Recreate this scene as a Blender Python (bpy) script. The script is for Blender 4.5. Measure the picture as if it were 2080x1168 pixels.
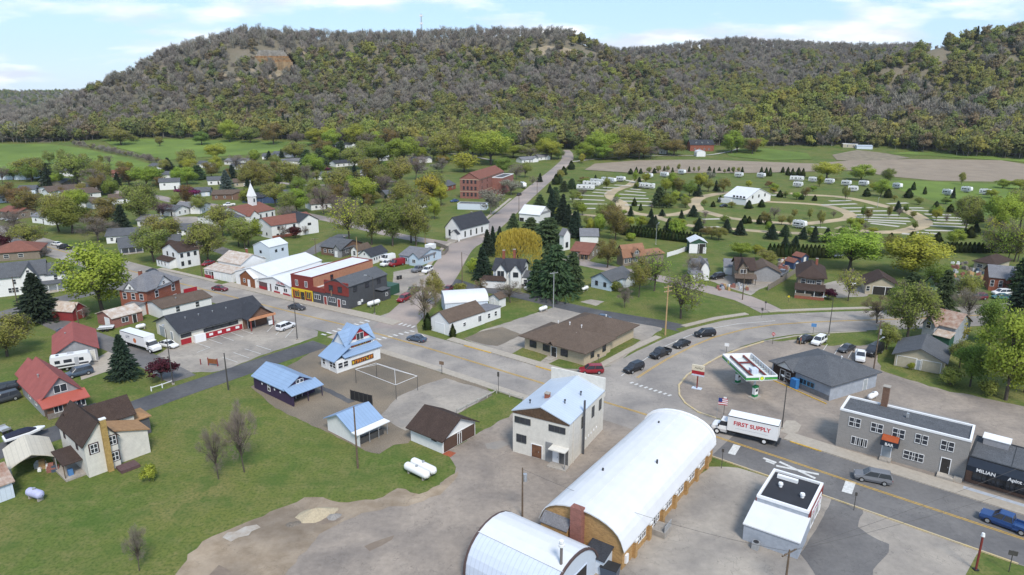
import bpy, bmesh, math, random
import numpy as np
from mathutils import Vector, Matrix, noise
random.seed(7)
for o in list(bpy.data.objects): bpy.data.objects.remove(o)
S = bpy.context.scene
COL = S.collection
# ---------------------------------------------------------------- camera, sky, sun, exposure
HC = 53.0; F = 1390.0; CX, CY, YH = 1040.0, 584.0, 195.0
PIT = math.atan((CY-YH)/F); CP, SP = math.cos(PIT), math.sin(PIT)
cam = bpy.data.cameras.new('camera'); cam.lens = 36.0*F/2080; cam.sensor_width = 36.0
cam.clip_start = 0.5; cam.clip_end = 20000
camo = bpy.data.objects.new('camera', cam); COL.objects.link(camo)
camo.location = (0, 0, HC); camo.rotation_euler = (math.pi/2-PIT, 0, 0)
S.camera = camo
SUN_EL, SUN_AZ = math.radians(50), math.radians(162)   # azimuth clockwise from +Y
W = bpy.data.worlds.new('World'); S.world = W; W.use_nodes = True
nt = W.node_tree; nt.nodes.clear()
def N(t, **k):
    n = nt.nodes.new(t)
    for a, b in k.items(): setattr(n, a, b)
    return n
sky = N('ShaderNodeTexSky', sky_type='NISHITA', sun_disc=False, sun_elevation=SUN_EL, sun_rotation=SUN_AZ, air_density=1.0, dust_density=0.4, ozone_density=1.6)
tc = N('ShaderNodeTexCoord'); sep = N('ShaderNodeSeparateXYZ'); nt.links.new(tc.outputs['Generated'], sep.inputs[0])
zz = N('ShaderNodeMath', operation='MAXIMUM'); zz.inputs[1].default_value = 0.0; nt.links.new(sep.outputs['Z'], zz.inputs[0])
za = N('ShaderNodeMath', operation='ADD'); za.inputs[1].default_value = 0.22; nt.links.new(zz.outputs[0], za.inputs[0])
dv = N('ShaderNodeVectorMath', operation='DIVIDE'); cb = N('ShaderNodeCombineXYZ')
for i in range(3): nt.links.new(za.outputs[0], cb.inputs[i])
nt.links.new(tc.outputs['Generated'], dv.inputs[0]); nt.links.new(cb.outputs[0], dv.inputs[1])
ns = N('ShaderNodeTexNoise'); ns.inputs['Scale'].default_value = 1.5; ns.inputs['Detail'].default_value = 9; ns.inputs['Roughness'].default_value = 0.55
mp = N('ShaderNodeMapping'); mp.inputs['Location'].default_value = (2.6, 0.35, 0.0); mp.inputs['Scale'].default_value = (0.8, 1.0, 0.0)
nt.links.new(dv.outputs[0], mp.inputs[0]); nt.links.new(mp.outputs[0], ns.inputs['Vector'])
rp = N('ShaderNodeValToRGB'); rp.color_ramp.elements[0].position = 0.52; rp.color_ramp.elements[1].position = 0.64
nt.links.new(ns.outputs['Fac'], rp.inputs[0])
ns2 = N('ShaderNodeTexNoise'); ns2.inputs['Scale'].default_value = 3.5; ns2.inputs['Detail'].default_value = 6; nt.links.new(mp.outputs[0], ns2.inputs['Vector'])
cr = N('ShaderNodeValToRGB'); cr.color_ramp.elements[0].position = 0.38; cr.color_ramp.elements[0].color = (4.6, 5.0, 5.8, 1); cr.color_ramp.elements[1].position = 0.62; cr.color_ramp.elements[1].color = (7.4, 7.4, 7.4, 1)
nt.links.new(ns2.outputs['Fac'], cr.inputs[0])
base = N('ShaderNodeMixRGB'); base.inputs[0].default_value = 0.65; base.inputs[2].default_value = (2.7, 4.2, 6.4, 1)   # thin high haze over the blue
nt.links.new(sky.outputs[0], base.inputs[1])
mx = N('ShaderNodeMixRGB'); nt.links.new(rp.outputs[0], mx.inputs[0]); nt.links.new(base.outputs[0], mx.inputs[1]); nt.links.new(cr.outputs[0], mx.inputs[2])
bg = N('ShaderNodeBackground'); bg.inputs['Strength'].default_value = 0.10; nt.links.new(mx.outputs[0], bg.inputs['Color'])
wo = N('ShaderNodeOutputWorld'); nt.links.new(bg.outputs[0], wo.inputs['Surface'])
sl = bpy.data.lights.new('sun', 'SUN'); sl.energy = 2.2; sl.angle = math.radians(16); sl.color = (1.0, 0.945, 0.86)
so = bpy.data.objects.new('sun', sl); COL.objects.link(so)
so.rotation_euler = (math.pi/2-SUN_EL, 0, math.pi-SUN_AZ); so.location = (0, 0, 300)
S.view_settings.view_transform = 'Standard'; S.view_settings.look = 'None'; S.view_settings.gamma = 1
S.view_settings.exposure = 0.94
# ---------------------------------------------------------------- pixels to places (photograph is 2080 x 1168)
def fr(x0, y0, s): return lambda x, y: (x0+x/s, y0+y/s)
A = fr(0, 450, 4); Bc = fr(0, 680, 3.244); C = fr(0, 240, 4); D = fr(400, 240, 4); E_ = fr(400, 460, 3.894); F_ = fr(820, 240, 3.894)
G = fr(820, 460, 3.65); H_ = fr(480, 640, 3.4346); I_ = fr(820, 720, 2.6077); J = fr(1280, 640, 3.4346); K = fr(1560, 600, 3.244)
L_ = fr(1400, 900, 3.0588); M_ = fr(1100, 440, 4); N_ = fr(1560, 480, 4); O_ = fr(1100, 280, 2.1224); Q3 = fr(1100, 330, 5.2); Q4 = fr(1480, 330, 3.467); Q8 = fr(0, 840, 5.31)
PX = lambda u, v: (u, v)
def ray(u, v):
    k = (CY-v)/F
    return (u-CX)/F/(CP+k*SP), (-SP+k*CP)/(CP+k*SP)      # x and z per metre of forward distance
def smooth(t):
    t = min(1.0, max(0.0, t)); return t*t*(3-2*t)
def interp(tab, x):
    if x <= tab[0][0]: return tab[0][1]
    for (a, b), (c, d) in zip(tab, tab[1:]):
        if x <= c: return b+(d-b)*(x-a)/(c-a)
    return tab[-1][1]
def ramp(y):
    t = y-470
    return 0.0 if t <= 0 else (0.06*t*t/160 if t < 80 else 0.06*(t-40))
FOOT_V = [(-700, 296), (-300, 292), (0, 289), (150, 290), (250, 283), (400, 281), (640, 286), (800, 290), (1000, 304), (1150, 303), (1300, 308), (1450, 296), (1600, 297), (1750, 300), (1900, 316), (2080, 326), (2500, 338)]
RIDGE_A = [(-700, 275), (-300, 272), (0, 264), (100, 250), (200, 216), (260, 186), (330, 156), (380, 124), (440, 104), (520, 84), (560, 75), (640, 80), (760, 86), (860, 82), (960, 76), (1020, 78), (1100, 76), (1150, 78), (1190, 98), (1230, 120), (1290, 150), (1350, 186), (1420, 228), (1480, 275), (2700, 300)]
DIST_A = [(-700, 740), (0, 740), (200, 820), (400, 900), (700, 960), (1150, 980), (1250, 930), (1350, 850), (1480, 720), (2700, 700)]
RIDGE_E = [(1000, 130), (1120, 112), (1190, 104), (1240, 112), (1290, 109), (1340, 104), (1400, 96), (1460, 90), (1500, 94), (1600, 100), (1700, 104), (1760, 103), (1900, 98), (2080, 95), (2700, 100)]
DIST_E = [(1000, 1330), (2700, 1330)]
RIDGE_B = [(1425, 300), (1440, 268), (1500, 240), (1560, 210), (1620, 184), (1700, 153), (1780, 118), (1830, 94), (1880, 84), (1950, 74), (2020, 60), (2080, 48), (2300, 24), (2700, 40)]
DIST_B = [(1425, 650), (1500, 700), (1700, 760), (1850, 800), (2080, 800), (2700, 800)]
RIDGE_C = [(-700, 186), (-300, 189), (0, 186), (50, 189), (120, 193), (200, 190), (260, 196), (330, 230)]
RIDGE_D = [(-700, 180), (-300, 190), (0, 203), (60, 216), (110, 237), (150, 262)]
_foot = {}
def foot_y(u):
    k = round(u/4)
    if k not in _foot:
        m = ray(CX, interp(FOOT_V, k*4))[1]; y = 480.0
        while HC+m*y > ramp(y) and y < 1500: y += 2
        _foot[k] = y
    return _foot[k]
def ridge_h(v, d): return HC+ray(CX, v)[1]*d
def terrain(x, y):
    if y < 470: return 0.0
    u = CX+F*CP*x/y
    u = max(-700, min(2700, u))
    z = ramp(min(y, 760)); fy = foot_y(u)
    if y > fy:
        b0 = ramp(fy)
        gul = 1+0.55*noise.noise((u*0.011, y*0.004, 3.3))+0.22*noise.noise((u*0.03, y*0.012, 1.3))
        def hill(tab, dist):
            dr = interp(dist, u); hr = ridge_h(interp(tab, u), dr)
            if hr <= b0: return b0
            t = (y-fy)/max(30, dr-fy)
            if t < 1: return b0+(hr-b0)*min(1.0, (0.45*t+0.55*t*t))*(1+(gul-1)*4*t*(1-t)*0.6)
            return hr-0.10*(y-dr)
        z = max(b0, hill(RIDGE_A, DIST_A))
        if u > 1000: z = max(z, hill(RIDGE_E, DIST_E))
        if u > 1425: z = max(z, hill(RIDGE_B, DIST_B))
        if u < 330:
            z = max(z, ridge_h(interp(RIDGE_C, u), 2600)*math.exp(-((y-2600)/700)**2))
            if u < 150: z = max(z, ridge_h(interp(RIDGE_D, u), 1300)*math.exp(-((y-1300)/260)**2))
    return z
def P(u, v):
    a, m = ray(u, v); y = 30.0
    if m < 0 and -HC/m < 470: y = -HC/m; return Vector((a*y, y, 0))
    y = 460.0
    while y < 3000 and HC+m*y > terrain(a*y, y): y += 3.0
    return Vector((a*y, y, terrain(a*y, y)))
def Pz(u, v, z):
    a, m = ray(u, v); y = (z-HC)/m; return Vector((a*y, y, 0))
def hz(p, v):
    return HC+p.y*ray(CX, v)[1]-p.z
# ---------------------------------------------------------------- materials
MATS = {}
def mat(name, col, rough=0.8, var=0.12, scale=1.5, bump=0.0, col2=None, metal=0.0, kind=None, rnd=0.0, spec=0.3, s2=None):
    if name in MATS: return MATS[name]
    m = bpy.data.materials.new(name); m.use_nodes = True; t = m.node_tree; b = t.nodes['Principled BSDF']
    def n(ty, **k):
        q = t.nodes.new(ty)
        for a, c in k.items(): setattr(q, a, c)
        return q
    b.inputs['Roughness'].default_value = rough; b.inputs['Metallic'].default_value = metal
    b.inputs['Specular IOR Level'].default_value = spec
    co = n('ShaderNodeTexCoord'); src = co.outputs['Object']
    c2 = col2 or tuple(max(0, c*(1-2*var)) for c in col)
    nz = n('ShaderNodeTexNoise'); nz.inputs['Scale'].default_value = scale; nz.inputs['Detail'].default_value = 8; nz.inputs['Roughness'].default_value = 0.65
    t.links.new(src, nz.inputs['Vector'])
    rp = n('ShaderNodeValToRGB'); rp.color_ramp.elements[0].position = 0.32; rp.color_ramp.elements[1].position = 0.68
    rp.color_ramp.elements[0].color = (*c2, 1); rp.color_ramp.elements[1].color = (*col, 1)
    t.links.new(nz.outputs['Fac'], rp.inputs[0]); out = rp.outputs[0]
    def mixc(fac, other, blend='MIX'):
        q = n('ShaderNodeMixRGB', blend_type=blend); nonlocal out
        if isinstance(fac, float): q.inputs[0].default_value = fac
        else: t.links.new(fac, q.inputs[0])
        t.links.new(out, q.inputs[1])
        if isinstance(other, tuple): q.inputs[2].default_value = (*other, 1)
        else: t.links.new(other, q.inputs[2])
        out = q.outputs[0]
    hsrc = nz.outputs['Fac']
    def uv():
        sp = n('ShaderNodeSeparateXYZ'); t.links.new(src, sp.inputs[0])
        ad = n('ShaderNodeMath', operation='ADD'); t.links.new(sp.outputs[0], ad.inputs[0]); t.links.new(sp.outputs[1], ad.inputs[1])
        cbx = n('ShaderNodeCombineXYZ'); t.links.new(ad.outputs[0], cbx.inputs[0]); t.links.new(sp.outputs[2], cbx.inputs[1]); return cbx.outputs[0], sp
    if kind == 'brick':
        v, sp = uv(); br = n('ShaderNodeTexBrick'); br.inputs['Scale'].default_value = 1.0; br.inputs['Brick Width'].default_value = 0.42; br.inputs['Row Height'].default_value = 0.15; br.inputs['Mortar Size'].default_value = 0.012
        br.inputs['Color1'].default_value = (*col, 1); br.inputs['Color2'].default_value = (*c2, 1); br.inputs['Mortar'].default_value = (*[min(1, x*1.1+0.05) for x in col], 1)
        t.links.new(v, br.inputs['Vector']); mixc(0.75, br.outputs['Color'])
    if kind in ('siding', 'ribs', 'ribsy'):
        sp = n('ShaderNodeSeparateXYZ'); t.links.new(src, sp.inputs[0])
        mu = n('ShaderNodeMath', operation='MULTIPLY'); mu.inputs[1].default_value = 1/0.22 if kind == 'siding' else 1/0.6
        t.links.new(sp.outputs[{'siding': 2, 'ribs': 0, 'ribsy': 1}[kind]], mu.inputs[0])
        fc = n('ShaderNodeMath', operation='FRACT'); t.links.new(mu.outputs[0], fc.inputs[0])
        gt = n('ShaderNodeMath', operation='LESS_THAN'); gt.inputs[1].default_value = 0.14; t.links.new(fc.outputs[0], gt.inputs[0])
        ml = n('ShaderNodeMath', operation='MULTIPLY'); ml.inputs[1].default_value = 0.35; t.links.new(gt.outputs[0], ml.inputs[0])
        mixc(ml.outputs[0], tuple(c*0.55 for c in col))
    if kind == 'shingle':
        v, sp = uv(); n2 = n('ShaderNodeTexNoise'); n2.inputs['Scale'].default_value = 9; n2.inputs['Detail'].default_value = 3
        t.links.new(src, n2.inputs['Vector']); r2 = n('ShaderNodeValToRGB'); r2.color_ramp.elements[0].position = .35; r2.color_ramp.elements[1].position = .65
        r2.color_ramp.elements[0].color = (.62, .62, .62, 1); r2.color_ramp.elements[1].color = (1.1, 1.1, 1.1, 1); t.links.new(n2.outputs['Fac'], r2.inputs[0]); mixc(1.0, r2.outputs[0], 'MULTIPLY')
    if kind == 'ground' or s2:
        n2 = n('ShaderNodeTexNoise'); n2.inputs['Scale'].default_value = s2 or 0.05; n2.inputs['Detail'].default_value = 5; t.links.new(src, n2.inputs['Vector'])
        r2 = n('ShaderNodeValToRGB'); r2.color_ramp.elements[0].position = .35; r2.color_ramp.elements[1].position = .68
        r2.color_ramp.elements[0].color = (.72, .74, .74, 1); r2.color_ramp.elements[1].color = (1.18, 1.14, 1.05, 1); t.links.new(n2.outputs['Fac'], r2.inputs[0]); mixc(1.0, r2.outputs[0], 'MULTIPLY')
    if kind == 'lawn':
        for sc_, p0_, p1_, c_, a_ in ((.035, .40, .60, (.15, .15, .042), .75), (.10, .47, .63, (.195, .165, .065), .7), (.5, .48, .68, (.18, .165, .065), .7), (2.4, .44, .66, (.042, .075, .016), .75), (.2, .50, .64, (.055, .10, .02), .7)):
            n2 = n('ShaderNodeTexNoise'); n2.inputs['Scale'].default_value = sc_; n2.inputs['Detail'].default_value = 6; n2.inputs['Roughness'].default_value = .62; t.links.new(src, n2.inputs['Vector']); mr_ = n('ShaderNodeMapRange'); mr_.inputs[1].default_value = p0_; mr_.inputs[2].default_value = p1_; mr_.inputs[4].default_value = a_; t.links.new(n2.outputs['Fac'], mr_.inputs[0]); mixc(mr_.outputs[0], c_)
    if kind == 'paved':
        n2 = n('ShaderNodeTexNoise'); n2.inputs['Scale'].default_value = 0.12; n2.inputs['Detail'].default_value = 7; n2.inputs['Distortion'].default_value = 0.6; t.links.new(src, n2.inputs['Vector'])
        r2 = n('ShaderNodeValToRGB'); r2.color_ramp.elements[0].position = .33; r2.color_ramp.elements[1].position = .66
        r2.color_ramp.elements[0].color = (.70, .70, .72, 1); r2.color_ramp.elements[1].color = (1.10, 1.08, 1.05, 1); t.links.new(n2.outputs['Fac'], r2.inputs[0]); mixc(1.0, r2.outputs[0], 'MULTIPLY')
        vo = n('ShaderNodeTexVoronoi', feature='DISTANCE_TO_EDGE'); vo.inputs['Scale'].default_value = 0.13
        nd = n('ShaderNodeTexNoise'); nd.inputs['Scale'].default_value = 0.5; nd.inputs['Detail'].default_value = 4; t.links.new(src, nd.inputs['Vector'])
        ms = n('ShaderNodeMixRGB'); ms.inputs[0].default_value = 0.93; va = n('ShaderNodeVectorMath', operation='SCALE'); va.inputs['Scale'].default_value = 9
        t.links.new(nd.outputs['Color'], va.inputs[0]); av = n('ShaderNodeVectorMath', operation='ADD'); t.links.new(va.outputs[0], av.inputs[0]); t.links.new(src, av.inputs[1]); t.links.new(av.outputs[0], vo.inputs['Vector'])
        lt = n('ShaderNodeMath', operation='LESS_THAN'); lt.inputs[1].default_value = 0.006; t.links.new(vo.outputs['Distance'], lt.inputs[0])
        ml = n('ShaderNodeMath', operation='MULTIPLY'); ml.inputs[1].default_value = 0.45; t.links.new(lt.outputs[0], ml.inputs[0]); mixc(ml.outputs[0], tuple(c*0.35 for c in col))
    if kind == 'tilled':
        wv = n('ShaderNodeTexWave'); wv.inputs['Scale'].default_value = 0.22; wv.inputs['Distortion'].default_value = 1.5; wv.bands_direction = 'Y'; t.links.new(src, wv.inputs['Vector']); mixc(0.22, wv.outputs['Color'], 'MULTIPLY')
    if rnd:
        oi = n('ShaderNodeObjectInfo'); hs = n('ShaderNodeHueSaturation'); mr = n('ShaderNodeMapRange')
        mr.inputs[3].default_value = 1-rnd; mr.inputs[4].default_value = 1+rnd; t.links.new(oi.outputs['Random'], mr.inputs[0]); t.links.new(mr.outputs[0], hs.inputs['Value'])
        m2 = n('ShaderNodeMath', operation='MULTIPLY_ADD'); m2.inputs[1].default_value = 0.06; m2.inputs[2].default_value = 0.47
        mm = n('ShaderNodeMath', operation='FRACT'); m3 = n('ShaderNodeMath', operation='MULTIPLY'); m3.inputs[1].default_value = 7.31
        t.links.new(oi.outputs['Random'], m3.inputs[0]); t.links.new(m3.outputs[0], mm.inputs[0]); t.links.new(mm.outputs[0], m2.inputs[0]); t.links.new(m2.outputs[0], hs.inputs['Hue'])
        t.links.new(out, hs.inputs['Color']); out = hs.outputs[0]
    t.links.new(out, b.inputs['Base Color'])
    if kind == 'leaf':
        tr = n('ShaderNodeBsdfTranslucent'); t.links.new(out, tr.inputs['Color']); mxs = n('ShaderNodeMixShader'); mxs.inputs[0].default_value = 0.45
        t.links.new(b.outputs[0], mxs.inputs[1]); t.links.new(tr.outputs[0], mxs.inputs[2]); t.links.new(mxs.outputs[0], t.nodes['Material Output'].inputs['Surface'])
    if bump:
        bp = n('ShaderNodeBump'); bp.inputs['Strength'].default_value = bump; bp.inputs['Distance'].default_value = 0.05; t.links.new(hsrc, bp.inputs['Height']); t.links.new(bp.outputs[0], b.inputs['Normal'])
    MATS[name] = m; return m
glass = mat('window_glass', (.035, .04, .05), rough=.12, var=.1, spec=.6)
white = mat('white_paint', (.72, .72, .72), rough=.55, var=.05, scale=.6)
dark = mat('dark_metal', (.03, .03, .032), rough=.5)
black = mat('black_rubber', (.015, .015, .016), rough=.8)
steel = mat('galvanised_steel', (.42, .43, .44), rough=.4, metal=.4)
wood = mat('weathered_pole_wood', (.16, .115, .08), rough=.9, scale=4, var=.25)
treated = mat('new_timber', (.42, .28, .14), rough=.8, scale=4)
concrete = mat('concrete', (.40, .365, .32), rough=.9, var=.1, scale=2, kind='paved')
yellow = mat('yellow_road_paint', (.62, .38, .06), rough=.7, scale=3, var=.2)
whitep = mat('white_road_paint', (.62, .61, .58), rough=.7, scale=3, var=.18)
# ---------------------------------------------------------------- mesh helpers
def mesh(name, v, f, m=None, smooth_=False):
    me = bpy.data.meshes.new(name); me.from_pydata([tuple(p) for p in v], [], [tuple(q) for q in f]); me.update()
    ms = m if isinstance(m, (list, tuple)) else [m]
    for q in ms:
        if q: me.materials.append(q)
    if smooth_:
        for p in me.polygons: p.use_smooth = True
    return me
def obj(name, me, parent=None, loc=None, rot=None, **props):
    o = bpy.data.objects.new(name, me); COL.objects.link(o)
    if parent: o.parent = parent
    if loc is not None: o.location = loc
    if rot is not None: o.rotation_euler = (0, 0, rot) if not isinstance(rot, (tuple, list)) else rot
    for k, v in props.items(): o[k] = v
    return o
def thing(name, label, cat, loc, rot=0, group=None):
    o = obj(name, None, None, loc, rot); o.empty_display_size = 0.3; o['label'] = label; o['category'] = cat
    if group: o['group'] = group
    return o
def tag(o, label, cat, group=None):
    o['label'] = label; o['category'] = cat
    if group: o['group'] = group
    return o
class MB:
    def __init__(s): s.v = []; s.f = []
    def add(s, v, f):
        n = len(s.v); s.v += [tuple(p) for p in v]; s.f += [tuple(i+n for i in q) for q in f]; return s
    def box(s, x0, y0, z0, x1, y1, z1):
        return s.add([(x0, y0, z0), (x1, y0, z0), (x1, y1, z0), (x0, y1, z0), (x0, y0, z1), (x1, y0, z1), (x1, y1, z1), (x0, y1, z1)],
                     [(3, 2, 1, 0), (4, 5, 6, 7), (0, 1, 5, 4), (1, 2, 6, 5), (2, 3, 7, 6), (3, 0, 4, 7)])
    def tube(s, p, q, r0, r1=None, n=6, cap=True):
        p, q = Vector(p), Vector(q); r1 = r0 if r1 is None else r1; d = q-p
        if d.length < 1e-6: return s
        d.normalize(); a = d.cross(Vector((0, 0, 1)) if abs(d.z) < .9 else Vector((1, 0, 0))).normalized(); b = d.cross(a)
        v = []
        for c, r in ((p, r0), (q, r1)):
            for i in range(n):
                t = 2*math.pi*i/n; v.append(c+a*(r*math.cos(t))+b*(r*math.sin(t)))
        f = [(i, i+n, (i+1) % n+n, (i+1) % n) for i in range(n)]
        if cap: f += [tuple(range(n)), tuple(range(2*n-1, n-1, -1))]
        return s.add(v, f)
    def prism(s, prof, axis, a, b):
        """profile [(p,z)] extruded; axis 'x': p is y, runs x a..b ; axis 'y': p is x"""
        n = len(prof); v = []
        for t in (a, b):
            for p, z in prof: v.append((t, p, z) if axis == 'x' else (p, t, z))
        f = [(i, (i+1) % n, (i+1) % n+n, i+n) for i in range(n)] + [tuple(range(n-1, -1, -1)), tuple(range(n, 2*n))]
        if axis == 'y': f = [tuple(reversed(q)) for q in f]
        return s.add(v, f)
    def mesh(s, name, m, smooth_=False): return mesh(name, s.v, s.f, m, smooth_)
    def obj(s, name, m, parent=None, loc=None, rot=None, smooth_=False, **k): return obj(name, s.mesh(name, m, smooth_), parent, loc, rot, **k)
_txt = {}
def text_mesh(txt, size, m, bold=False):
    key = (txt, size, m.name)
    if key not in _txt:
        cu = bpy.data.curves.new('lettering', 'FONT'); cu.body = txt; cu.size = size; cu.align_x = 'CENTER'; cu.align_y = 'CENTER'; cu.extrude = 0.012
        if bold: cu.offset = size*0.02
        o = bpy.data.objects.new('lettering', cu); COL.objects.link(o)
        dg = bpy.context.evaluated_depsgraph_get(); me = bpy.data.meshes.new_from_object(o.evaluated_get(dg)); me.materials.clear(); me.materials.append(m)
        bpy.data.objects.remove(o); _txt[key] = me
    return _txt[key]

def strokes_mesh(w, h, mats, n, seed=1, slant=0.0):
    """illegible lettering: a row of upright strokes and bars in sign colours, spelling nothing"""
    r = random.Random(seed); v = []; f = []; mi = []
    for i in range(n):
        x0 = -w/2+w*i/n; cw = w/n; k = r.randrange(len(mats))
        for j in range(r.choice((2, 2, 3))):
            if j % 2 == 0: a, b, c, d = x0+cw*(.1+.3*j/2), x0+cw*(.3+.3*j/2), -h/2*r.uniform(.7, 1), h/2*r.uniform(.7, 1)
            else: z = r.uniform(-.3, .3)*h; a, b, c, d = x0+cw*.2, x0+cw*.85, z-h*.09, z+h*.09
            m = len(v); v += [(a, c, j*.002), (b, c, j*.002), (b+slant*h, d, j*.002), (a+slant*h, d, j*.002)]; f.append((m, m+1, m+2, m+3)); mi.append(k)
    me = mesh('faded_lettering', v, f, mats); me.polygons.foreach_set('material_index', mi); me.update(); return me
# ---------------------------------------------------------------- ground, hills, fields, roads
grassm = mat('lawn_grass', (.10, .138, .032), rough=.95, scale=.35, col2=(.072, .11, .025), kind='lawn', bump=.3, spec=.1)
meadowm = mat('meadow_grass', (.14, .20, .045), rough=.95, scale=.06, col2=(.115, .165, .04), kind='ground', s2=.02, spec=.1)
floorm = mat('wood_floor_litter', (.17, .145, .11), rough=.95, scale=.05, col2=(.13, .12, .08), spec=.1)
sandm = mat('bare_sandy_slope', (.30, .24, .17), rough=.95, scale=.15, col2=(.20, .17, .11), spec=.1)
roadm = mat('pale_worn_road', (.305, .278, .250), rough=.9, scale=1.5, var=.07, kind='paved', spec=.2)
asph = mat('grey_asphalt', (.165, .158, .154), rough=.9, scale=1.5, var=.1, kind='paved', spec=.2)
fresh = mat('dark_fresh_asphalt', (.105, .105, .11), rough=.9, scale=1.5, var=.12, kind='paved', spec=.2)
pink = mat('pinkish_chip_road', (.30, .255, .24), rough=.9, scale=1.2, var=.06, s2=.06, spec=.2)
tanlot = mat('tan_paved_lot', (.295, .252, .213), rough=.9, scale=1.2, var=.12, kind='paved', spec=.2)
conc = mat('pale_concrete_lot', (.33, .296, .256), rough=.9, scale=1.0, var=.10, kind='paved', spec=.2)
gravel = mat('brown_pea_gravel', (.245, .205, .165), rough=.95, scale=6, var=.25, s2=.1, bump=.5, spec=.1)
pathm = mat('tan_gravel_path', (.42, .34, .235), rough=.95, scale=2, var=.12, s2=.08, spec=.1)
padm = mat('pale_gravel_pad', (.46, .43, .38), rough=.95, scale=2, var=.1, spec=.1)
tillm = mat('tilled_soil', (.30, .245, .185), rough=.95, scale=.08, col2=(.235, .19, .145), kind='tilled', spec=.1)
walkm = mat('tan_sidewalk', (.37, .325, .27), rough=.9, scale=1.5, var=.1, spec=.2)
dirt = mat('bare_dirt', (.33, .27, .205), rough=.95, scale=.35, col2=(.22, .17, .12), kind='paved', spec=.1)
def ground_sheet():
    xs = sorted(set(list(np.arange(-420, 421, 30))+[s*k for s in (-1, 1) for k in (480, 560, 680, 840, 1050, 1400, 1900, 2600, 3600, 5000)]))
    v = []; f = []; mi = []
    # fan-shaped rows: every row runs along y, columns keep a constant bearing so hills stay crisp
    ts = list(np.arange(-1.6, 1.601, 0.02)); ys = [-400, -200, -60, 20, 60, 110, 200, 300, 400, 470]+list(np.arange(482, 1400, 12))+list(np.arange(1400, 3400, 70))+[3600, 4200, 5200, 7000]
    nx = len(ts)
    for y in ys:
        for t in ts:
            x = t*max(y, 500)
            v.append((x, y, terrain(x, y) if y > 60 else 0.0))
    for j in range(len(ys)-1):
        for i in range(nx-1):
            f.append((j*nx+i, j*nx+i+1, (j+1)*nx+i+1, (j+1)*nx+i))
            yc = (ys[j]+ys[j+1])/2; u = max(-700, min(2700, CX+F*CP*(ts[i]+.01)*max(yc, 500)/max(yc, 1)))
            mi.append(1 if yc > foot_y(u)+6 else 0)
    me = mesh('ground', v, f, [grassm, floorm], True)
    me.polygons.foreach_set('material_index', mi); me.update()
    return obj('ground', me, kind='structure')
ground_sheet()
_z = [0]
def zl(layer):
    _z[0] += 1; return layer*0.012+(_z[0] % 11)*0.001
ROUGH = {'stain_pale', 'stain_grey', 'stain_dark', 'grey_asphalt', 'bare_dirt', 'pale_concrete_lot', 'tan_paved_lot', 'brown_pea_gravel', 'tilled_soil', 'meadow_grass', 'bare_sandy_slope', 'dark_fresh_asphalt'}
def ragged(q, amp=.35):
    out = []
    for i, p in enumerate(q):
        r = q[(i+1) % len(q)]; n = max(1, min(40, int((r-p).length/1.1))); d = (r-p).normalized(); nr = Vector((-d.y, d.x, 0))
        for k in range(n):
            w = p.lerp(r, k/n); out.append(w+nr*(amp*noise.noise((w.x*.35, w.y*.35, 4.0))+amp*.6*noise.noise((w.x*1.3, w.y*1.3, 9.0)))*(1 if k else .3))
    return out
def patch(name, m, pts, layer=1, px=True, label=None, lift=.25):
    q = [P(*p) for p in pts] if px else [Vector((p[0], p[1], 0)) for p in pts]
    if m.name in ROUGH: q = ragged(q, .8 if m.name in ('bare_dirt', 'tan_paved_lot') else .35)
    z = zl(layer); far = max(p.y for p in q) > 465
    bm = bmesh.new(); fc = bm.faces.new([bm.verts.new((p.x, p.y, 0)) for p in q]); bm.normal_update()
    if fc.normal.z < 0: fc.normal_flip()
    bmesh.ops.triangulate(bm, faces=bm.faces[:])
    if far:
        for ax in (0, 1):
            lo = min(p[ax] for p in q); hi = max(p[ax] for p in q); c = lo
            while c < hi:
                no = (1, 0, 0) if ax == 0 else (0, 1, 0); co = (c, 0, 0) if ax == 0 else (0, c, 0)
                bmesh.ops.bisect_plane(bm, geom=bm.verts[:]+bm.edges[:]+bm.faces[:], plane_co=co, plane_no=no); c += 14
        for w in bm.verts: w.co.z = terrain(w.co.x, w.co.y)+lift*min(1, max(0, (w.co.y-440)/40))+z
    else:
        for w in bm.verts: w.co.z = z
    me = bpy.data.meshes.new(name); bm.to_mesh(me); bm.free(); me.materials.append(m)
    return obj(name, me, kind='structure')
def densify(pts, step=6):
    out = []
    n = len(pts)
    for i in range(n-1):
        p0 = pts[max(0, i-1)]; p1 = pts[i]; p2 = pts[i+1]; p3 = pts[min(n-1, i+2)]
        k = max(1, int((p2-p1).length/step))
        for j in range(k):
            t = j/k
            out.append(0.5*((2*p1)+(p2-p0)*t+(2*p0-5*p1+4*p2-p3)*t*t+(3*p1-p0-3*p2+p3)*t**3))
    out.append(pts[-1]); return out
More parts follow.
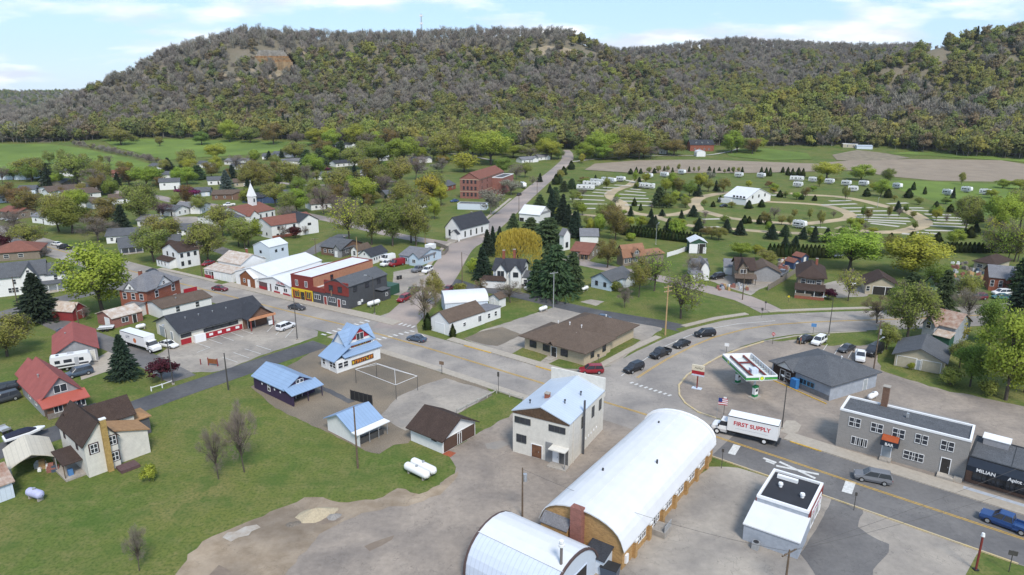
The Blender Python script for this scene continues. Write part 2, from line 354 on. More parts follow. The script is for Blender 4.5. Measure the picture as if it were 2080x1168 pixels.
def ribbon(name, m, pts, o0, o1, layer=3, thick=0, px=True, kind='structure', smooth_path=True):
    q = [P(*p) if px else Vector(p) for p in pts]
    if smooth_path: q = densify(q)
    z = zl(layer); v = []; f = []
    for i, p in enumerate(q):
        d = (q[min(i+1, len(q)-1)]-q[max(i-1, 0)]); d.z = 0; d.normalize(); nrm = Vector((-d.y, d.x, 0))
        zt = terrain(p.x, p.y)+z+thick+0.25*min(1, max(0, (p.y-440)/40))
        for o in (o0, o1): w = p+nrm*o; v.append((w.x, w.y, zt))
    n = len(q)
    for i in range(n-1): f.append((2*i, 2*i+2, 2*i+3, 2*i+1) if o1 > o0 else (2*i, 2*i+1, 2*i+3, 2*i+2))
    if o1 > o0: f = [tuple(reversed(x)) for x in f]
    if thick:
        k = len(v); v += [(a, b, c-thick-z) for a, b, c in v]
        for i in range(n-1):
            f += [(2*i, 2*i+2, 2*i+2+k, 2*i+k), (2*i+1, 2*i+1+k, 2*i+3+k, 2*i+3)]
        f += [(0, k, k+1, 1), (2*n-2, 2*n-1, 2*n-1+k, 2*n-2+k)]
    me = mesh(name, v, f, m)
    bm = bmesh.new(); bm.from_mesh(me); bmesh.ops.recalc_face_normals(bm, faces=bm.faces[:])
    if sum(x.normal.z*x.calc_area() for x in bm.faces) < 0: bmesh.ops.reverse_faces(bm, faces=bm.faces[:])
    bm.to_mesh(me); bm.free()
    return obj(name, me, kind=kind)
MAIN = [(-160, 425), (-60, 455), (0, 472), (107, 505), (267, 551), (362, 575), (463, 601), (611, 639), (702, 661), (790, 685), (920, 723), (1102, 779), (1290, 836), (1452, 887), (1571, 926), (1728, 979), (2080, 1096), (2500, 1236)]
SIDE = [(797, 668), (835, 630), (868, 597), (897, 561), (933, 507), (964, 486), (1015, 445), (1061, 404), (1110, 363), (1138, 340), (1152, 325), (1152, 314), (1146, 306)]
CROSS = [(1215, 822), (1294, 768), (1353, 731), (1408, 703), (1449, 686), (1513, 669), (1571, 660), (1644, 655), (1746, 651), (1870, 647), (1998, 640), (2080, 632), (2250, 618)]
# lots and fields
patch('meadow', meadowm, [(-200, 292), (0, 293), (100, 293), (160, 301), (262, 322), (335, 341), (300, 350), (150, 352), (-200, 346)])
patch('meadow', meadowm, [(205, 284), (300, 283), (420, 285), (640, 290), (612, 302), (500, 316), (420, 320), (335, 326), (290, 314), (235, 300)])
patch('meadow', meadowm, [(1470, 305), (1560, 303), (1640, 312), (1650, 324), (1560, 327), (1480, 318)])
patch('meadow', meadowm, [(1800, 312), (1900, 318), (2080, 330), (2200, 338), (2200, 330), (2080, 318), (1880, 306)])
patch('meadow', meadowm, [(1830, 366), (2010, 373), (2200, 378), (2200, 420), (1990, 440), (1900, 410), (1840, 390), (1780, 372)])
patch('tilled_field', tillm, [(1187, 346), (1208, 334), (1298, 326), (1430, 325), (1656, 334), (1727, 327), (1854, 324), (2033, 327), (2200, 350), (2200, 366), (2019, 369), (1901, 367), (1821, 360), (1727, 347), (1618, 350), (1524, 352), (1288, 352)])
patch('asphalt_lot', tanlot, [(367, 1166), (394, 1127), (429, 1100), (468, 1076), (525, 1061), (566, 1040), (617, 1017), (653, 1017), (683, 1025), (757, 1022), (805, 999), (829, 1005), (853, 1011), (891, 993), (924, 963), (927, 949), (913, 928), (902, 920), (966, 883), (1012, 856), (1045, 836), (1250, 810), (1420, 880), (1400, 960), (1300, 1100), (1240, 1168), (1240, 1400), (320, 1400)])
patch('bare_dirt', dirt, [(352, 1180), (380, 1126), (432, 1090), (500, 1062), (566, 1034), (618, 1011), (656, 1010), (690, 1020), (760, 1016), (806, 993), (850, 1003), (895, 985), (930, 958), (915, 985), (860, 1020), (790, 1030), (720, 1052), (650, 1086), (606, 1130), (570, 1200), (340, 1280)], 2)
for q, c_ in (([(452, 1092), (462, 1082), (480, 1080), (498, 1070), (522, 1066), (530, 1072), (512, 1080), (505, 1088), (484, 1092), (470, 1100)], 'pale'), ([(425, 1168), (445, 1148), (470, 1160), (480, 1190), (430, 1190)], 'dark'), ([(640, 1060), (668, 1050), (700, 1050), (690, 1058), (655, 1066)], 'dark'), ([(740, 1110), (800, 1088), (796, 1096), (750, 1120)], 'dark'), ([(985, 902), (1020, 895), (1036, 903), (1010, 914), (990, 912)], 'grey'), ([(795, 858), (830, 850), (845, 858), (815, 868)], 'grey')):
    patch('ground_stain', mat('stain_'+c_, {'pale': (.39, .365, .33), 'grey': (.215, .20, .185), 'dark': (.16, .125, .10)}[c_], rough=.95, scale=.8, col2={'pale': (.30, .25, .20), 'grey': (.26, .23, .20), 'dark': (.22, .175, .135)}[c_], spec=.1), q, 3)
patch('concrete_lot', conc, [(1441, 948), (1500, 950), (1690, 1012), (1760, 1036), (1990, 1118), (1960, 1168), (1900, 1400), (1240, 1400), (1240, 1168), (1300, 1100), (1390, 990)])
patch('asphalt_patch', asph, [(1689, 1014), (1751, 1032), (1742, 1070), (1763, 1086), (1807, 1106), (1805, 1122), (1773, 1158), (1776, 1185), (1662, 1180), (1639, 1142), (1625, 1125), (1668, 1057)], 2)
patch('gravel_lot', gravel, [(508, 786), (559, 829), (660, 876), (713, 902), (742, 916), (771, 922), (800, 904), (829, 900), (850, 870), (935, 838), (1000, 803), (985, 785), (902, 760), (774, 716), (705, 694), (655, 703), (560, 758)])
patch('concrete_lot', conc, [(905, 768), (1004, 797), (928, 841), (823, 875), (771, 846), (809, 806), (858, 783)], 2)
patch('rubber_mat', fresh, [(641, 785), (655, 784), (722, 815), (708, 820)], 3)
patch('parking_lot', conc, [(316, 722), (372, 688), (540, 640), (612, 657), (646, 673), (645, 683), (626, 690), (520, 726), (472, 746), (431, 756), (385, 756), (352, 742)])
patch('forecourt', tanlot, [(1463, 724), (1426, 745), (1396, 762), (1377, 783), (1379, 803), (1391, 820), (1417, 838), (1455, 850), (1580, 890), (1700, 926), (1980, 1000), (2300, 1110), (2300, 880), (2080, 826), (1887, 785), (1790, 752), (1775, 698), (1735, 702), (1680, 702), (1620, 690), (1551, 695), (1500, 706)])
patch('concrete_lot', conc, [(945, 690), (1003, 708), (1039, 722), (1150, 757), (1250, 742), (1300, 700), (1345, 668), (1340, 660), (1210, 640), (1132, 622), (1100, 632), (1030, 655), (975, 672)])
patch('gravel_lot', gravel, [(940, 688), (985, 700), (1010, 703), (1060, 680), (1020, 664), (975, 674)], 2)
for q in ([(1039, 719), (1062, 706), (1113, 723), (1097, 735)], [(1113, 740), (1135, 729), (1190, 742), (1231, 722), (1234, 707), (1283, 686), (1302, 691), (1231, 738), (1184, 750), (1149, 749)], [(1228, 686), (1242, 676), (1269, 681), (1239, 694)], [(1258, 737), (1330, 690), (1350, 676), (1362, 681), (1302, 716), (1270, 739)], [(1372, 668), (1440, 653), (1555, 637), (1556, 641), (1445, 660), (1382, 675)]):
    patch('lawn', grassm, q, 2)
patch('concrete_lot', conc, [(350, 440), (425, 440), (440, 452), (360, 462)])
patch('concrete_drive', conc, [(1660, 580), (1700, 570), (1790, 580), (1760, 602), (1700, 605)])
patch('concrete_drive', conc, [(1440, 570), (1475, 560), (1545, 545), (1590, 545), (1600, 560), (1540, 590), (1525, 600)])
patch('concrete_drive', walkm, [(160, 748), (245, 700), (300, 720), (270, 745), (225, 752), (165, 772)])
patch('concrete_slab', conc, M_(310, 690) and [M_(312, 692), M_(400, 672), M_(512, 690), M_(440, 725)], 2)
patch('brick_pad', mat('red_paving_brick', (.36, .10, .05), scale=4, var=.2), [H_(1435, 970), H_(1475, 945), H_(1535, 962), H_(1495, 992)], 2)
patch('lot_by_shops', conc, [E_(1555, 360), E_(1700, 330), E_(1830, 390), E_(1800, 440), E_(1600, 545), E_(1540, 540)])
patch('lawn', grassm, [E_(1225, 655), E_(1350, 690), E_(1430, 690), E_(1590, 570), E_(1540, 550)], 2)
# roads
ribbon('main_street', roadm, MAIN, -6.2, 6.2, 3)
ribbon('main_street_asphalt', asph, [(1478, 896), (1571, 926), (1728, 979), (2080, 1096), (2500, 1236)], -6.1, 6.1, 4)
ribbon('side_street', pink, SIDE, -4.8, 4.8, 3)
ribbon('cross_street', roadm, CROSS, -7.2, 7.2, 3)
patch('crossing_apron', roadm, [(1150, 757), (1250, 742), (1300, 716), (1440, 720), (1396, 764), (1377, 783), (1379, 803), (1391, 820), (1455, 852), (1400, 872), (1240, 815)], 2)
patch('side_street_apron', roadm, [(754, 648), (800, 632), (842, 640), (850, 680), (800, 690)], 2)
for nm, m, pts, hw in (('alley', fresh, [(652, 698), (560, 728), (480, 756), (380, 790), (250, 836), (62, 896), (-120, 955)], 3.0),
                       ('alley', asph, [(95, 648), (150, 672), (225, 699), (300, 732), (372, 770)], 2.6),
                       ('alley', fresh, [(915, 570), (951, 582), (1061, 601), (1127, 617), (1203, 634), (1340, 657), (1392, 668)], 2.7),
                       ('back_street', asph, [(-90, 668), (0, 641), (112, 611), (200, 590), (285, 566)], 3.4),
                       ('residential_street', pink, [(1150, 520), (1187, 535), (1275, 552), (1350, 568), (1440, 588), (1510, 606), (1570, 634)], 3.4),
                       ('residential_street', pink, [(938, 500), (880, 491), (825, 482), (760, 468), (700, 453), (640, 440), (590, 430)], 3.4),
                       ('residential_street', pink, [(150, 370), (235, 390), (310, 398), (360, 410), (440, 418), (500, 440)], 3.4),
                       ('residential_street', pink, [(470, 352), (560, 370), (637, 376), (730, 374), (800, 368)], 2.6),
                       ('residential_street', asph, [(380, 485), (440, 505), (520, 528), (615, 519), (655, 498), (700, 476)], 2.8),
                       ('country_lane', padm, [(700, 303), (770, 303), (838, 308), (930, 315), (1000, 326)], 1.8),
                       ('country_lane', padm, [(1160, 330), (1220, 323), (1320, 318), (1440, 316), (1500, 303)], 1.6)):
    ribbon(nm, m, pts, -hw, hw, 2)
for pts, hw in (([(1300, 364), (1292, 367), (1281, 376), (1260, 382), (1240, 392), (1244, 403), (1261, 411), (1269, 426), (1292, 434), (1331, 439), (1369, 436), (1400, 431), (1417, 425), (1409, 413), (1423, 401), (1456, 394), (1479, 391), (1523, 390), (1595, 392), (1641, 396), (1699, 399), (1754, 408), (1797, 419), (1840, 428), (1869, 442), (1878, 454), (1855, 465), (1826, 471), (1780, 472), (1700, 462)], 3.2),
                ([(1500, 400), (1549, 409), (1610, 412), (1665, 416), (1705, 425), (1728, 437), (1716, 445), (1693, 448), (1641, 454), (1601, 454), (1526, 448), (1480, 443), (1458, 437), (1425, 428)], 2.8),
                ([(1330, 440), (1350, 446), (1388, 456), (1436, 463), (1465, 463), (1523, 468), (1558, 471), (1624, 474), (1680, 478), (1720, 476)], 2.6),
                ([(1080, 436), (1181, 436), (1215, 439), (1280, 434)], 2.4)):
    ribbon('gravel_path', pathm, pts, -hw, hw, 2)
for a, b in [(Q4(1120, 291), Q4(1260, 285)), (Q4(1200, 320), Q4(1370, 320)), (Q4(1290, 336), Q4(1490, 345)), (Q4(1380, 364), Q4(1570, 370)), (Q4(1430, 385), Q4(1640, 391)), (Q4(1440, 404), Q4(1680, 411)), (Q4(1440, 424), Q4(1690, 435)), (Q4(1420, 444), Q4(1680, 456)), (Q4(1380, 478), Q4(1630, 482)), (Q4(1320, 492), Q4(1480, 503)), (Q4(1220, 500), Q4(1340, 512)),
             (Q4(660, 300), Q4(900, 291)), (Q4(800, 321), Q4(1020, 318)), (Q4(850, 344), Q4(1120, 341)), (Q4(900, 368), Q4(1200, 371)), (Q4(900, 385), Q4(1270, 393)), (Q4(920, 400), Q4(1280, 416)), (Q4(980, 415), Q4(1250, 432)), (Q4(1000, 428), Q4(1200, 452)), (Q4(710, 272), Q4(860, 268)),
             (Q3(320, 340), Q3(660, 356)), (Q3(300, 385), Q3(665, 401)), (Q3(330, 434), Q3(690, 441)), (Q3(440, 485), Q3(570, 486)), (Q3(540, 314), Q3(690, 326)), (Q3(560, 288), Q3(740, 296)), (Q3(650, 263), Q3(830, 270)), (Q3(770, 238), Q3(940, 246)), (Q3(880, 186), Q3(1030, 214)), (Q3(940, 279), Q3(1050, 291)), (Q3(880, 300), Q3(1100, 320)), (Q3(820, 334), Q3(1100, 351)), (Q3(820, 374), Q3(1130, 381)), (Q3(860, 408), Q3(1170, 416)), (Q3(880, 448), Q3(1280, 460)),
             (Q3(1700, 600), Q3(1900, 596)), (Q3(1720, 688), Q3(1880, 680)), (Q4(580, 455), Q4(690, 460)), (Q4(300, 232), Q4(360, 228))]:
    ribbon('gravel_pad', padm, [a, b], -1.5, 1.5, 3)
# pavements, kerbs, lawns by kerb
def side(pts, o, w, name='sidewalk', m=walkm): ribbon(name, m, pts, o, o+w, 3, 0.12)
side([(410, 589), (463, 601), (611, 639), (702, 661), (758, 676)], 6.3, 3.4)
side([(867, 707), (920, 723), (1102, 779), (1160, 797)], 6.3, 2.2)
side([(280, 555), (362, 575), (392, 583)], 6.4, 1.6)
side([(560, 626), (611, 639), (640, 647)], -8.0, 1.7)
side([(720, 666), (790, 685), (920, 723), (1102, 779), (1180, 803)], -8.2, 1.9)
side([(1560, 922), (1728, 979), (2080, 1096), (2300, 1170)], 6.2, 3.0)
side([(1449, 686), (1513, 669), (1571, 660)], 8.6, 1.5)
side([(1280, 777), (1353, 731), (1408, 703)], 8.0, 1.6)
side([(1600, 657), (1644, 655), (1746, 651), (1870, 647), (1998, 640)], 8.8, 1.5)
side([(897, 561), (933, 507), (964, 486), (1015, 445), (1061, 404)], 5.6, 1.5)
kerbs = ((([(1463, 724), (1426, 745), (1396, 762), (1379, 783), (1380, 803), (1392, 820), (1418, 838), (1455, 850)]), yellow), ([(1551, 694), (1615, 683), (1680, 677), (1760, 673)], concrete), ([(1463, 724), (1510, 707), (1551, 694)], yellow))
paley = mat('faded_kerb_paint', (.50, .38, .17), rough=.8, scale=1.2, col2=(.38, .33, .26))
for pts, m in kerbs: ribbon('kerb', paley if m is yellow else m, pts, -.16, .16, 3, .13)
ribbon('kerb', yellow, [(1052, 764), (1102, 779), (1150, 793)], 6.0, 6.28, 3, .14)
ribbon('kerb', yellow, [(905, 719), (960, 735)], 6.0, 6.28, 3, .14)
ribbon('kerb', yellow, [(1575, 927), (1640, 949)], 5.95, 6.18, 3, .14)
ribbon('kerb', paley, [(1420, 877), (1728, 979), (2080, 1096)], -6.32, -6.12, 3, .13)
patch('traffic_island', walkm, [J(1050, 780), J(1090, 735), J(1150, 738), J(1195, 770), J(1170, 815), J(1120, 835), J(1050, 815)], 4)
# painted markings
for o in (-.22, .10): ribbon('centre_line', yellow, MAIN[:-1], o, o+.14, 6)
for o in (-.22, .10): ribbon('centre_line', yellow, CROSS[1:], o, o+.14, 6)
ribbon('lane_line', whitep, [(1262, 764), (1300, 737), (1353, 703), (1400, 682), (1449, 667), (1500, 658), (1575, 652)], -.09, .09, 6)
def bar(a, b, w=.4): ribbon('road_marking', whitep, [a, b], -w/2, w/2, 6, smooth_path=False)
bar(L_(460, 95), L_(540, 125), .5); bar(L_(475, 112), L_(530, 133), .4)
bar(L_(540, 143), L_(805, 197), .5); bar(L_(560, 118), L_(783, 222), .5)
bar(L_(1003, 242), L_(978, 312), 1.3); bar(L_(297, 15), L_(262, 72), 1.1)
for i in range(9): bar(E_(985+i*43, 852-i*13.5), E_(1022+i*43, 862-i*13.5), .55)
for i in range(9): bar(E_(1432+i*33, 742+i*7.5), E_(1462+i*33, 728+i*7.5), .5)
for i in range(8): bar(E_(1378+i*44, 900-i*10.5), E_(1412+i*44, 909-i*10.5), .55)
for i in range(9): bar(J(0+i*33, 478+i*11), J(22+i*33, 470+i*11), .45)
for q in ((0, 1000, 100, 960), (200, 1035, 325, 1078), (290, 1000, 412, 1042), (378, 970, 505, 1010), (470, 943, 587, 980), (0, 925, 105, 960), (95, 895, 200, 930), (185, 868, 290, 905), (270, 842, 368, 876), (350, 818, 442, 852), (555, 835, 620, 768), (625, 860, 668, 815), (700, 880, 765, 810)):
    bar(E_(q[0], q[1]), E_(q[2], q[3]), .14)
for q in ((110, 885, 165, 868), (195, 860, 250, 842), (275, 834, 330, 818), (25, 910, 78, 893)): bar(E_(q[0], q[1]), E_(q[2], q[3]), .35)
for q in ((1335, 265, 1375, 205), (1420, 285, 1450, 235), (1520, 300, 1550, 250)): bar(J(q[0], q[1]), J(q[2], q[3]), .12)
# ---------------------------------------------------------------- building kit
def cm(name, c, **k): return mat(name, c, **k)
WALL = {'white': cm('white_siding', (.70, .70, .69), rough=.6, kind='siding', var=.05), 'cream': cm('cream_siding', (.60, .57, .50), rough=.65, kind='siding', var=.06), 'offwhite': cm('aged_white_boards', (.62, .59, .53), rough=.7, kind='siding', var=.09),
        'paleblue': cm('pale_blue_siding', (.46, .56, .66), rough=.6, kind='siding', var=.05), 'bluegrey': cm('pale_steel_wall', (.56, .62, .70), rough=.5, kind='ribs', var=.04), 'grey': cm('grey_siding', (.30, .30, .31), rough=.7, kind='siding'), 'greyblue': cm('blue_grey_block', (.33, .36, .41), rough=.7), 'darkgrey': cm('charcoal_boards', (.075, .077, .085), rough=.7, kind='siding'),
        'brick': cm('red_brick', (.26, .085, .05), rough=.85, kind='brick', var=.2, scale=3), 'oldbrick': cm('worn_red_brick', (.27, .115, .09), rough=.9, kind='brick', var=.2, scale=3), 'tanbrick': cm('tan_brick', (.42, .25, .10), rough=.85, kind='brick', var=.22, scale=2.5), 'buff': cm('buff_brick', (.44, .36, .25), rough=.85, kind='brick', var=.08), 'greybrick': cm('grey_painted_brick', (.25, .235, .22), rough=.85, kind='brick', var=.08),
        'tan': cm('tan_siding', (.42, .37, .28), rough=.7, kind='siding', var=.06), 'red': cm('barn_red_boards', (.24, .035, .035), rough=.7, var=.12), 'oxblood': cm('oxblood_boards', (.20, .035, .028), rough=.7, var=.1, kind='ribs'), 'wood': cm('stained_wood_front', (.25, .09, .035), rough=.7, kind='ribs', var=.15), 'purple': cm('dark_purple_boards', (.045, .028, .065), rough=.7, kind='ribs'), 'green': cm('sage_green_siding', (.26, .35, .22), rough=.7, kind='siding', var=.06), 'darkgreen': cm('dark_green_steel', (.035, .09, .06), rough=.5, kind='ribs'), 'navy': cm('navy_siding', (.05, .08, .16), rough=.6, kind='siding'), 'taupe': cm('taupe_siding', (.22, .18, .14), rough=.7, kind='siding'), 'brown': cm('brown_brick', (.16, .09, .06), rough=.85, kind='brick', var=.15)}
ROOF = {'char': cm('charcoal_shingles', (.055, .058, .068), rough=.9, kind='shingle', scale=.8, spec=.1), 'grey': cm('grey_shingles', (.20, .20, .215), rough=.9, kind='shingle', scale=.8, var=.1, spec=.1), 'brown': cm('brown_shingles', (.135, .10, .078), rough=.9, kind='shingle', scale=.8, var=.1, spec=.1), 'dbrown': cm('dark_brown_shingles', (.072, .05, .042), rough=.9, kind='shingle', scale=.8, spec=.1), 'tan': cm('tan_sheathing', (.34, .20, .105), rough=.85, scale=2, var=.15, spec=.1), 'red': cm('red_shingles', (.29, .088, .078), rough=.75, scale=.6, var=.1, spec=.15), 'redm': cm('red_roof_panels', (.36, .09, .065), rough=.5, scale=.6, var=.08), 'blue': cm('blue_steel_roof', (.23, .325, .47), rough=.45, kind='ribs', scale=.4, var=.06), 'white': cm('white_steel_roof', (.58, .59, .61), rough=.5, scale=.3, var=.04, kind='ribs'), 'whitem': cm('white_membrane', (.60, .605, .615), rough=.55, scale=.5, var=.045), 'silver': cm('silver_steel_roof', (.48, .54, .62), rough=.4, kind='ribsy', scale=.4, var=.05, metal=.15), 'rust': cm('rusted_tin_roof', (.40, .33, .28), rough=.7, scale=.9, col2=(.20, .085, .045), kind='ribs'), 'rusty': cm('streaked_tin_roof', (.52, .49, .45), rough=.6, scale=.9, col2=(.33, .22, .15), kind='ribs'), 'dgrey': cm('slate_grey_shingles', (.115, .12, .13), rough=.9, kind='shingle', scale=.8, var=.1, spec=.1), 'rose': cm('red_brown_shingles', (.23, .10, .075), rough=.9, kind='shingle', scale=.8, var=.1, spec=.1), 'orange': cm('tan_brown_shingles', (.31, .165, .105), rough=.9, kind='shingle', scale=.8, var=.1, spec=.1), 'black': cm('black_membrane', (.03, .03, .035), rough=.7, scale=.5, var=.15), 'beige': cm('beige_steel_roof', (.52, .47, .38), rough=.6, kind='ribs', var=.06)}
DOORM = {'white': white, 'dark': mat('dark_door', (.035, .032, .03), rough=.5), 'brown': mat('brown_door', (.10, .06, .045), rough=.6, kind='siding'), 'red': mat('red_door', (.26, .05, .04), rough=.6), 'tan': mat('tan_garage_door', (.42, .38, .29), rough=.7, kind='siding'), 'cream': mat('cream_garage_door', (.62, .60, .54), rough=.6, kind='siding'), 'rust': mat('rusty_plate_door', (.19, .09, .05), rough=.8, var=.3), 'grey': mat('grey_door', (.33, .36, .38), rough=.6)}
_mc = {}
def win_mesh(w, h, fm, split):
    k = (round(w, 2), round(h, 2), fm.name, split)
    if k not in _mc:
        b = MB(); t = .065
        b.box(-w/2-t, -.07, -t, -w/2, .0, h+t); b.box(w/2, -.07, -t, w/2+t, .0, h+t); b.box(-w/2, -.07, h, w/2, .0, h+t); b.box(-w/2, -.09, -t, w/2, .0, 0)
        if split in ('h', '+'): b.box(-w/2, -.06, h*.5-.035, w/2, .0, h*.5+.035)
        if split in ('v', '+'): b.box(-.04, -.062, 0, .04, .0, h)
        if split == 'v3':
            for c in (-w/6, w/6): b.box(c-.04, -.062, 0, c+.04, 0, h)
        g = MB(); g.box(-w/2, -.03, 0, w/2, -.002, h)
        _mc[k] = (b.mesh('window', fm), g.mesh('pane', glass))
    return _mc[k]
def door_mesh(w, h, m, fm):
    k = ('d', round(w, 2), round(h, 2), m.name, fm.name)
    if k not in _mc:
        b = MB(); b.box(-w/2, -.05, 0, w/2, 0, h)
        if w > 1.8:
            for i in range(1, 4): b.box(-w/2, -.062, h*i/4-.015, w/2, -.05, h*i/4+.015)
        g = MB(); t = .1; g.box(-w/2-t, -.08, 0, -w/2, 0, h+t); g.box(w/2, -.08, 0, w/2+t, 0, h+t); g.box(-w/2, -.08, h, w/2, 0, h+t)
        _mc[k] = (b.mesh('door', m), g.mesh('door_frame', fm))
    return _mc[k]
class Bld:
    def __init__(s, name, label, cat, a, b, d, h, wall='white', roof='grey', kind='gable', axis='x', rise=2.0, ov=.4, group=None, z=0, trim=None, base=None, L=None, pts=False):
        pa, pb = (Vector(a), Vector(b)) if pts else (P(*a), P(*b))
        dv = pb-pa; dv.z = 0; s.L = L or dv.length; ang = math.atan2(dv.y, dv.x)
        if isinstance(d, tuple):
            pc = P(*d); q = pc-pa; s.D = abs(-q.x*math.sin(ang)+q.y*math.cos(ang))
        else: s.D = d
        if h > 40: h = hz(pa, h)
        s.h = h; s.root = thing(name, label, cat, (pa.x, pa.y, min(pa.z, pb.z)+.02), ang, group)
        s.wm = WALL[wall]; s.rm = ROOF[roof]; s.trim = white if trim is None else trim; s.name = name
        s.block(0, 0, s.L, s.D, h, kind, axis, rise, ov, s.wm, s.rm)
        if base: s.part('foundation', -.05, -.05, 0, s.L+.05, s.D+.05, .45, base)
    def part(s, name, x0, y0, z0, x1, y1, z1, m, parent=None):
        return MB().box(x0, y0, z0, x1, y1, z1).obj(name, m, parent or s.root)
    def block(s, x0, y0, x1, y1, h, kind='gable', axis='x', rise=2.0, ov=.4, wm=None, rm=None, z0=0, t=.16, wname='wall', rname='roof'):
        wm = wm or s.wm; rm = rm or s.rm; wm = WALL[wm] if isinstance(wm, str) else wm; rm = ROOF[rm] if isinstance(rm, str) else rm
        a0, a1 = (x0, x1) if axis == 'x' else (y0, y1); p0, p1 = (y0, y1) if axis == 'x' else (x0, x1)
        w = p1-p0
        if kind in ('gable', 'arch', 'gambrel', 'shed', 'shedr', 'salt'):
            if kind == 'gable': pr = [(p0, h), (p0+w/2, h+rise), (p1, h)]
            elif kind == 'salt': pr = [(p0, h), (p0+w*.35, h+rise), (p1, h-.6)]
            elif kind == 'arch': pr = [(p0+w*(.5-.5*math.cos(math.pi*i/14)), h+rise*math.sin(math.pi*i/14)**.9) for i in range(15)]
            elif kind == 'gambrel': pr = [(p0, h), (p0+w*.18, h+rise*.62), (p0+w*.5, h+rise), (p0+w*.82, h+rise*.62), (p1, h)]
            elif kind == 'shed': pr = [(p0, h), (p1, h+rise)]
            else: pr = [(p0, h+rise), (p1, h)]
            wall = MB().prism([(p0, z0), (p1, z0)]+[(p, z-.02) for p, z in reversed(pr)], axis, a0, a1)
            wo = wall.obj(wname, wm, s.root); s.fixn(wo)
            # eaves run out along the slope
            e = list(pr); (ya, za), (yb, zb) = pr[0], pr[1]; k = (zb-za)/max(.05, yb-ya); k = min(k, 1.2); e[0] = (ya-ov, za-ov*k)
            (ya, za), (yb, zb) = pr[-1], pr[-2]; k = (zb-za)/min(-.05, yb-ya); k = min(abs(k), 1.2)*(1 if zb > za else -1); e[-1] = (ya+ov, za-ov*k)
            top = [(p, z+t) for p, z in e]
            r = MB().prism(e+list(reversed(top)), axis, a0-ov, a1+ov); ro = r.obj(rname, rm, s.root); s.fixn(ro)
        elif kind == 'hip':
            s.part(wname, x0, y0, z0, x1, y1, h, wm)
            X0, X1, Y0, Y1 = x0-ov, x1+ov, y0-ov, y1+ov; wx, wy = X1-X0, Y1-Y0; k = min(wx, wy)/2
            if wx >= wy: r0, r1 = (X0+k, (Y0+Y1)/2), (X1-k, (Y0+Y1)/2)
            else: r0, r1 = ((X0+X1)/2, Y0+k), ((X0+X1)/2, Y1-k)
            b = MB(); zt = h+t; zr = h+rise+t
            v = [(X0, Y0, h), (X1, Y0, h), (X1, Y1, h), (X0, Y1, h), (X0, Y0, zt), (X1, Y0, zt), (X1, Y1, zt), (X0, Y1, zt), (*r0, zr), (*r1, zr)]
            f = [(0, 1, 5, 4), (1, 2, 6, 5), (2, 3, 7, 6), (3, 0, 4, 7), (3, 2, 1, 0)]
            f += [(4, 5, 9, 8), (5, 6, 9), (6, 7, 8, 9), (7, 4, 8)] if wx >= wy else [(4, 5, 8), (5, 6, 9, 8), (6, 7, 9), (7, 4, 8, 9)]
            ro = b.add(v, f).obj(rname, rm, s.root); wo = None
        else:
            wo = s.part(wname, x0, y0, z0, x1, y1, h, wm)
            ro = s.part(rname, x0+.25, y0+.25, h+.003, x1-.25, y1-.25, h+.06, rm)
            pm = s.trim; pp = MB()
            pp.box(x0-.06, y0-.06, h, x1+.06, y0+.25, h+rise); pp.box(x0-.06, y1-.25, h, x1+.06, y1+.06, h+rise); pp.box(x0-.06, y0+.25, h, x0+.25, y1-.25, h+rise); pp.box(x1-.25, y0+.25, h, x1+.06, y1-.25, h+rise)
            pp.obj('parapet', pm, s.root)
        return wo, ro
    def fixn(s, o):
        bm = bmesh.new(); bm.from_mesh(o.data); bmesh.ops.recalc_face_normals(bm, faces=bm.faces[:]); bm.to_mesh(o.data); bm.free()
    def at(s, face, u, off=0, box=None):
        x0, y0, x1, y1 = box or (0, 0, s.L, s.D)
        if face == 'f': return (x0+(x1-x0)*u, y0-off, 0), 0
        if face == 'b': return (x0+(x1-x0)*u, y1+off, 0), math.pi
        if face == 'r': return (x1+off, y0+(y1-y0)*u, 0), math.pi/2
        return (x0-off, y0+(y1-y0)*u, 0), -math.pi/2
    def win(s, face, us, z, w=.95, h=1.35, split='h', fm=None, off=0, box=None):
        for u in (us if isinstance(us, (list, tuple)) else [us]):
            (x, y, _), r = s.at(face, u, off, box); wm_, pm = win_mesh(w, h, fm or s.trim, split)
            o = obj('window', wm_, s.root, (x, y, z), r); obj('pane', pm, o)
    def door(s, face, u, w=.95, h=2.05, m='white', off=0, box=None, z=.1, fm=None, name=None):
        (x, y, _), r = s.at(face, u, off, box); dm, fm_ = door_mesh(w, h, DOORM[m], fm or s.trim)
        o = obj(name or ('garage_door' if w > 1.8 else 'door'), dm, s.root, (x, y, z), r); obj('door_frame', fm_, o)
        if w <= 1.8: obj('door_handle', _handle(), o)
    def sign(s, face, u, z, w, h, m, txt=None, size=None, tm=None, off=.02, box=None, name='sign', rows=None, bold=True):
        (x, y, _), r = s.at(face, u, off, box)
        o = MB().box(-w/2, -.08, 0, w/2, 0, h).obj(name, m, s.root, (x, y, z), r) if m else None
        for t, sz, dz, tmm in (rows or ([(txt, size or h*.7, h/2, tm or white)] if txt else [])):
            q = obj('lettering', text_mesh(t, sz, tmm, bold), o or s.root)
            if o: q.location = (0, -.085, dz); q.rotation_euler = (math.pi/2, 0, 0)
            else: q.location = (x, y, z+dz); q.rotation_euler = (math.pi/2, 0, r)
        return o
    def chimney(s, x, y, z0, z1, w=.6, m='brick'):
        c = s.part('chimney', x-w/2, y-w/2, z0, x+w/2, y+w/2, z1, WALL[m]); MB().box(-w/2-.06, -w/2-.06, 0, w/2+.06, w/2+.06, .12).obj('chimney_cap', concrete, c, (x, y, z1))
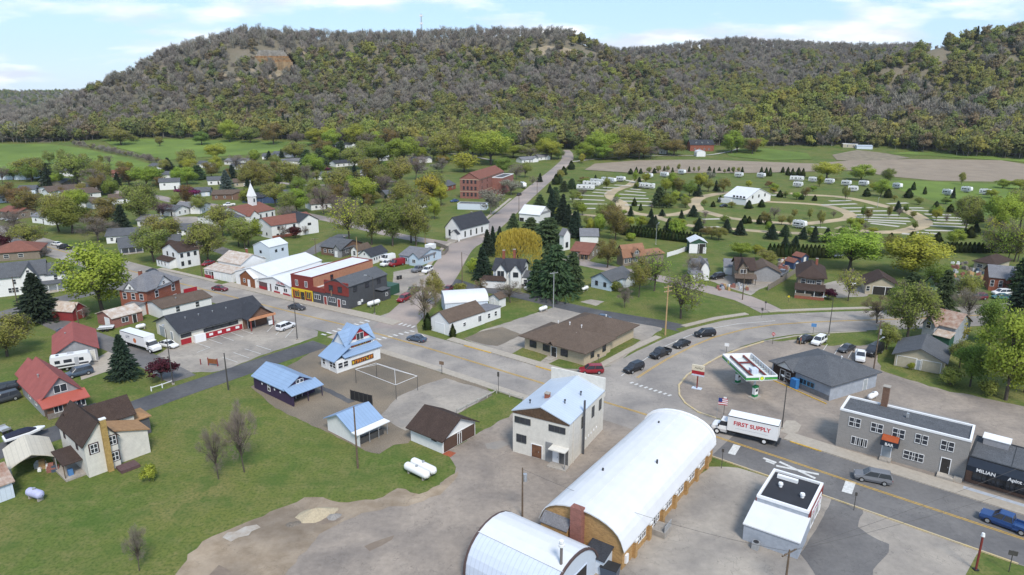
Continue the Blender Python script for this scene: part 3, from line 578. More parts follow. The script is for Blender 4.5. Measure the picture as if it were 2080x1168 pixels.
    def vents(s, pts, m=None):
        for x, y, z in pts: MB().tube((0, 0, -.2), (0, 0, .35), .09, .09, 8).tube((0, 0, .35), (0, 0, .5), .17, .17, 8).obj('roof_vent', m or steel, s.root, (x, y, z))
    def porch(s, x0, y0, x1, y1, h, rise=.5, roof=None, floor=.3, posts=4, pm=None, side_='f'):
        rm = ROOF[roof] if roof else s.rm
        s.part('porch_floor', x0, y0, 0, x1, y1, floor, concrete)
        pr = [(y0-.25, h-.08), (y1+.02, h+rise), (y1+.02, h+rise+.12), (y0-.25, h+.04)]
        o = MB().prism(pr, 'x', x0-.25, x1+.25).obj('porch_roof', rm, s.root); s.fixn(o)
        for i in range(posts):
            x = x0+.1+(x1-x0-.2)*i/max(1, posts-1); s.part('porch_post', x-.07, y0+.05, floor, x+.07, y0+.19, h, pm or s.trim)
_hm = []
def _handle():
    if not _hm: _hm.append(MB().box(.32, -.12, .95, .40, -.05, 1.1).mesh('door_handle', steel))
    return _hm[0]
def roofpt(u, v, z):
    p = Pz(u, v, z); p.z = 0; return p
# ---------------------------------------------------------------- buildings of the main street and the foreground
redp = mat('signal_red_panel', (.34, .02, .03), rough=.5); yel = mat('shop_yellow', (.70, .50, .03), rough=.5); orng = mat('sign_orange', (.70, .22, .02), rough=.5)
redt = mat('red_lettering', (.50, .02, .03), rough=.5); navyt = mat('navy_canvas', (.012, .018, .03), rough=.7); greenp = mat('station_green', (.01, .22, .07), rough=.4); lime = mat('lime_green', (.25, .55, .06), rough=.4)
# long restaurant beside the parking lot
B = Bld('restaurant', 'long restaurant with charcoal roof and red band beside the striped parking lot', 'restaurant', (369, 702), (541, 656), (307, 681), 3.0, 'cream', 'char', 'gable', 'x', 2.6, .5)
L, Dp = B.L, B.D
b0 = B.part('red_band', -.03, -.06, .1, L*.11, -.003, 1.35, redp); b1 = B.part('red_band', L*.27, -.06, .1, L*.70, -.003, 1.35, redp)
for u in (.33, .43, .53, .64): MB().box(-.45, -.09, .55, .45, -.06, 1.1).obj('poster', white, B.root, (L*u, 0, 0))
B.part('ice_chest', L*.13, -1.0, 0, L*.25, -.1, 1.7, white)
B.win('f', [.06, .31, .41, .51, .60], 1.75, 2.2, .7, 'v', fm=dark)
B.block(L*.72, -2.6, L+.3, 3, 3.1, 'gable', 'y', 2.3, .5, 'brown', 'char', z0=2.7)
fas = B.part('porch_fascia', L*.71, -3.3, 2.6, L+.8, -2.7, 3.1, mat('copper_fascia', (.55, .26, .14), rough=.5))
for u in (.73, 1.01): B.part('porch_post', L*u-.12, -3.1, 0, L*u+.12, -2.86, 2.6, mat('rust_red_steel', (.22, .05, .04), rough=.6))
B.part('entry_wall', L*.71, -.5, 0, L, -.02, 2.6, WALL['brown']); B.door('f', .80, 1.7, 2.1, 'dark', off=.52); B.part('banner', L*.95, -2.95, .4, L*1.0, -2.9, 1.4, white)
B.door('l', .35, 1.0, 2.1, 'grey'); B.door('l', .75, 2.6, 2.4, 'grey')
B.vents([(L*.15, Dp*.3, 4.6), (L*.3, Dp*.3, 4.6), (L*.46, Dp*.3, 4.6), (L*.62, Dp*.3, 4.6), (L*.85, Dp*.3, 4.6)])
B = Bld('low_white_shop', 'low white building with brown roof behind the long restaurant', 'shop', A(1330, 800), A(1725, 700), 9, 2.9, 'white', 'brown', 'gable', 'x', 1.0, .3)
B.win('f', [.3, .7], 1.2); B.vents([(B.L*.4, 3, 3.6)]); B.part('red_sign_board', B.L*.72, 6.5, 3.4, B.L*1.0, 6.7, 4.6, redp)
# brick house
B = Bld('brick_house', 'two-storey red brick house with grey hipped roof and white gables', 'house', A(1215, 755), A(1480, 645), A(1085, 703), 6.0, 'brick', 'grey', 'hip', 'x', 3.2, .5)
L, Dp = B.L, B.D
B.block(L*.25, -.25, L*.75, Dp*.5, 6.0, 'gable', 'y', 2.6, .35, 'white', 'grey', z0=5.6, wname='gable_wall', rname='gable_roof'); B.block(-.25, Dp*.3, L*.5, Dp*.8, 6.0, 'gable', 'x', 2.2, .3, 'white', 'grey', z0=5.6, wname='gable_wall', rname='gable_roof')
B.win('f', [.28, .78], 3.7, 1.1, 1.6); B.win('f', [.28, .8], .9, 1.1, 1.6); B.win('l', [.2, .5, .82], 3.7, 1.0, 1.5); B.win('f', [.5], 6.4, .8, .8, off=.25); B.win('l', .55, 6.3, .7, .8, off=.25)
B.part('entry_porch', -2.4, Dp*.1, 0, -.02, Dp*.55, 3.0, WALL['white']); B.part('porch_roof', -2.6, Dp*.06, 3.0, -.02, Dp*.59, 3.15, ROOF['grey']); B.door('l', .3, 1, 2, 'white', off=2.42); B.chimney(L*.35, Dp*.6, 7.5, 10, .7)
B = Bld('brick_garage', 'low worn brick garage with streaked tin roof beside the trailer', 'garage', A(925, 870), A(1165, 805), A(822, 822), 2.5, 'oldbrick', 'rusty', 'gable', 'x', 1.2, .3)
B.win('f', .4, .9, 1.5, 1.1, 'v'); B.door('l', .35, 2.0, 2.1, 'white'); B.door('f', .72, .9, 2.0, 'dark')
B = Bld('red_shed', 'dark red shed with pale tin roof under the big green tree', 'shed', A(600, 812), A(705, 772), A(505, 772), 2.6, 'red', 'rusty', 'gable', 'y', 1.6, .3); B.door('f', .5, 1.6, 2.0, 'red')
# red roofed garage and house
B = Bld('red_roof_garage', 'wide grey garage with red shingle roof beside the parked camper', 'garage', (115, 747), (201, 732), (51, 717), 2.9, 'grey', 'red', 'gable', 'y', 2.3, .45)
B.win('l', .42, 1.1, .8, 1.0); B.door('l', .30, 1.0, 2.05, 'white'); B.vents([(B.L*.3, B.D*.6, 4.2)]); B.door('f', .62, 4.6, 2.3, 'cream')
B = Bld('red_roof_house', 'bungalow with red roof, grey gable and brown brick porch front', 'house', Bc(290, 540), Bc(556, 464), Bc(97, 412), 3.1, 'grey', 'red', 'gable', 'y', 3.3, .5)
L, Dp = B.L, B.D
B.part('porch_wall', .2, -2.0, 0, L-.2, -.02, 2.4, WALL['brown']); B.part('stone_skirt', .15, -2.06, 0, L-.15, -1.94, 1.0, mat('grey_stone', (.25, .22, .2), scale=3, var=.25))
pr = [(-2.6, 2.2), (.05, 3.15), (.05, 3.3), (-2.6, 2.35)]; o = MB().prism(pr, 'x', -.5, L+.5).obj('porch_roof', ROOF['redm'], B.root); B.fixn(o)
B.win('f', [.3], .9, 1.2, 1.2, 'v', off=2.02); B.win('f', [.86], .9, 1.2, 1.2, 'v', off=2.02); B.door('f', .62, 1.1, 2.1, 'dark', off=2.02); B.win('f', .5, 3.6, 1.9, 1.3, 'v'); B.win('l', [.3, .6], 1, 1, 1.2)
B.block(L*.1, Dp, L*.8, Dp+5, 2.8, 'gable', 'y', 2.2, .4, 'grey', 'red'); B.vents([(L*.25, Dp*.5, 5.0)]); B.part('front_step', L*.55, -3.2, 0, L*.7, -2.06, .35, concrete)
# white house with brown roof and bare sheathing
B = Bld('brown_roof_house', 'white two-storey house with brown roof, bare tan sheathing and tan chimney', 'house', (182, 971), (247, 947), (122, 925), 5.3, 'offwhite', 'dbrown', 'gable', 'y', 2.7, .35, trim=white)
L, Dp = B.L, B.D; dtrim = mat('dark_plum_trim', (.06, .035, .035))
B.block(L-.01, 1.0, L+4.6, 5.2, 3.9, 'shedr', 'y', 1.5, .3, 'offwhite', 'tan', wname='wing_wall', rname='sheathed_roof'); B.block(-.3+L*.3, Dp-3.5, L+5, Dp+1.5, 4.6, 'gable', 'x', 2.2, .35, 'offwhite', 'dbrown', wname='rear_wall', rname='rear_roof')
B.block(L+4.2, Dp-3.0, L+7.4, Dp+.8, 2.9, 'hip', 'x', .9, .3, mat('porch_screen', (.10, .10, .11)), 'tan', wname='porch_screen', rname='porch_roof')
for u, z in ((.28, 3.6), (.86, 3.9), (.86, 1.3)):
    B.win('f', u, z, .85, 1.25, '+', off=.02); B.sign('f', u, z-.22, 1.35, 1.7, dtrim, off=-.055, name='window_surround')
B.win('l', [.3, .8], 3.5, .7, 1.4, fm=dtrim); B.win('l', .6, 1.2, .7, 1.2, fm=dtrim)
c = B.part('chimney', L*.56, -.55, 0, L*.56+.75, -.01, 8.3, mat('tan_flue_brick', (.42, .28, .10), scale=3, var=.2)); MB().box(L*.56-.05, -.6, 8.3, L*.56+.8, .05, 8.45).obj('chimney_cap', white, c)
B.part('cellar_hatch', L*.8, -2.4, 0, L*.8+2.6, -.3, .45, mat('plum_boards', (.11, .065, .065), kind='ribs')); o = MB().prism([(Dp*.15, 2.3), (Dp*.6, 2.9), (Dp*.6, 3.0), (Dp*.15, 2.4)], 'x', -2.6, .0).obj('side_porch_roof', ROOF['dbrown'], B.root); B.fixn(o)
for y in (Dp*.17, Dp*.55): B.part('side_porch_post', -2.5, y, 0, -2.38, y+.12, 2.4, wood)
B.part('side_porch_deck', -2.6, Dp*.12, 0, -.02, Dp*.62, .3, concrete); B.part('blue_barrel', -1.9, Dp*.2, .3, -1.3, Dp*.2+.6, 1.2, mat('blue_plastic', (.08, .2, .42)))
# carport and shed, far left
cp = thing('carport', 'open carport with beige steel roof beside the brown-roofed house', 'carport', P(28, 983), math.atan2((P(117, 957)-P(28, 983)).y, (P(117, 957)-P(28, 983)).x))
Lc = (P(117, 957)-P(28, 983)).length
o = MB().prism([(-.3, 2.3), (Lc*.18, 3.0), (Lc*.5, 3.7), (Lc*.82, 3.0), (Lc+.3, 2.3), (Lc+.3, 2.42), (Lc*.82, 3.12), (Lc*.5, 3.82), (Lc*.18, 3.12), (-.3, 2.42)], 'y', -.3, 7.5).obj('roof', ROOF['beige'], cp); Bld.fixn(None, o)
MB().box(-.1, 7.0, 0, Lc+.1, 7.15, 2.6).obj('rear_wall', WALL['tan'], cp)
for x in (0, Lc):
    for y in (0, 3.5, 7): MB().box(x-.06, y-.06, 0, x+.06, y+.06, 2.5).obj('post', steel, cp)
B = Bld('rusty_roof_shed', 'white shed with rust-streaked roof at the edge of the lawn', 'shed', (-62, 1045), (31, 1010), 6, 2.5, 'bluegrey', 'rust', 'gable', 'x', 1.6, .3)
# purple and white stands with blue roofs
B = Bld('purple_stand', 'dark purple stand with blue steel roof on the gravel lot', 'stand', H_(345, 613), H_(548, 536), H_(132, 507), 2.5, 'purple', 'blue', 'gable', 'y', 1.7, .3)
L, Dp = B.L, B.D; o = MB().prism([(-2.6, 2.0), (.05, 2.75), (.05, 2.87), (-2.6, 2.12)], 'x', -.3, L+.3).obj('porch_roof', ROOF['blue'], B.root); B.fixn(o)
for x in (.1, L*.5, L-.1): B.part('porch_post', x-.06, -2.5, 0, x+.06, -2.38, 2.05, WALL['purple'])
B.win('f', [.45, .58], 2.9, .6, .6, 'n'); B.win('l', .5, .9, .7, 1.3); B.part('side_screen', -.03, -2.45, 0, .03, -.02, 2.0, WALL['purple']); B.door('f', .45, 1.2, 2, 'dark')
for y in (.12, .3, .5, .7): B.part('notice', -.06, Dp*y, 1.5, -.02, Dp*y+.35, 1.85, white)
B = Bld('white_stand', 'white stand with blue steel roof and open counter behind the tall pole', 'stand', H_(812, 893), H_(1005, 806), H_(620, 812), 2.3, 'white', 'blue', 'gable', 'x', 1.6, .45)
L, Dp = B.L, B.D; B.part('eave_board', -.5, -2.0, 2.05, L+.5, -.5, 2.2, white)
for x in (.05, L*.35, L*.68, L): B.part('porch_post', x-.05, -1.9, 0, x+.05, -1.8, 2.05, steel)
B.part('counter', .4, -1.4, 0, L-.4, -.8, .9, mat('dark_counter', (.06, .06, .06))); B.part('side_wall', -.04, -1.9, 0, .02, -.01, 2.1, WALL['white'])
B.win('f', .5, 1.0, L*.7, 1.0, 'v3', fm=dark)
# house-shop with blue roof
B = Bld('blue_roof_shop', 'white shop in a gabled house with blue roof and orange signs', 'shop', PX(653, 745), PX(685, 759), PX(772, 728), 2.5, 'white', 'blue', 'shed', 'x', .01, .1)
L, Dp = B.L, B.D; xm = L*.72
for o in list(B.root.children): bpy.data.objects.remove(o)
B.block(0, Dp*.32, xm, Dp*.95, 4.7, 'gable', 'y', 2.3, .4, 'white', 'blue'); B.block(.15, Dp*.36, xm+.08, Dp*.92, 4.7, 'gable', 'x', 2.9, .35, 'white', 'blue', wname='cross_wall', rname='cross_roof')
B.part('front_wall', 0, 0, 0, L, Dp*.33, 2.4, WALL['white']); B.part('side_wall', xm, Dp*.33, 0, L, Dp, 2.7, WALL['white'])
o = MB().prism([(-.4, 2.3), (Dp*.36, 4.6), (Dp*.36, 4.72), (-.4, 2.42)], 'x', -.35, L*.95).obj('front_roof', ROOF['blue'], B.root); B.fixn(o)
o = MB().prism([(xm-.1, 3.5), (L+.4, 2.75), (L+.4, 2.86), (xm-.1, 3.62)], 'y', Dp*.16, Dp*1.03).obj('side_roof', ROOF['blue'], B.root); B.fixn(o)
o = MB().prism([(Dp*.40, 5.3), (Dp*.88, 5.3), (Dp*.64, 7.35)], 'x', xm+.1, xm+.16).obj('red_gable_panel', redp, B.root); B.fixn(o)
B.win('f', [.2], .9, .8, 1.1); B.win('f', [.66, .86], .9, .9, 1.1); B.door('f', .42, .9, 2); B.win('r', [.08, .2], .9, 1.0, 1.1); B.win('r', .64, 5.0, 1.7, 1.4, 'v', box=(0, 0, xm+.14, Dp)); B.win('l', .55, 3.4, .7, 1.4)
dsign = mat('dark_sign_board', (.10, .05, .03)); signc = [orng, yel, redt, orng]
for sg, w_, h_, n_, sd in ((B.sign('r', .58, .7, 5.4, 1.0, dsign, name='shop_sign'), 5.2, .85, 9, 3), (B.sign('r', .66, 3.75, 5.0, .75, dsign, box=(0, 0, xm+.1, Dp), name='shop_sign'), 4.8, .62, 10, 5)):
    obj('lettering', strokes_mesh(w_, h_, signc, n_, sd), sg, (0, -.086, h_*.58), (math.pi/2, 0, 0))
B.vents([(L*.3, Dp*.5, 6.6), (L*.12, Dp*.8, 6.4)])
st = MB()
for i in range(12): st.box(-3.6+i*.28, Dp*.30, i*.24, -3.2+i*.28, Dp*.30+1.2, i*.24+.08)
st.tube((-3.6, Dp*.30, .9), (-.3, Dp*.30, 3.7), .05); st.tube((-3.6, Dp*.30+1.2, .9), (-.3, Dp*.30+1.2, 3.7), .05); st.box(-.9, Dp*.28, 2.8, 0, Dp*.30+1.4, 2.92)
st.obj('outside_stair', mat('grey_timber', (.42, .41, .39)), B.root)
# brown roofed double garage
B = Bld('double_garage', 'white two-door garage with dark brown roof beside the gas tanks', 'garage', H_(1440, 969), H_(1667, 838), H_(1205, 883), 2.5, 'white', 'dbrown', 'gable', 'y', 2.1, .55)
B.door('f', .26, 3.6, 2.15, 'brown'); B.door('f', .74, 3.6, 2.15, 'brown'); B.door('f', .5, .8, 1.9, 'brown'); B.win('l', .25, 1.6, 1.2, .4, 'n')
# two-storey white building on the corner
B = Bld('corner_hall', 'two-storey aged white building with silver steel roof on the corner', 'building', I_(578, 514), I_(873, 596), I_(1113, 412), I_(0, 297)[1], 'offwhite', 'silver', 'gable', 'y', 1.6, .15)
L, Dp = B.L, B.D; h = B.h; ft = mat('dark_sash', (.07, .075, .07))
o = MB().prism([(0, h-.3), (L, h-.3), (L, h-.05), (L/2, h+1.5), (0, h-.05)], 'y', -.09, -.015).obj('gable_boards', mat('weathered_gable_boards', (.12, .075, .045), kind='ribs', scale=3, var=.3), B.root); B.fixn(o)
B.win('f', [.18], h-1.75, 2.6, .9, 'v3', fm=ft); B.win('f', [.79], h-1.75, 2.6, .9, 'v3', fm=ft); B.win('f', .16, 2.0, 1.6, 1.2, 'v', fm=ft); B.door('f', .44, 1.7, 2.1, 'rust'); B.part('grey_boarding', L*.6, -.12, 0, L*.72, -.01, 3.2, mat('grey_boards', (.24, .24, .24), kind='siding')); B.door('f', .77, .9, 2.05, 'white')
B.part('entry_shade_panel', L*.84, -.06, .2, L*.99, -.01, 2.7, mat('painted_entry_shade', (.10, .10, .10))); B.part('entry_slab', L*.7, -1.6, 0, L+.2, -.02, .2, concrete); B.part('entry_post', L-.1, -1.4, .2, L+.02, -1.28, 2.9, steel); B.part('entry_roof', L*.72, -1.6, 2.9, L+.1, -.02, 3.05, WALL['offwhite'])  # flat dark panel paints the shade of the recessed entry onto the wall
B.win('r', [.66, .88], h-2.6, .9, 1.7, fm=ft); B.win('r', [.36], h-2.6, .9, 1.7, fm=ft)
B.part('false_front', -.1, Dp-.1, h-1, L+.15, Dp+.2, h+2.2, WALL['offwhite']); B.part('flue_pipe', L+.25, Dp*.33, 0, L+.5, Dp*.33+.25, h+2.0, mat('dark_flue', (.12, .12, .13), metal=.5)); B.part('downpipe', L+.02, Dp*.1, 0, L+.14, Dp*.1+.12, h, WALL['offwhite'])
B.chimney(L*.42, Dp*.28, h+.8, h+2.2, .7); B.vents([(L*.72, Dp*.3, h+1.2), (L*.8, Dp*.62, h+1.0), (L*.2, Dp*.15, h+.9)], dark)
for i in range(5): B.part('wall_vent', L+.0, Dp*(.45+.08*i), 1.6, L+.1, Dp*(.45+.08*i)+.25, 1.9, white)
# brick hall with white arched roof
B = Bld('arched_brick_hall', 'tan brick hall under a long white arched roof', 'hall', (1102, 1090), (1263, 1158), (1449, 936), 3.0, 'tanbrick', 'whitem', 'arch', 'y', 3.0, .35)
L, Dp = B.L, B.D
c = B.part('chimney', L*.40, -.9, 0, L*.40+1.5, -.01, 6.4, WALL['oldbrick']); o = MB().prism([(-1.2, 2.9), (-.01, 3.9), (-.01, 4.0), (-1.2, 3.0)], 'x', .3, L*.38).obj('lean_to_roof', ROOF['grey'], B.root); B.fixn(o); B.part('lean_to_wall', .4, -1.1, 0, L*.37, -.01, 2.9, WALL['tanbrick'])
B.part('annex_wall', L*.66, -2.2, 0, L*.88, -.01, 2.0, WALL['bluegrey']); o = MB().prism([(-2.4, 1.95), (-.01, 2.6), (-.01, 2.72), (-2.4, 2.07)], 'x', L*.64, L*.9).obj('annex_roof', ROOF['char'], B.root); B.fixn(o)
for i in range(7):
    y = Dp*(.10+.135*i); B.part('pilaster', L, y-.3, 0, L+.4, y+.3, 2.2, WALL['tanbrick']); B.part('pilaster_cap', L+.002, y-.34, 2.2, L+.45, y+.34, 2.5, white)
    if i < 6: B.win('r', [.10+.135*i+.05, .10+.135*i+.09], 1.1, 1.0, 1.3, '+')
B.door('r', .30, 1.0, 2.1, 'dark'); B.part('stoop', L, Dp*.27, 0, L+1.8, Dp*.34, .8, concrete); B.part('stoop_rail', L+1.7, Dp*.27, .8, L+1.75, Dp*.34, 1.7, steel); B.part('meter_box', L, Dp*.02, .5, L+.25, Dp*.04, 1.6, white)
o = MB().prism([(L*(.5-.53*math.cos(math.pi*i/14)), 3.0+3.55*math.sin(math.pi*i/14)**.9) for i in range(15)]+[(L*(.5+.5*math.cos(math.pi*i/14)), 2.9+2.6*math.sin(math.pi*i/14)) for i in range(15)], 'y', Dp-.1, Dp+.35).obj('arched_parapet', white, B.root); B.fixn(o)
B.part('roof_ridge', L*.5-.12, -.3, 6.12, L*.5+.12, Dp+.2, 6.22, ROOF['whitem'])
for x, y in ((.3, .3), (.75, .5), (.35, .85)): B.part('roof_vent', L*x, Dp*y, 5.2, L*x+.2, Dp*y+.2, 6.3, dark)
# small steel arch building in the foreground
r1, r2 = Pz(1000, 1055, 5), Pz(1168, 1132, 5); d = (r2-r1); ax = math.atan2(d.y, d.x); Ln = d.length; nrm = Vector((d.y, -d.x, 0)).normalized()
st_ = r1+nrm*5.0
B = Bld('steel_arch_shed', 'rounded steel arch shed in white and pale blue-grey in front of the brick hall', 'shed', (st_.x, st_.y, 0), (st_+d).to_tuple(), 10.0, .6, 'bluegrey', 'silver', 'arch', 'x', 4.4, .02, pts=True)
L = B.L; bluew = mat('pale_blue_steel', (.50, .55, .64), rough=.45, kind='ribs', var=.03)
for o in B.root.children:
    if o.name.startswith('roof'): o.data.materials[0] = bluew
top = MB().prism([(5+5.08*math.cos(t), .78+4.5*math.sin(t)**.9) for t in [math.pi*k/12 for k in range(2, 9)]]+[(5+5.02*math.cos(t), .72+4.44*math.sin(t)**.9) for t in [math.pi*k/12 for k in range(8, 1, -1)]], 'x', -.1, L+.1).obj('white_roof_sheet', ROOF['whitem'], B.root); B.fixn(top)
for x in (-.12, L): 
    rim = MB().prism([(5-5.2*math.cos(math.pi*k/16), .55+4.75*math.sin(math.pi*k/16)**.9) for k in range(17)]+[(5+5.0*math.cos(math.pi*k/16), .55+4.5*math.sin(math.pi*k/16)**.9) for k in range(17)], 'x', x-.06, x+.18).obj('dark_rim', mat('brown_trim', (.09, .06, .055)), B.root); B.fixn(rim)
B.door('r', .62, 2.6, 2.6, 'dark', z=.05, fm=bluew)
# little store by the road
B = Bld('roadside_store', 'small flat-roofed store with black roof and white lean-to beside the road', 'shop', L_(330, 600), L_(672, 723), L_(838, 425), 2.2, 'greyblue', 'white', 'shed', 'x', .9, .12)
L, Dp = B.L, B.D
for o in list(B.root.children): bpy.data.objects.remove(o)
B.block(0, 0, L, Dp*.36, 2.2, 'shed', 'x', .8, .12, 'greyblue', 'whitem', wname='lean_to_wall', rname='lean_to_roof'); B.block(.15, Dp*.36, L-.15, Dp, 3.7, 'flat', 'x', .35, 0, 'greyblue', 'black')
sg = B.sign('r', .66, 2.6, Dp*.42, 1.0, white, name='shop_sign'); obj('lettering', strokes_mesh(Dp*.39, .78, [mat('magenta_letters', (.40, .02, .20)), redt], 8, 9), sg, (0, -.086, .5), (math.pi/2, 0, 0)); B.part('red_fascia', L-.13, Dp*.36, 2.5, L-.02, Dp, 3.75, WALL['oxblood']); B.part('red_fascia', .02, Dp*.36, 2.5, .13, Dp, 3.75, WALL['oxblood'])
B.win('r', [.6, .8], .5, 1.6, 1.9, 'v', off=-.14); B.door('r', .95, .9, 2, 'white', off=-.14)
for x, y in ((.3, .7), (.75, .62)): MB().tube((0, 0, 0), (0, 0, .35), .22, .22, 8).tube((0, 0, .35), (0, 0, .6), .32, .28, 8).obj('roof_vent', white, B.root, (L*x, Dp*y, 3.76))
B.part('roof_kerb', L*.15, Dp*.86, 3.76, L*.55, Dp*.9, 4.2, white); ac = B.part('air_conditioner', L*.22, -1.2, 0, L*.22+.8, -.4, .9, steel); MB().tube((L*.22+.4, -.8, .9), (L*.22+.4, -.8, .95), .33, .33, 12).obj('fan_grille', dark, ac)
# the grey brick bar and its neighbour
bk = roofpt(1725, 806, 6.2); pa = P(1697, 905); pb = P(1957, 977); dd = (pb-pa).normalized(); dep = abs((bk-pa).x*-dd.y+(bk-pa).y*dd.x)
B = Bld('grey_brick_bar', 'long two-storey grey brick bar with white sash windows and black awning', 'bar', (1697, 905), (1957, 977), dep, 6.1, 'greybrick', 'dgrey', 'flat', 'x', .3, 0)
L, Dp = B.L, B.D
for u in (.13, .31, .48, .655, .845): B.win('f', [u-.02, u+.02], 4.0, .85, 1.35, 'h')
B.win('f', [.155, .20], 1.1, 1.05, 1.2, 'v'); B.win('f', [.22], 1.1, 1.05, 1.2, 'v'); B.win('f', [.575, .62, .66], 1.1, 1.1, 1.2, 'h'); B.door('f', .41, 1.15, 2.2, 'grey', z=.45); B.door('f', .855, 1.1, 2.3, 'dark', z=.4)
aw = MB().prism([(-1.3, 2.75), (-.01, 2.75), (-.01, 4.0), (-.5, 3.95), (-1.1, 3.5)], 'x', L*.36, L*.50).obj('awning', navyt, B.root); B.fixn(aw); t_ = MB().prism([(-1.12, 3.52), (-.5, 3.98), (-.02, 4.04), (-.02, 4.07), (-.5, 4.01), (-1.14, 3.54)], 'x', L*.365, L*.495).obj('awning_top', mat('rust_orange_canvas', (.33, .07, .02)), B.root); B.fixn(t_)
q = obj('lettering', text_mesh('BAR', .62, white, True), B.root, (L*.43, -1.32, 3.05), (math.pi/2, 0, 0))
B.part('door_step', L*.37, -1.3, 0, L*.46, -.02, .45, concrete); B.part('door_step', L*.81, -1.3, 0, L*.93, -.02, .4, concrete); B.chimney(L*.30, Dp*.97, 5, 9.4, .9, 'brown'); B.part('planter', L*.93, -1.0, 0, L*.99, -.3, .6, concrete)
B.part('rear_wing_roof', L*.3, Dp, 0, L*.95, Dp+3.5, 5.2, WALL['greybrick']); B.part('rooftop_duct', L*.5, Dp*.5, 6.2, L*.52, Dp*.5+.4, 6.9, steel)
B = Bld('glass_front_store', 'single-storey store with grey flat roof and dark lettered awning', 'shop', (1958, 977), (2260, 1067), dep+2, 3.9, 'brown', 'dgrey', 'flat', 'x', .15, 0, trim=dark)
L, Dp = B.L, B.D
aw = MB().prism([(-1.7, 2.6), (-1.6, 2.55), (-.01, 2.6), (-.01, 3.9), (-.25, 3.95), (-1.7, 3.35)], 'x', .1, L-.2).obj('awning', navyt, B.root); B.fixn(aw)
for t_, x in (('MILIAN', L*.145), ('Apint -', L*.36)): obj('lettering', text_mesh(t_, .7, white, True), B.root, (x, -1.72, 2.98), (math.pi/2, 0, 0))
B.win('f', [.12, .22, .32, .42], .6, 2.2, 1.8, 'v', fm=dark); B.part('side_step', .2, -2.6, 0, L, -1.8, .14, mat('blue_grey_concrete', (.38, .41, .46), scale=2)); B.part('rooftop_unit', L*.06, Dp*.7, 3.95, L*.25, Dp*.95, 4.9, mat('grey_unit', (.30, .30, .32))); B.part('rooftop_unit_lid', L*.05, Dp*.69, 4.9, L*.26, Dp*.97, 5.0, white)
for x in (.3, .55): B.part('roof_seam', L*x, .3, 3.97, L*x+.08, Dp-.3, 4.0, dark)
# filling station shop
B = Bld('station_shop', 'grey hip-roofed filling station shop behind the pump canopy', 'shop', J(985, 425), J(1386, 600), J(1513, 425), 3.0, 'greyblue', 'dgrey', 'hip', 'x', 2.3, .6)
L, Dp = B.L, B.D
B.part('dark_wood_wall', .3, -.06, 0, L*.42, -.01, 2.7, mat('dark_wood_front', (.05, .032, .025), kind='ribs')); B.door('f', .2, 1.0, 2.1, 'dark', off=.06); B.win('f', [.3], 1, .9, 1.1, off=.06); B.part('stone_skirt', L*.45, -.09, 0, L+.02, -.01, 1.0, mat('grey_block_skirt', (.20, .20, .21), scale=3, var=.2)); B.win('f', [.56, .68], 1.15, 1.6, .9, 'v', fm=mat('sky_blue_poster', (.12, .38, .60)))
B.block(L*.12, -.62, L*.4, Dp*.4, 3.0, 'gable', 'y', 1.3, .3, 'white', 'dgrey', z0=2.95, wname='gable_wall', rname='gable_roof'); B.part('ice_machine', L*.42, -1.3, 0, L*.52, -.3, 1.9, mat('blue_ice_box', (.04, .18, .45))); B.part('yellow_kerb', -.5, -1.6, 0, L+.6, -1.4, .14, yellow); B.vents([(L*.55, Dp*.8, 4.2)], white); B.door('r', .75, 1.0, 2.1, 'grey')
# pump canopy
ca, cb_, cc = Pz(*J(810, 440), 4.6), Pz(*J(1028, 432), 4.6), Pz(*J(628, 283), 4.6)
d = cb_-ca; ax = math.atan2(d.y, d.x); Lx = d.length; q = cc-ca; Dy = abs(-q.x*math.sin(ax)+q.y*math.cos(ax)); sh = q.x*math.cos(ax)+q.y*math.sin(ax)
bpy.context.view_layer.update()
T = thing('pump_canopy', 'green and white filling station canopy open on top with red beams', 'canopy', (ca.x, ca.y, 0.02), ax)
fb = MB(); 
for x0, y0, x1, y1 in ((0, 0, Lx, .12), (0, Dy-.12, Lx, Dy), (0, .12, .12, Dy-.12), (Lx-.12, .12, Lx, Dy-.12)): fb.box(x0, y0, 4.0, x1, y1, 4.95)
fb.obj('fascia', white, T)
for z0, z1, m in ((4.12, 4.62, greenp), (4.33, 4.40, lime)):
    k = .014 if m is greenp else .022; b = MB(); b.box(-k, -k, z0, Lx+k, 0, z1); b.box(-k, 0, z0, 0, Dy, z1); b.box(Lx, 0, z0, Lx+k, Dy, z1); b.obj('green_stripe' if m is greenp else 'lime_stripe', m, T)
MB().box(.12, .12, 4.02, Lx-.12, Dy-.12, 4.12).obj('deck', mat('canopy_deck', (.62, .66, .64), kind='ribs'), T)
rb = mat('red_oxide_beam', (.17, .035, .03), rough=.7); b = MB()
for x in (Lx*.28, Lx*.72): MB().box(x-.15, .15, 4.35, x+.15, Dy-.15, 4.6).obj('beam', rb, T)
for y in (Dy*.3, Dy*.68): MB().box(Lx*.28, y-.15, 4.36, Lx*.72, y+.15, 4.58).obj('beam', rb, T)
MB().box(Lx*.38, Dy*.24, 4.13, Lx*.6, Dy*.36, 5.0).obj('sign_light_box', bluew, T)
for i in range(9): MB().box(Lx-.5, Dy*(.08+.1*i), 4.12, Lx-.12, Dy*(.08+.1*i)+.06, 4.9).obj('bracket', steel, T)
for pp_ in (J(862, 545), J(745, 440)):
    q_ = T.matrix_basis.inverted() @ P(*pp_); MB().box(q_.x-.15, q_.y-.15, 0, q_.x+.15, q_.y+.15, 4.02).obj('column', white, T)
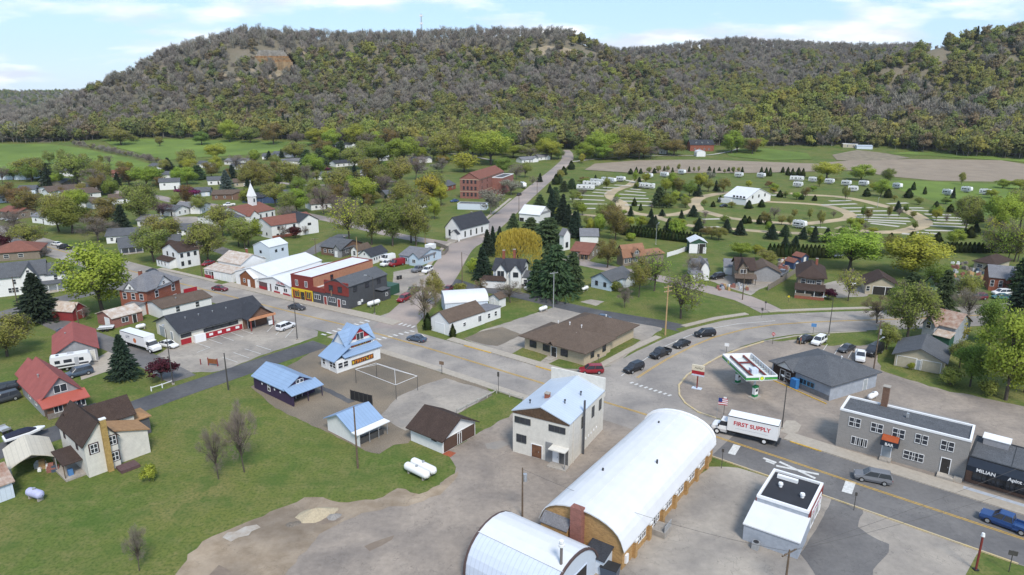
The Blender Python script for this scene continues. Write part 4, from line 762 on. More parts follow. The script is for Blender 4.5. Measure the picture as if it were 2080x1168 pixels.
def helios(parent, loc, rot):
    e = MB().tube((0, -.03, 0), (0, -.07, 0), .52, .52, 20).obj('emblem', white, parent, loc, rot); b = MB()
    for ring, r, m in ((18, .44, lime), (14, .30, mat('emblem_yellow', (.75, .70, .05)))):
        b = MB()
        for i in range(ring):
            t = 2*math.pi*i/ring; w = math.pi/ring*.95; b.add([(0, -.075-.004*(m is not lime), 0), (r*.75*math.cos(t-w), -.075-.004*(m is not lime), r*.75*math.sin(t-w)), (r*math.cos(t), -.075-.004*(m is not lime), r*math.sin(t)), (r*.75*math.cos(t+w), -.075-.004*(m is not lime), r*.75*math.sin(t+w))], [(0, 1, 2, 3)])
        b.obj('petals', m, e)
helios(T, (Lx*.5, 0, 4.45), 0); helios(T, (0, Dy*.72, 4.45), -math.pi/2)
for pp_, lab in ((J(868, 572), 'green and white fuel pump under the canopy, with its island nearer the box truck'), (J(750, 472), 'green and white fuel pump under the canopy, on the island toward the curving street')):
    p = P(*pp_); t2 = thing('fuel_pump', lab, 'fuel pump', p, ax+.5, 'fuel pumps')
    MB().box(-1.1, -.7, 0, 1.1, .7, .16).obj('island', concrete, t2); MB().box(-.45, -.3, .16, .45, .3, 1.9).obj('cabinet', white, t2); MB().box(-.5, -.34, 1.9, .5, .34, 2.25).obj('green_cap', greenp, t2); MB().box(-.47, -.32, .16, .47, .32, .6).obj('green_base', greenp, t2); MB().box(-.3, -.33, 1.2, .3, -.3, 1.7).obj('screen', glass, t2); MB().tube((.46, -.1, .7), (.75, -.1, .9), .04).tube((.75, -.1, .9), (.5, -.1, 1.6), .04).obj('hose', black, t2)
# houses on the right
B = Bld('tan_garage', 'tan two-door garage with grey-brown roof behind the filling station', 'garage', K(828, 462), K(1150, 525), 10, 2.7, 'tan', 'dgrey', 'gable', 'y', 1.9, .6)
B.door('f', .25, 3.4, 2.2, 'tan'); B.door('f', .74, 3.4, 2.2, 'tan'); B.door('f', .5, .95, 2.0, 'grey')
B = Bld('rust_roof_house', 'weathered old house with rust-red tin roof behind the tan garage', 'house', N_(1255, 832), N_(1500, 895), 8, 4.2, 'greyblue', 'rust', 'gable', 'x', 2.4, .3)
B.block(.2, -1.6, B.L*.42, 4, 4.2, 'gable', 'y', 2.0, .3, 'greyblue', 'rust', wname='front_wall', rname='front_roof'); B.win('f', .22, 3.3, .9, 1.4, off=1.6); B.part('lean_to', B.L*.5, -2.4, 0, B.L, -.01, 2.3, mat('green_porch', (.03, .09, .06))); o = MB().prism([(-2.6, 2.3), (0, 3.2), (0, 3.3), (-2.6, 2.4)], 'x', B.L*.45, B.L+.2).obj('lean_to_roof', ROOF['rusty'], B.root); B.fixn(o)
B = Bld('brown_hip_office', 'brown hip-roofed buff brick office with lawns beside the intersection', 'office', G(897, 906), G(1336, 1032), G(1515, 925), 2.9, 'buff', 'brown', 'hip', 'x', 2.5, 1.0)
L, Dp = B.L, B.D
B.win('f', [.15, .38], .9, 1.7, 1.4, 'v', fm=dark); B.win('f', [.68], .9, 1.7, 1.4, 'v', fm=dark); B.win('r', [.3, .75], .9, 1.2, 1.3, 'v', fm=dark); B.door('f', .51, 1.3, 2.1, 'dark'); B.part('entry_slab', L*.45, -2.2, 0, L*.56, -.02, .12, concrete)
o = MB().prism([(L*.45, 2.85), (L*.505, 3.7), (L*.56, 2.85), (L*.56, 2.97), (L*.505, 3.85), (L*.45, 2.97)], 'y', -1.3, 2.5).obj('entry_gable', ROOF['brown'], B.root); B.fixn(o)
B.block(L*.12, Dp+.6, L*.96, Dp+11, 2.9, 'hip', 'x', 2.4, 1.0, 'buff', 'brown', wname='rear_wall', rname='rear_roof'); B.vents([(L*.2, Dp*.8, 4.4), (L*.4, Dp*.8, 4.8), (L*.6, Dp*.8, 4.8), (L*.7, Dp*.4, 4.6), (L*.6, Dp+8, 4.6)], white)
B = Bld('white_gabled_shop', 'long white gabled shop with brown roof at the street corner', 'shop', G(205, 770), G(339, 813), G(579, 716), 3.2, 'white', 'brown', 'gable', 'y', 2.0, .2)
L, Dp = B.L, B.D; B.win('r', [.42], 1.2, .8, .8); B.win('r', [.86], 1.0, 1.0, 1.4, 'v'); B.block(1.0, Dp, L-.2, Dp+6, 2.6, 'shed', 'y', .3, .2, 'white', 'grey', wname='rear_wall', rname='rear_roof'); B.win('r', [.3, .7], 1.0, .8, 1.1, box=(0, Dp, L-.2, Dp+6)); B.door('f', .5, 2.8, 2.3, 'white')
p = Pz(*G(306, 560), 3.5); p2 = Pz(*G(625, 540), 3.5)
B = Bld('arched_white_shed', 'white shed with low rounded roof behind the white gabled shop', 'shed', (p.x, p.y, 0), (p2.x, p2.y, 0), 8, 3.2, 'bluegrey', 'whitem', 'arch', 'x', 1.6, .15, pts=True)
B = Bld('small_white_shed', 'small white shed with brown roof at the edge of the lawn', 'shed', G(633, 590), G(708, 607), G(757, 588), 2.5, 'white', 'brown', 'gable', 'y', 1.0, .25); B.door('f', .4, .9, 2.0)
# ---------------------------------------------------------------- the shop row across the street
B = Bld('grey_corner_tavern', 'two-storey charcoal building with red brick parapet at the side street corner', 'tavern', E_(922, 601), E_(1202, 658), E_(1530, 549), 3.4, 'darkgrey', 'dgrey', 'shed', 'y', .01, 0)
L, Dp = B.L, B.D
for o in list(B.root.children): bpy.data.objects.remove(o)
B.block(L*.38, 0, L, Dp, 6.0, 'gable', 'y', 1.6, .25, 'darkgrey', 'dgrey'); B.block(0, 0, L*.38-.02, Dp*.7, 3.6, 'flat', 'x', .3, 0, 'darkgrey', 'rose', wname='side_wall', rname='side_roof')
B.part('brick_parapet', L*.36, -.14, 3.5, L+.1, .3, 6.9, WALL['oxblood']); B.part('brick_parapet', -.05, -.12, 3.2, L*.37, .25, 4.4, WALL['oxblood'])
B.win('f', [.55, .80], 4.3, 1.3, 1.4, 'v', fm=dark, off=.15); B.win('f', [.13, .55], 1.2, 2.2, 1.2, 'v3'); B.win('f', .88, 1.2, 1.0, .9, 'v'); B.door('f', .36, 1.0, 2.2, 'red'); B.door('f', .74, 1.0, 2.2, 'red'); B.win('r', [.18, .48, .78], 4.2, 1.3, 1.3, 'v', fm=dark)
B.part('side_porch', L, Dp*.68, 0, L+2.6, Dp*.88, 2.4, WALL['darkgrey']); o = MB().prism([(Dp*.66, 2.9), (Dp*.90, 2.9), (Dp*.90, 3.0), (Dp*.66, 3.0)], 'x', L, L+2.8).obj('side_porch_roof', ROOF['dgrey'], B.root); B.fixn(o); B.win('r', .5, 1.2, .8, .8, box=(0, Dp*.68, L+2.6, Dp*.88))
B.sign('f', .64, 3.3, .3, 1.5, mat('brown_hanging_sign', (.25, .16, .10)), off=1.2, name='hanging_sign'); B.part('meter', L+.01, Dp*.3, .8, L+.25, Dp*.34, 1.5, white); B.part('rear_lean_to', L*.5, Dp, 0, L+1, Dp+4, 2.6, WALL['darkgreen']); B.part('wall_unit', L+.01, Dp*.22, .4, L+.5, Dp*.27, 1.2, white)
B = Bld('red_shop', 'two-storey dark red shop with yellow trimmed front and white roof', 'shop', E_(757, 567), E_(921, 600), 24, 6.6, 'oxblood', 'whitem', 'flat', 'x', .25, 0, trim=WALL['oxblood'])
L, Dp = B.L, B.D
B.win('f', [.27, .72], 3.9, .9, 1.5, 'v', fm=white); B.part('yellow_band', -.03, -.12, 2.7, L+.03, -.01, 3.1, yel); B.part('yellow_post', -.02, -.13, 0, .3, -.005, 2.7, yel); B.part('yellow_post', L-.3, -.13, 0, L+.02, -.005, 2.7, yel)
B.part('tan_side_wall', L+.003, .5, 3.4, L+.09, Dp, 6.55, mat('salmon_side_wall', (.42, .20, .12), var=.1)); B.win('r', [.3], 4.3, 1.0, 1.7, off=.1)
B.win('f', [.25], .8, 1.5, 1.5, 'v', fm=yel); B.win('f', [.80], .8, 1.3, 1.7, 'v', fm=yel); B.door('f', .52, 1.5, 2.3, 'dark', fm=yel); B.sign('f', .5, 2.35, 2.0, .65, yel, None, name='shop_sign'); B.sign('f', .2, 2.35, 1.6, .4, orng, None, name='shop_sign')
B = Bld('barbecue_shop', 'low white gabled barbecue shop with red lettering', 'restaurant', E_(492, 492), E_(748, 558), 22, 2.9, 'white', 'whitem', 'gable', 'y', 1.6, .3)
L, Dp = B.L, B.D
B.sign('f', .70, 2.75, 3.6, .85, None, rows=[('J & J BBQ', .85, .4, redt)]); B.sign('f', .70, 2.35, 4.2, .3, dark, name='sign_strip'); B.win('f', [.57, .84], 1.0, 1.5, 1.0, 'v'); B.door('f', .71, .95, 2.1); B.part('red_skirt', L*.48, -.1, 0, L*.66, -.01, .6, redp); B.part('red_skirt', L*.76, -.1, 0, L*.98, -.01, .6, redp)
B.part('porch_shade_panel', .3, -.06, .2, L*.4, -.01, 2.3, mat('painted_porch_shade', (.12, .07, .07))); B.part('porch_rail', .3, -.14, .2, L*.25, -.07, 1.0, redp); B.door('f', .33, .9, 2.1, 'white', off=.07)  # open porch is a flat panel with its shade painted in as dark colour
B = Bld('wood_front_shop', 'small shop with stained wood gable front and white roof', 'shop', E_(348, 463), E_(459, 492), 16, 3.0, 'wood', 'whitem', 'gable', 'y', 1.9, .25)
B.door('f', .62, .95, 2.1); B.win('f', .3, 1.2, .9, 1.0); B.part('white_side_wall', B.L+.003, .2, 0, B.L+.08, B.D, 2.95, WALL['white'])
B = Bld('corner_store', 'white store with streaked tin roof, shallow porch roof and red corner', 'shop', E_(66, 402), E_(280, 445), 10, 3.0, 'white', 'rusty', 'shed', 'y', .01, 0)
L, Dp = B.L, B.D
for o in list(B.root.children): bpy.data.objects.remove(o)
B.block(0, 0, L, Dp*.45, 2.7, 'shed', 'x', .9, .2, 'white', 'rusty', wname='shop_wall', rname='shop_roof'); B.block(L*.12, Dp*.4, L*.95, Dp+3, 4.6, 'gable', 'x', 2.2, .3, 'white', 'rusty')
B.part('red_skirt', -.03, -.08, 0, L*.33, -.01, 1.0, redp); B.win('f', [.08, .2], 1.1, 1.1, 1.1, 'v'); B.door('f', .3, 1.0, 2.1, 'dark'); B.door('f', .5, 1.9, 2.1, 'white'); B.door('f', .75, 1.0, 2.1, 'white'); B.win('l', [.6, .75], 4.0, 1.0, 1.3, box=(L*.12, Dp*.4, L, Dp+3)); B.chimney(L*.6, Dp, 6, 7.8, .5)
c1, c2 = Pz(*E_(300, 345), 4.2), Pz(*E_(560, 385), 4.2)
B = Bld('white_metal_store', 'wide white metal-roofed storehouse behind the wood-fronted shop', 'storehouse', (c1.x, c1.y, 0), (c2.x, c2.y, 0), 22, 3.8, 'white', 'whitem', 'gable', 'y', 1.8, .2, pts=True)
c1, c2 = Pz(*E_(600, 375), 4.0), Pz(*E_(840, 318), 4.0)
B = Bld('blue_steel_shed', 'tall pale blue steel shed with white roof behind the shops', 'shed', E_(457, 270), E_(582, 290), E_(797, 262), 5.2, 'bluegrey', 'white', 'gable', 'y', 1.6, .15)
B.win('f', [.45], 3.0, .8, .8, 'n', fm=dark); B.win('r', [.35, .7], 3.2, .8, .8, 'n', fm=dark); B.door('f', .5, 2.6, 1.6, 'dark')
B = Bld('charcoal_bungalow', 'charcoal bungalow with dark roof and white trimmed windows behind the shops', 'house', E_(985, 222), E_(1150, 243), E_(1252, 186), 3.0, 'brown', 'dgrey', 'gable', 'x', 2.0, .4)
B.block(B.L*.72, -1.2, B.L, B.D*.6, 2.9, 'gable', 'y', 1.4, .3, 'grey', 'dgrey', wname='front_wall', rname='front_roof'); B.win('f', [.2, .42, .55], 1.0, 1.0, 1.1); B.win('r', [.25, .5], 1.0, 1.4, 1.2, 'v'); B.door('f', .84, .9, 2, off=1.2); B.chimney(B.L*.55, B.D*.6, 4, 5.6, .5, 'darkgrey')
B = Bld('dark_roof_cottage', 'small white cottage with charcoal roof beside the parked vans', 'house', E_(1282, 290), E_(1378, 303), E_(1525, 262), 2.8, 'white', 'char', 'gable', 'y', 1.8, .3); B.win('r', [.2, .35, .5, .65, .8], 1.1, .7, .9, 'n'); B.win('f', .5, 3.0, .6, .6, 'n')
B = Bld('brown_cottage', 'little cottage with brown roof tucked behind the dark-roofed cottage', 'house', E_(1222, 245), E_(1275, 252), 7, 2.6, 'white', 'brown', 'gable', 'y', 1.4, .3); B.win('f', .5, 1)
B = Bld('pale_blue_cottage', 'pale blue cottage with light grey roof by the side street', 'house', E_(1605, 291), E_(1765, 313), E_(1895, 247), 2.8, 'paleblue', 'grey', 'gable', 'x', 1.7, .35)
B.block(B.L*.55, -.8, B.L+.02, B.D*.7, 2.8, 'gable', 'y', 1.5, .3, 'paleblue', 'grey', wname='front_wall', rname='front_roof'); B.win('f', [.3], 1, 1.2, 1.1, 'v'); B.win('f', [.78], 1, 1.2, 1.1, 'v', off=.8); B.win('r', [.2, .3, .4, .65], 1, .8, 1.2); B.part('rooftop_box', B.L*.5, B.D*.7, 3.5, B.L*.8, B.D*.95, 5.0, WALL['white'])
# left-hand houses
B = Bld('white_farmhouse', 'large white farmhouse with grey gables behind the dark spruce', 'house', A(-40, 620), A(395, 570), 9, 5.4, 'white', 'dgrey', 'gable', 'x', 3.0, .4)
L, Dp = B.L, B.D; B.block(L*.55, -2.0, L*.85, Dp*.6, 5.4, 'gable', 'y', 2.8, .35, 'white', 'dgrey', wname='front_wall', rname='front_roof'); B.win('f', .7, 6.0, .7, 1.1, off=2.0); B.win('f', [.66, .74], 3.2, .8, 1.4, off=2.0); B.win('f', [.1, .4], 3.2, .8, 1.3); B.win('f', [.3, .36, .42], .9, .8, 1.3); B.porch(L*.85, -1.8, L+4.5, -.02, 2.6, .5, posts=4); B.block(L, 0, L+4.5, Dp*.8, 5.0, 'gable', 'x', 2.4, .35, wname='wing_wall', rname='wing_roof'); B.win('f', .5, 3.2, .8, 1.3, box=(L, 0, L+4.5, Dp))
B = Bld('brown_roof_ranch', 'brown-roofed ranch house behind the large white farmhouse', 'house', A(-60, 330), A(330, 300), 12, 2.8, 'taupe', 'rose', 'hip', 'x', 2.6, .5); B.win('f', [.3, .6], 1, 1.4, 1.1)
B = Bld('white_street_house', 'two-storey white house with dark roof on the corner beyond the crosswalk', 'house', A(1335, 350), A(1470, 385), A(1636, 352), 5.4, 'white', 'dbrown', 'gable', 'y', 2.2, .35)
B.win('f', [.3, .65], 3.6, .7, 1.2, fm=dark); B.win('r', [.12, .45, .78], 3.6, .8, 1.2, fm=dark); B.win('r', [.12, .45], .9, .8, 1.3, fm=dark); B.block(-.3, -2.2, B.L*.75, 0, 2.3, 'shed', 'x', .8, .2, 'white', 'dbrown', wname='porch_wall', rname='porch_roof'); B.win('f', [.12, .3, .5], .8, .7, 1.2, off=2.2); B.block(-4, 2, -.02, 8, 4.8, 'gable', 'x', 2.0, .3, 'offwhite', 'dbrown', wname='rear_wall', rname='rear_roof')
B = Bld('porch_cottage', 'grey-roofed cottage with white railed porch across the main street', 'house', A(985, 265), A(1160, 245), 8, 2.8, 'grey', 'dgrey', 'gable', 'x', 2.2, .4); B.porch(0, -2, B.L, -.02, 2.4)
B = Bld('long_white_cottage', 'long white cottage with mossy grey roof beneath the bare tree', 'house', A(870, 180), A(1160, 165), 9, 2.8, 'white', 'dgrey', 'gable', 'x', 2.0, .4); B.win('f', [.15, .35, .6, .85], 1, .9, 1.1)
# churches, parish hall and school
B = Bld('steeple_church', 'white church with red-brown roof and slender white steeple', 'church', D(400, 866), D(640, 815), D(320, 805), 4.2, 'white', 'rose', 'gable', 'x', 2.6, .3)
L, Dp = B.L, B.D; B.win('f', [.3, .5, .7, .9], 1.5, .7, 1.6, 'n', fm=dark); B.block(L*.02, -2.5, L*.3, 1, 3.8, 'gable', 'y', 2.0, .3, 'white', 'rose', wname='vestry_wall', rname='vestry_roof'); B.win('f', .15, 1.5, .7, 1.4, 'n', fm=dark, off=2.5)
B.block(-9, .5, -.02, Dp-.5, 3.4, 'gable', 'x', 1.9, .3, 'white', 'dgrey', wname='annex_wall', rname='annex_roof'); tw = B.part('tower', L*.62, Dp*.35, 5.5, L*.62+2.6, Dp*.35+2.6, 10.2, WALL['white'])
for f_, bx in (('f', None), ('r', None)): B.win(f_, .5, 7.8, .7, 1.4, 'n', fm=dark, box=(L*.62, Dp*.35, L*.62+2.6, Dp*.35+2.6))
b = MB(); b.add([(-.2, -.2, 0), (2.8, -.2, 0), (2.8, 2.8, 0), (-.2, 2.8, 0), (1.3, 1.3, 6.0)], [(0, 1, 4), (1, 2, 4), (2, 3, 4), (3, 0, 4), (3, 2, 1, 0)]); b.box(1.26, 1.26, 5.8, 1.34, 1.34, 7.2); b.box(1.0, 1.27, 6.6, 1.6, 1.33, 6.7); b.obj('spire', white, B.root, (L*.62, Dp*.35, 10.2))
B = Bld('parish_shed', 'tiny white shed with brown roof beside the steeple church', 'shed', D(100, 845), D(182, 840), 4, 2.4, 'white', 'rose', 'gable', 'x', 1.2, .25); B.door('f', .5, .9, 1.9)
B = Bld('parish_hall', 'two-storey white hall with brick base and dark roof below the steeple church', 'hall', D(615, 983), D(970, 925), D(512, 940), 5.2, 'white', 'rose', 'gable', 'x', 2.2, .35)
L, Dp = B.L, B.D; B.part('brick_base', -.04, -.08, 0, L*.55, -.01, 1.2, WALL['brick']); B.win('f', [.12, .2, .42, .55], .5, .9, 1.2, fm=dark); B.win('f', [.15, .5, .75], 3.4, .9, 1.1, fm=dark); B.block(L*.58, -1.6, L+.2, Dp+.3, 5.4, 'gable', 'y', 2.4, .35, 'white', 'char', wname='hall_wall', rname='hall_roof'); B.win('f', .8, 3.6, 1.4, .8, 'v', off=1.6, fm=dark); B.win('l', [.3, .6], 1, .7, 1.0, fm=dark)
B = Bld('white_church', 'plain white church with charcoal roof and arched windows by the side street', 'church', F_(332, 958), F_(452, 975), F_(608, 905), 4.8, 'white', 'char', 'gable', 'y', 4.0, .35)
L, Dp = B.L, B.D; B.win('f', .28, 1.7, .8, 2.2, 'n', fm=dark); B.door('f', .7, 1.5, 2.2, 'white', off=1.5); B.block(L*.5, -1.5, L*.95, 0, 3.0, 'gable', 'y', 1.3, .2, 'white', 'char', wname='porch_wall', rname='porch_roof'); B.win('r', [.15, .35, .55, .75], 1.4, .7, 2.0, 'n', fm=dark); B.part('foundation', -.04, -.04, 0, L+.04, Dp+.04, .7, concrete); b = MB()
for i in range(4): b.box(L*.5-.3, -4.0+i*.6, 0, L*.95+.3, -1.52, .2*(i+1))
b.obj('steps', concrete, B.root); B.chimney(L*.5, Dp*.65, 7.5, 9.2, .6, 'darkgrey')
B = Bld('brick_school', 'three-storey dark red brick school with reddish hipped roof', 'school', F_(447, 633), F_(600, 640), F_(740, 560), 10.5, 'oldbrick', 'rose', 'gable', 'y', 3.2, .3)
L, Dp = B.L, B.D
for z in (1.2, 4.6, 8.0): B.win('f', [.2, .4, .6, .8], z, 1.2, 1.9, 'h', fm=WALL['oldbrick']); B.win('r', [.1, .3, .5, .7, .9], z, 1.2, 1.9, 'h', fm=WALL['oldbrick'])
B.part('stone_course', -.08, -.08, 3.6, L+.08, Dp+.08, 3.85, WALL['buff']); B.part('stone_course', -.08, -.08, 10.0, L+.08, Dp+.08, 10.3, WALL['buff']); B.block(L, Dp*.5, L+6, Dp, 9, 'flat', 'x', .4, 0, 'oldbrick', 'dgrey', wname='wing_wall', rname='wing_roof')
B = Bld('school_shed', 'long low grey-white shed in front of the brick school', 'shed', F_(425, 722), F_(650, 728), 6, 2.8, 'bluegrey', 'dgrey', 'flat', 'x', .1, 0)
B = Bld('school_annex', 'low dark brick house beside the brick school', 'house', F_(322, 582), F_(412, 560), 9, 2.8, 'brick', 'dgrey', 'gable', 'x', 2.2, .3); B.win('f', [.3, .7], 1)
B = Bld('white_barn', 'white barn with bright white roof and grey gable end by the side street', 'barn', F_(915, 815), F_(1075, 832), F_(1110, 800), 3.6, 'white', 'whitem', 'gable', 'x', 3.0, .3); B.door('f', .12, 2.2, 1.6, 'dark'); B.door('f', .5, 2.2, 1.6, 'dark'); B.part('grey_gable', B.L+.003, .6, 3.6, B.L+.07, B.D-.6, 4.6, WALL['grey'])
# houses between the side street and the campground
B = Bld('victorian_house', 'white gabled Victorian house with slate roof behind the bare shrubs', 'house', G(665, 440), G(880, 452), 9, 4.9, 'white', 'char', 'gable', 'x', 2.3, .4)
L, Dp = B.L, B.D
for x0, x1 in ((.12, .48), (.62, .98)): B.block(L*x0, -1.3, L*x1, Dp*.6, 4.9, 'gable', 'y', 2.0, .35, 'white', 'char', wname='gable_wall', rname='gable_roof')
B.win('f', [.23, .35], 3.3, .8, 1.5, fm=dark, off=1.3); B.win('f', [.8], 3.3, 1.4, 1.3, 'v', fm=dark, off=1.3); B.block(-3, -2.5, L*.45, -1.32, 2.2, 'hip', 'x', 1.2, .3, 'white', 'dbrown', wname='porch_wall', rname='porch_roof'); B.block(L, 0, L+3, 5, 3, 'shed', 'x', .6, .2, 'white', 'dgrey', wname='side_wall', rname='side_roof'); B.win('f', [.3, .7], 1, 1, 1.3, box=(L, 0, L+3, 5)); B.chimney(L*.25, Dp*.5, 7, 9.6, .7); B.chimney(L*.6, Dp*.6, 7, 9.8, .7)
B = Bld('tall_white_house', 'tall narrow white house with grey roof behind the dark pines', 'house', G(1185, 180), G(1232, 170), G(1275, 148), 5.6, 'white', 'grey', 'gable', 'y', 2.0, .3); B.win('r', [.3, .7], 3.6, .7, 1.2, fm=dark); B.win('f', .5, 1, 1.2, 1.8, fm=dark); B.win('r', .7, 1, .7, 1.2, fm=dark)
B = Bld('grey_roof_garage', 'white garage with pale grey metal roof behind the tan bungalows', 'garage', M_(313, 218), M_(460, 220), 9, 2.8, 'white', 'grey', 'gable', 'x', 2.0, .3); B.door('f', .2, 2.4, 2.1, 'white')
B = Bld('taupe_bungalow', 'taupe bungalow with reddish brown roof and timber porch', 'house', M_(240, 340), M_(395, 355), M_(470, 300), 2.8, 'taupe', 'rose', 'gable', 'x', 1.9, .4); B.win('f', [.25, .7], 1, 1.2, 1.2, 'v'); B.win('r', [.3, .7], 1, 1, 1.2); B.porch(B.L*.55, -2, B.L, -.02, 2.3, .4, posts=3, pm=treated)
B = Bld('gambrel_house', 'tan-roofed gambrel house with white windows', 'house', M_(610, 385), M_(660, 405), M_(760, 360), 3.2, 'taupe', 'orange', 'gambrel', 'y', 3.4, .4); B.win('r', [.15, .35, .6, .85], 1, 1.1, 1.4, 'v'); B.win('f', .5, 3.8, .9, 1.2); B.block(B.L*.3, B.D*.4, B.L+1.0, B.D*.7, 4.6, 'gable', 'x', 1.2, .3, 'taupe', 'orange', wname='dormer_wall', rname='dormer_roof', z0=3); B.win('r', .5, 4.0, 1.2, .9, 'v', box=(0, B.D*.4, B.L+1.0, B.D*.7)); B.block(.5, B.D, B.L-.3, B.D+8, 2.8, 'hip', 'x', 1.6, .4, 'taupe', 'orange', wname='rear_wall', rname='rear_roof')
B = Bld('light_blue_house', 'small light blue house with grey roof on the broad lawn', 'house', M_(402, 573), M_(562, 608), M_(682, 537), 2.9, 'paleblue', 'dgrey', 'gable', 'y', 1.9, .35); B.win('f', [.28, .7], 1, .8, 1.2, fm=dark); B.win('r', [.3, .6], 1, .8, 1.2); B.block(B.L-.5, B.D*.55, B.L+1.2, B.D, 2.8, 'gable', 'x', 1.3, .3, 'white', 'dgrey', wname='porch_wall', rname='porch_roof')
B = Bld('green_pole_shed', 'dark green steel shed with white roof by the white fence', 'shed', M_(1205, 300), M_(1335, 302), M_(1437, 270), 4.0, 'darkgreen', 'white', 'gable', 'y', 1.3, .3); B.door('f', .25, 3.2, 3.2, 'white'); B.door('f', .7, 2.6, 3.4, 'dark'); B.door('f', .9, .9, 2.1, 'white'); B.win('r', [.5, .75], 1.5, .8, .7, 'n')
B = Bld('white_gable_house', 'white house with grey gambrel-like roof and fretted gable near the green shed', 'house', M_(1230, 510), M_(1350, 512), M_(1452, 455), 3.2, 'white', 'grey', 'gable', 'x', 2.2, .35); B.block(B.L*.45, -1, B.L+.1, B.D*.8, 3.2, 'gambrel', 'y', 2.4, .3, 'white', 'grey', wname='front_wall', rname='front_roof'); B.win('r', [.15, .4, .65, .85], 1.2, .8, 1.4, fm=dark); B.win('f', [.2, .35], 1, .8, 1.4, fm=dark); B.win('r', .4, 4.2, .9, 1.2, fm=dark, off=.1); B.block(-1, -2.6, B.L*.5, -1.02, 2.3, 'shed', 'x', .6, .2, 'white', 'grey', wname='porch_wall', rname='porch_roof')
B = Bld('craftsman_house', 'taupe house with dark roof, deep shaded porch and cluttered front garden', 'house', M_(1575, 545), M_(1720, 552), M_(1800, 490), 4.4, 'taupe', 'dbrown', 'gable', 'x', 2.4, .5); L, Dp = B.L, B.D; B.block(L*.1, -.6, L*.62, Dp*.6, 4.6, 'gable', 'y', 2.2, .45, 'taupe', 'dbrown', wname='gable_wall', rname='gable_roof'); B.win('f', .36, 3.4, 1.6, 1.1, 'v', off=.6); B.porch(-.4, -2.8, L+.2, -.62, 2.4, .7, 'brown', .5, 5, dark); B.win('r', [.2, .5, .8], 1.2, .8, 1.6, off=.02); B.block(L, Dp*.4, L+8, Dp+3, 2.9, 'gable', 'y', 2.0, .4, 'grey', 'brown', wname='rear_wall', rname='rear_roof')
B = Bld('white_lean_garage', 'white garage beside the dark-porched taupe house', 'garage', M_(1480, 470), M_(1560, 475), 7, 2.6, 'white', 'grey', 'gable', 'x', 1.6, .3); B.door('f', .5, 2.6, 2.1, 'white')
B = Bld('foursquare_house', 'taupe foursquare house with brown hipped roof, pillared porch and brick base', 'house', N_(230, 480), N_(440, 500), N_(545, 410), 5.4, 'taupe', 'dbrown', 'hip', 'x', 2.6, .7)
L, Dp = B.L, B.D; B.win('f', [.2, .8], 3.5, 1.1, 1.3); B.win('f', .5, 3.7, 1.8, .9, 'v3'); B.win('r', [.2, .5, .8], 3.5, .8, 1.3); B.win('r', [.3, .7], 1, .9, 1.5); B.porch(-.5, -3, L+.2, -.02, 2.5, 1.0, 'dbrown', .8, 4); B.part('porch_rail', -.5, -3, .8, L*.55, -2.85, 1.5, WALL['taupe']); B.part('brick_base', -.55, -3.06, 0, L+.25, -2.95, .8, WALL['brick']); B.block(L*.25, -.5, L*.75, 2, 5.45, 'gable', 'x', .8, .4, 'taupe', 'dbrown', z0=5.3, wname='dormer_wall', rname='dormer_roof'); B.chimney(L*.7, Dp*.6, 7, 9, .6); B.part('side_steps', L+.02, Dp*.3, 0, L+2.5, Dp*.5, .7, WALL['brick'])
B = Bld('three_bay_garage', 'tan garage with brown roof and dark open bays beside the foursquare house', 'garage', N_(785, 468), N_(1050, 490), 9, 2.9, 'tan', 'dbrown', 'gable', 'y', 2.2, .5); B.door('f', .42, 3.0, 2.3, 'dark'); B.door('f', .8, 3.0, 2.3, 'dark'); B.win('f', .08, 1, .8, 1.3)  # dark door panels stand for the shade inside the open bays
B = Bld('sage_house', 'sage green house with black roof between two evergreens', 'house', N_(1262, 470), N_(1345, 492), N_(1440, 460), 3.6, 'green', 'char', 'gable', 'y', 1.8, .4); B.win('f', .6, .8, 1.0, 1.6); B.win('r', .4, 1, .9, 1.2)
B = Bld('grey_cabin', 'small grey-roofed cabin partly hidden by evergreens', 'house', N_(1500, 490), N_(1630, 495), 7, 2.5, 'taupe', 'dgrey', 'gable', 'x', 1.8, .4); B.win('f', [.3, .7], .8, 1.1, 1.4)
B = Bld('red_brick_cottage', 'red brick house with light grey roof and white arched windows', 'house', N_(1785, 440), N_(2030, 465), 10, 4.0, 'brick', 'grey', 'gable', 'x', 2.4, .4); B.block(B.L*.55, -1.5, B.L+.1, B.D*.7, 4.0, 'gable', 'y', 2.2, .35, 'brick', 'grey', wname='front_wall', rname='front_roof'); B.win('f', [.1, .38], 1.4, .8, 1.7); B.win('f', [.7, .9], 1.2, .8, 1.7, off=1.5); B.win('f', .78, 4.2, .8, 1.2, off=1.5)
B = Bld('brown_ranch_house', 'low brown-roofed ranch house among the yard clutter', 'house', N_(1665, 270), N_(1830, 300), N_(2010, 270), 2.7, 'tan', 'dbrown', 'hip', 'x', 1.8, .6); B.door('f', .85, .9, 2); B.win('f', .3, 1, 1.4, 1)
for a, b, lab in ((N_(205, 270), N_(255, 262), 'little blue garden shed with reddish roof beside the grey plank fence'), (N_(265, 225), N_(325, 215), 'little blue garden shed behind the other one, by the hedge')):
    B = Bld('garden_shed', lab, 'shed', a, b, 3.5, 2.2, 'navy', 'rose', 'gable', 'y', 1.0, .2, group='blue garden sheds'); B.door('f', .5, .9, 1.9, 'white')
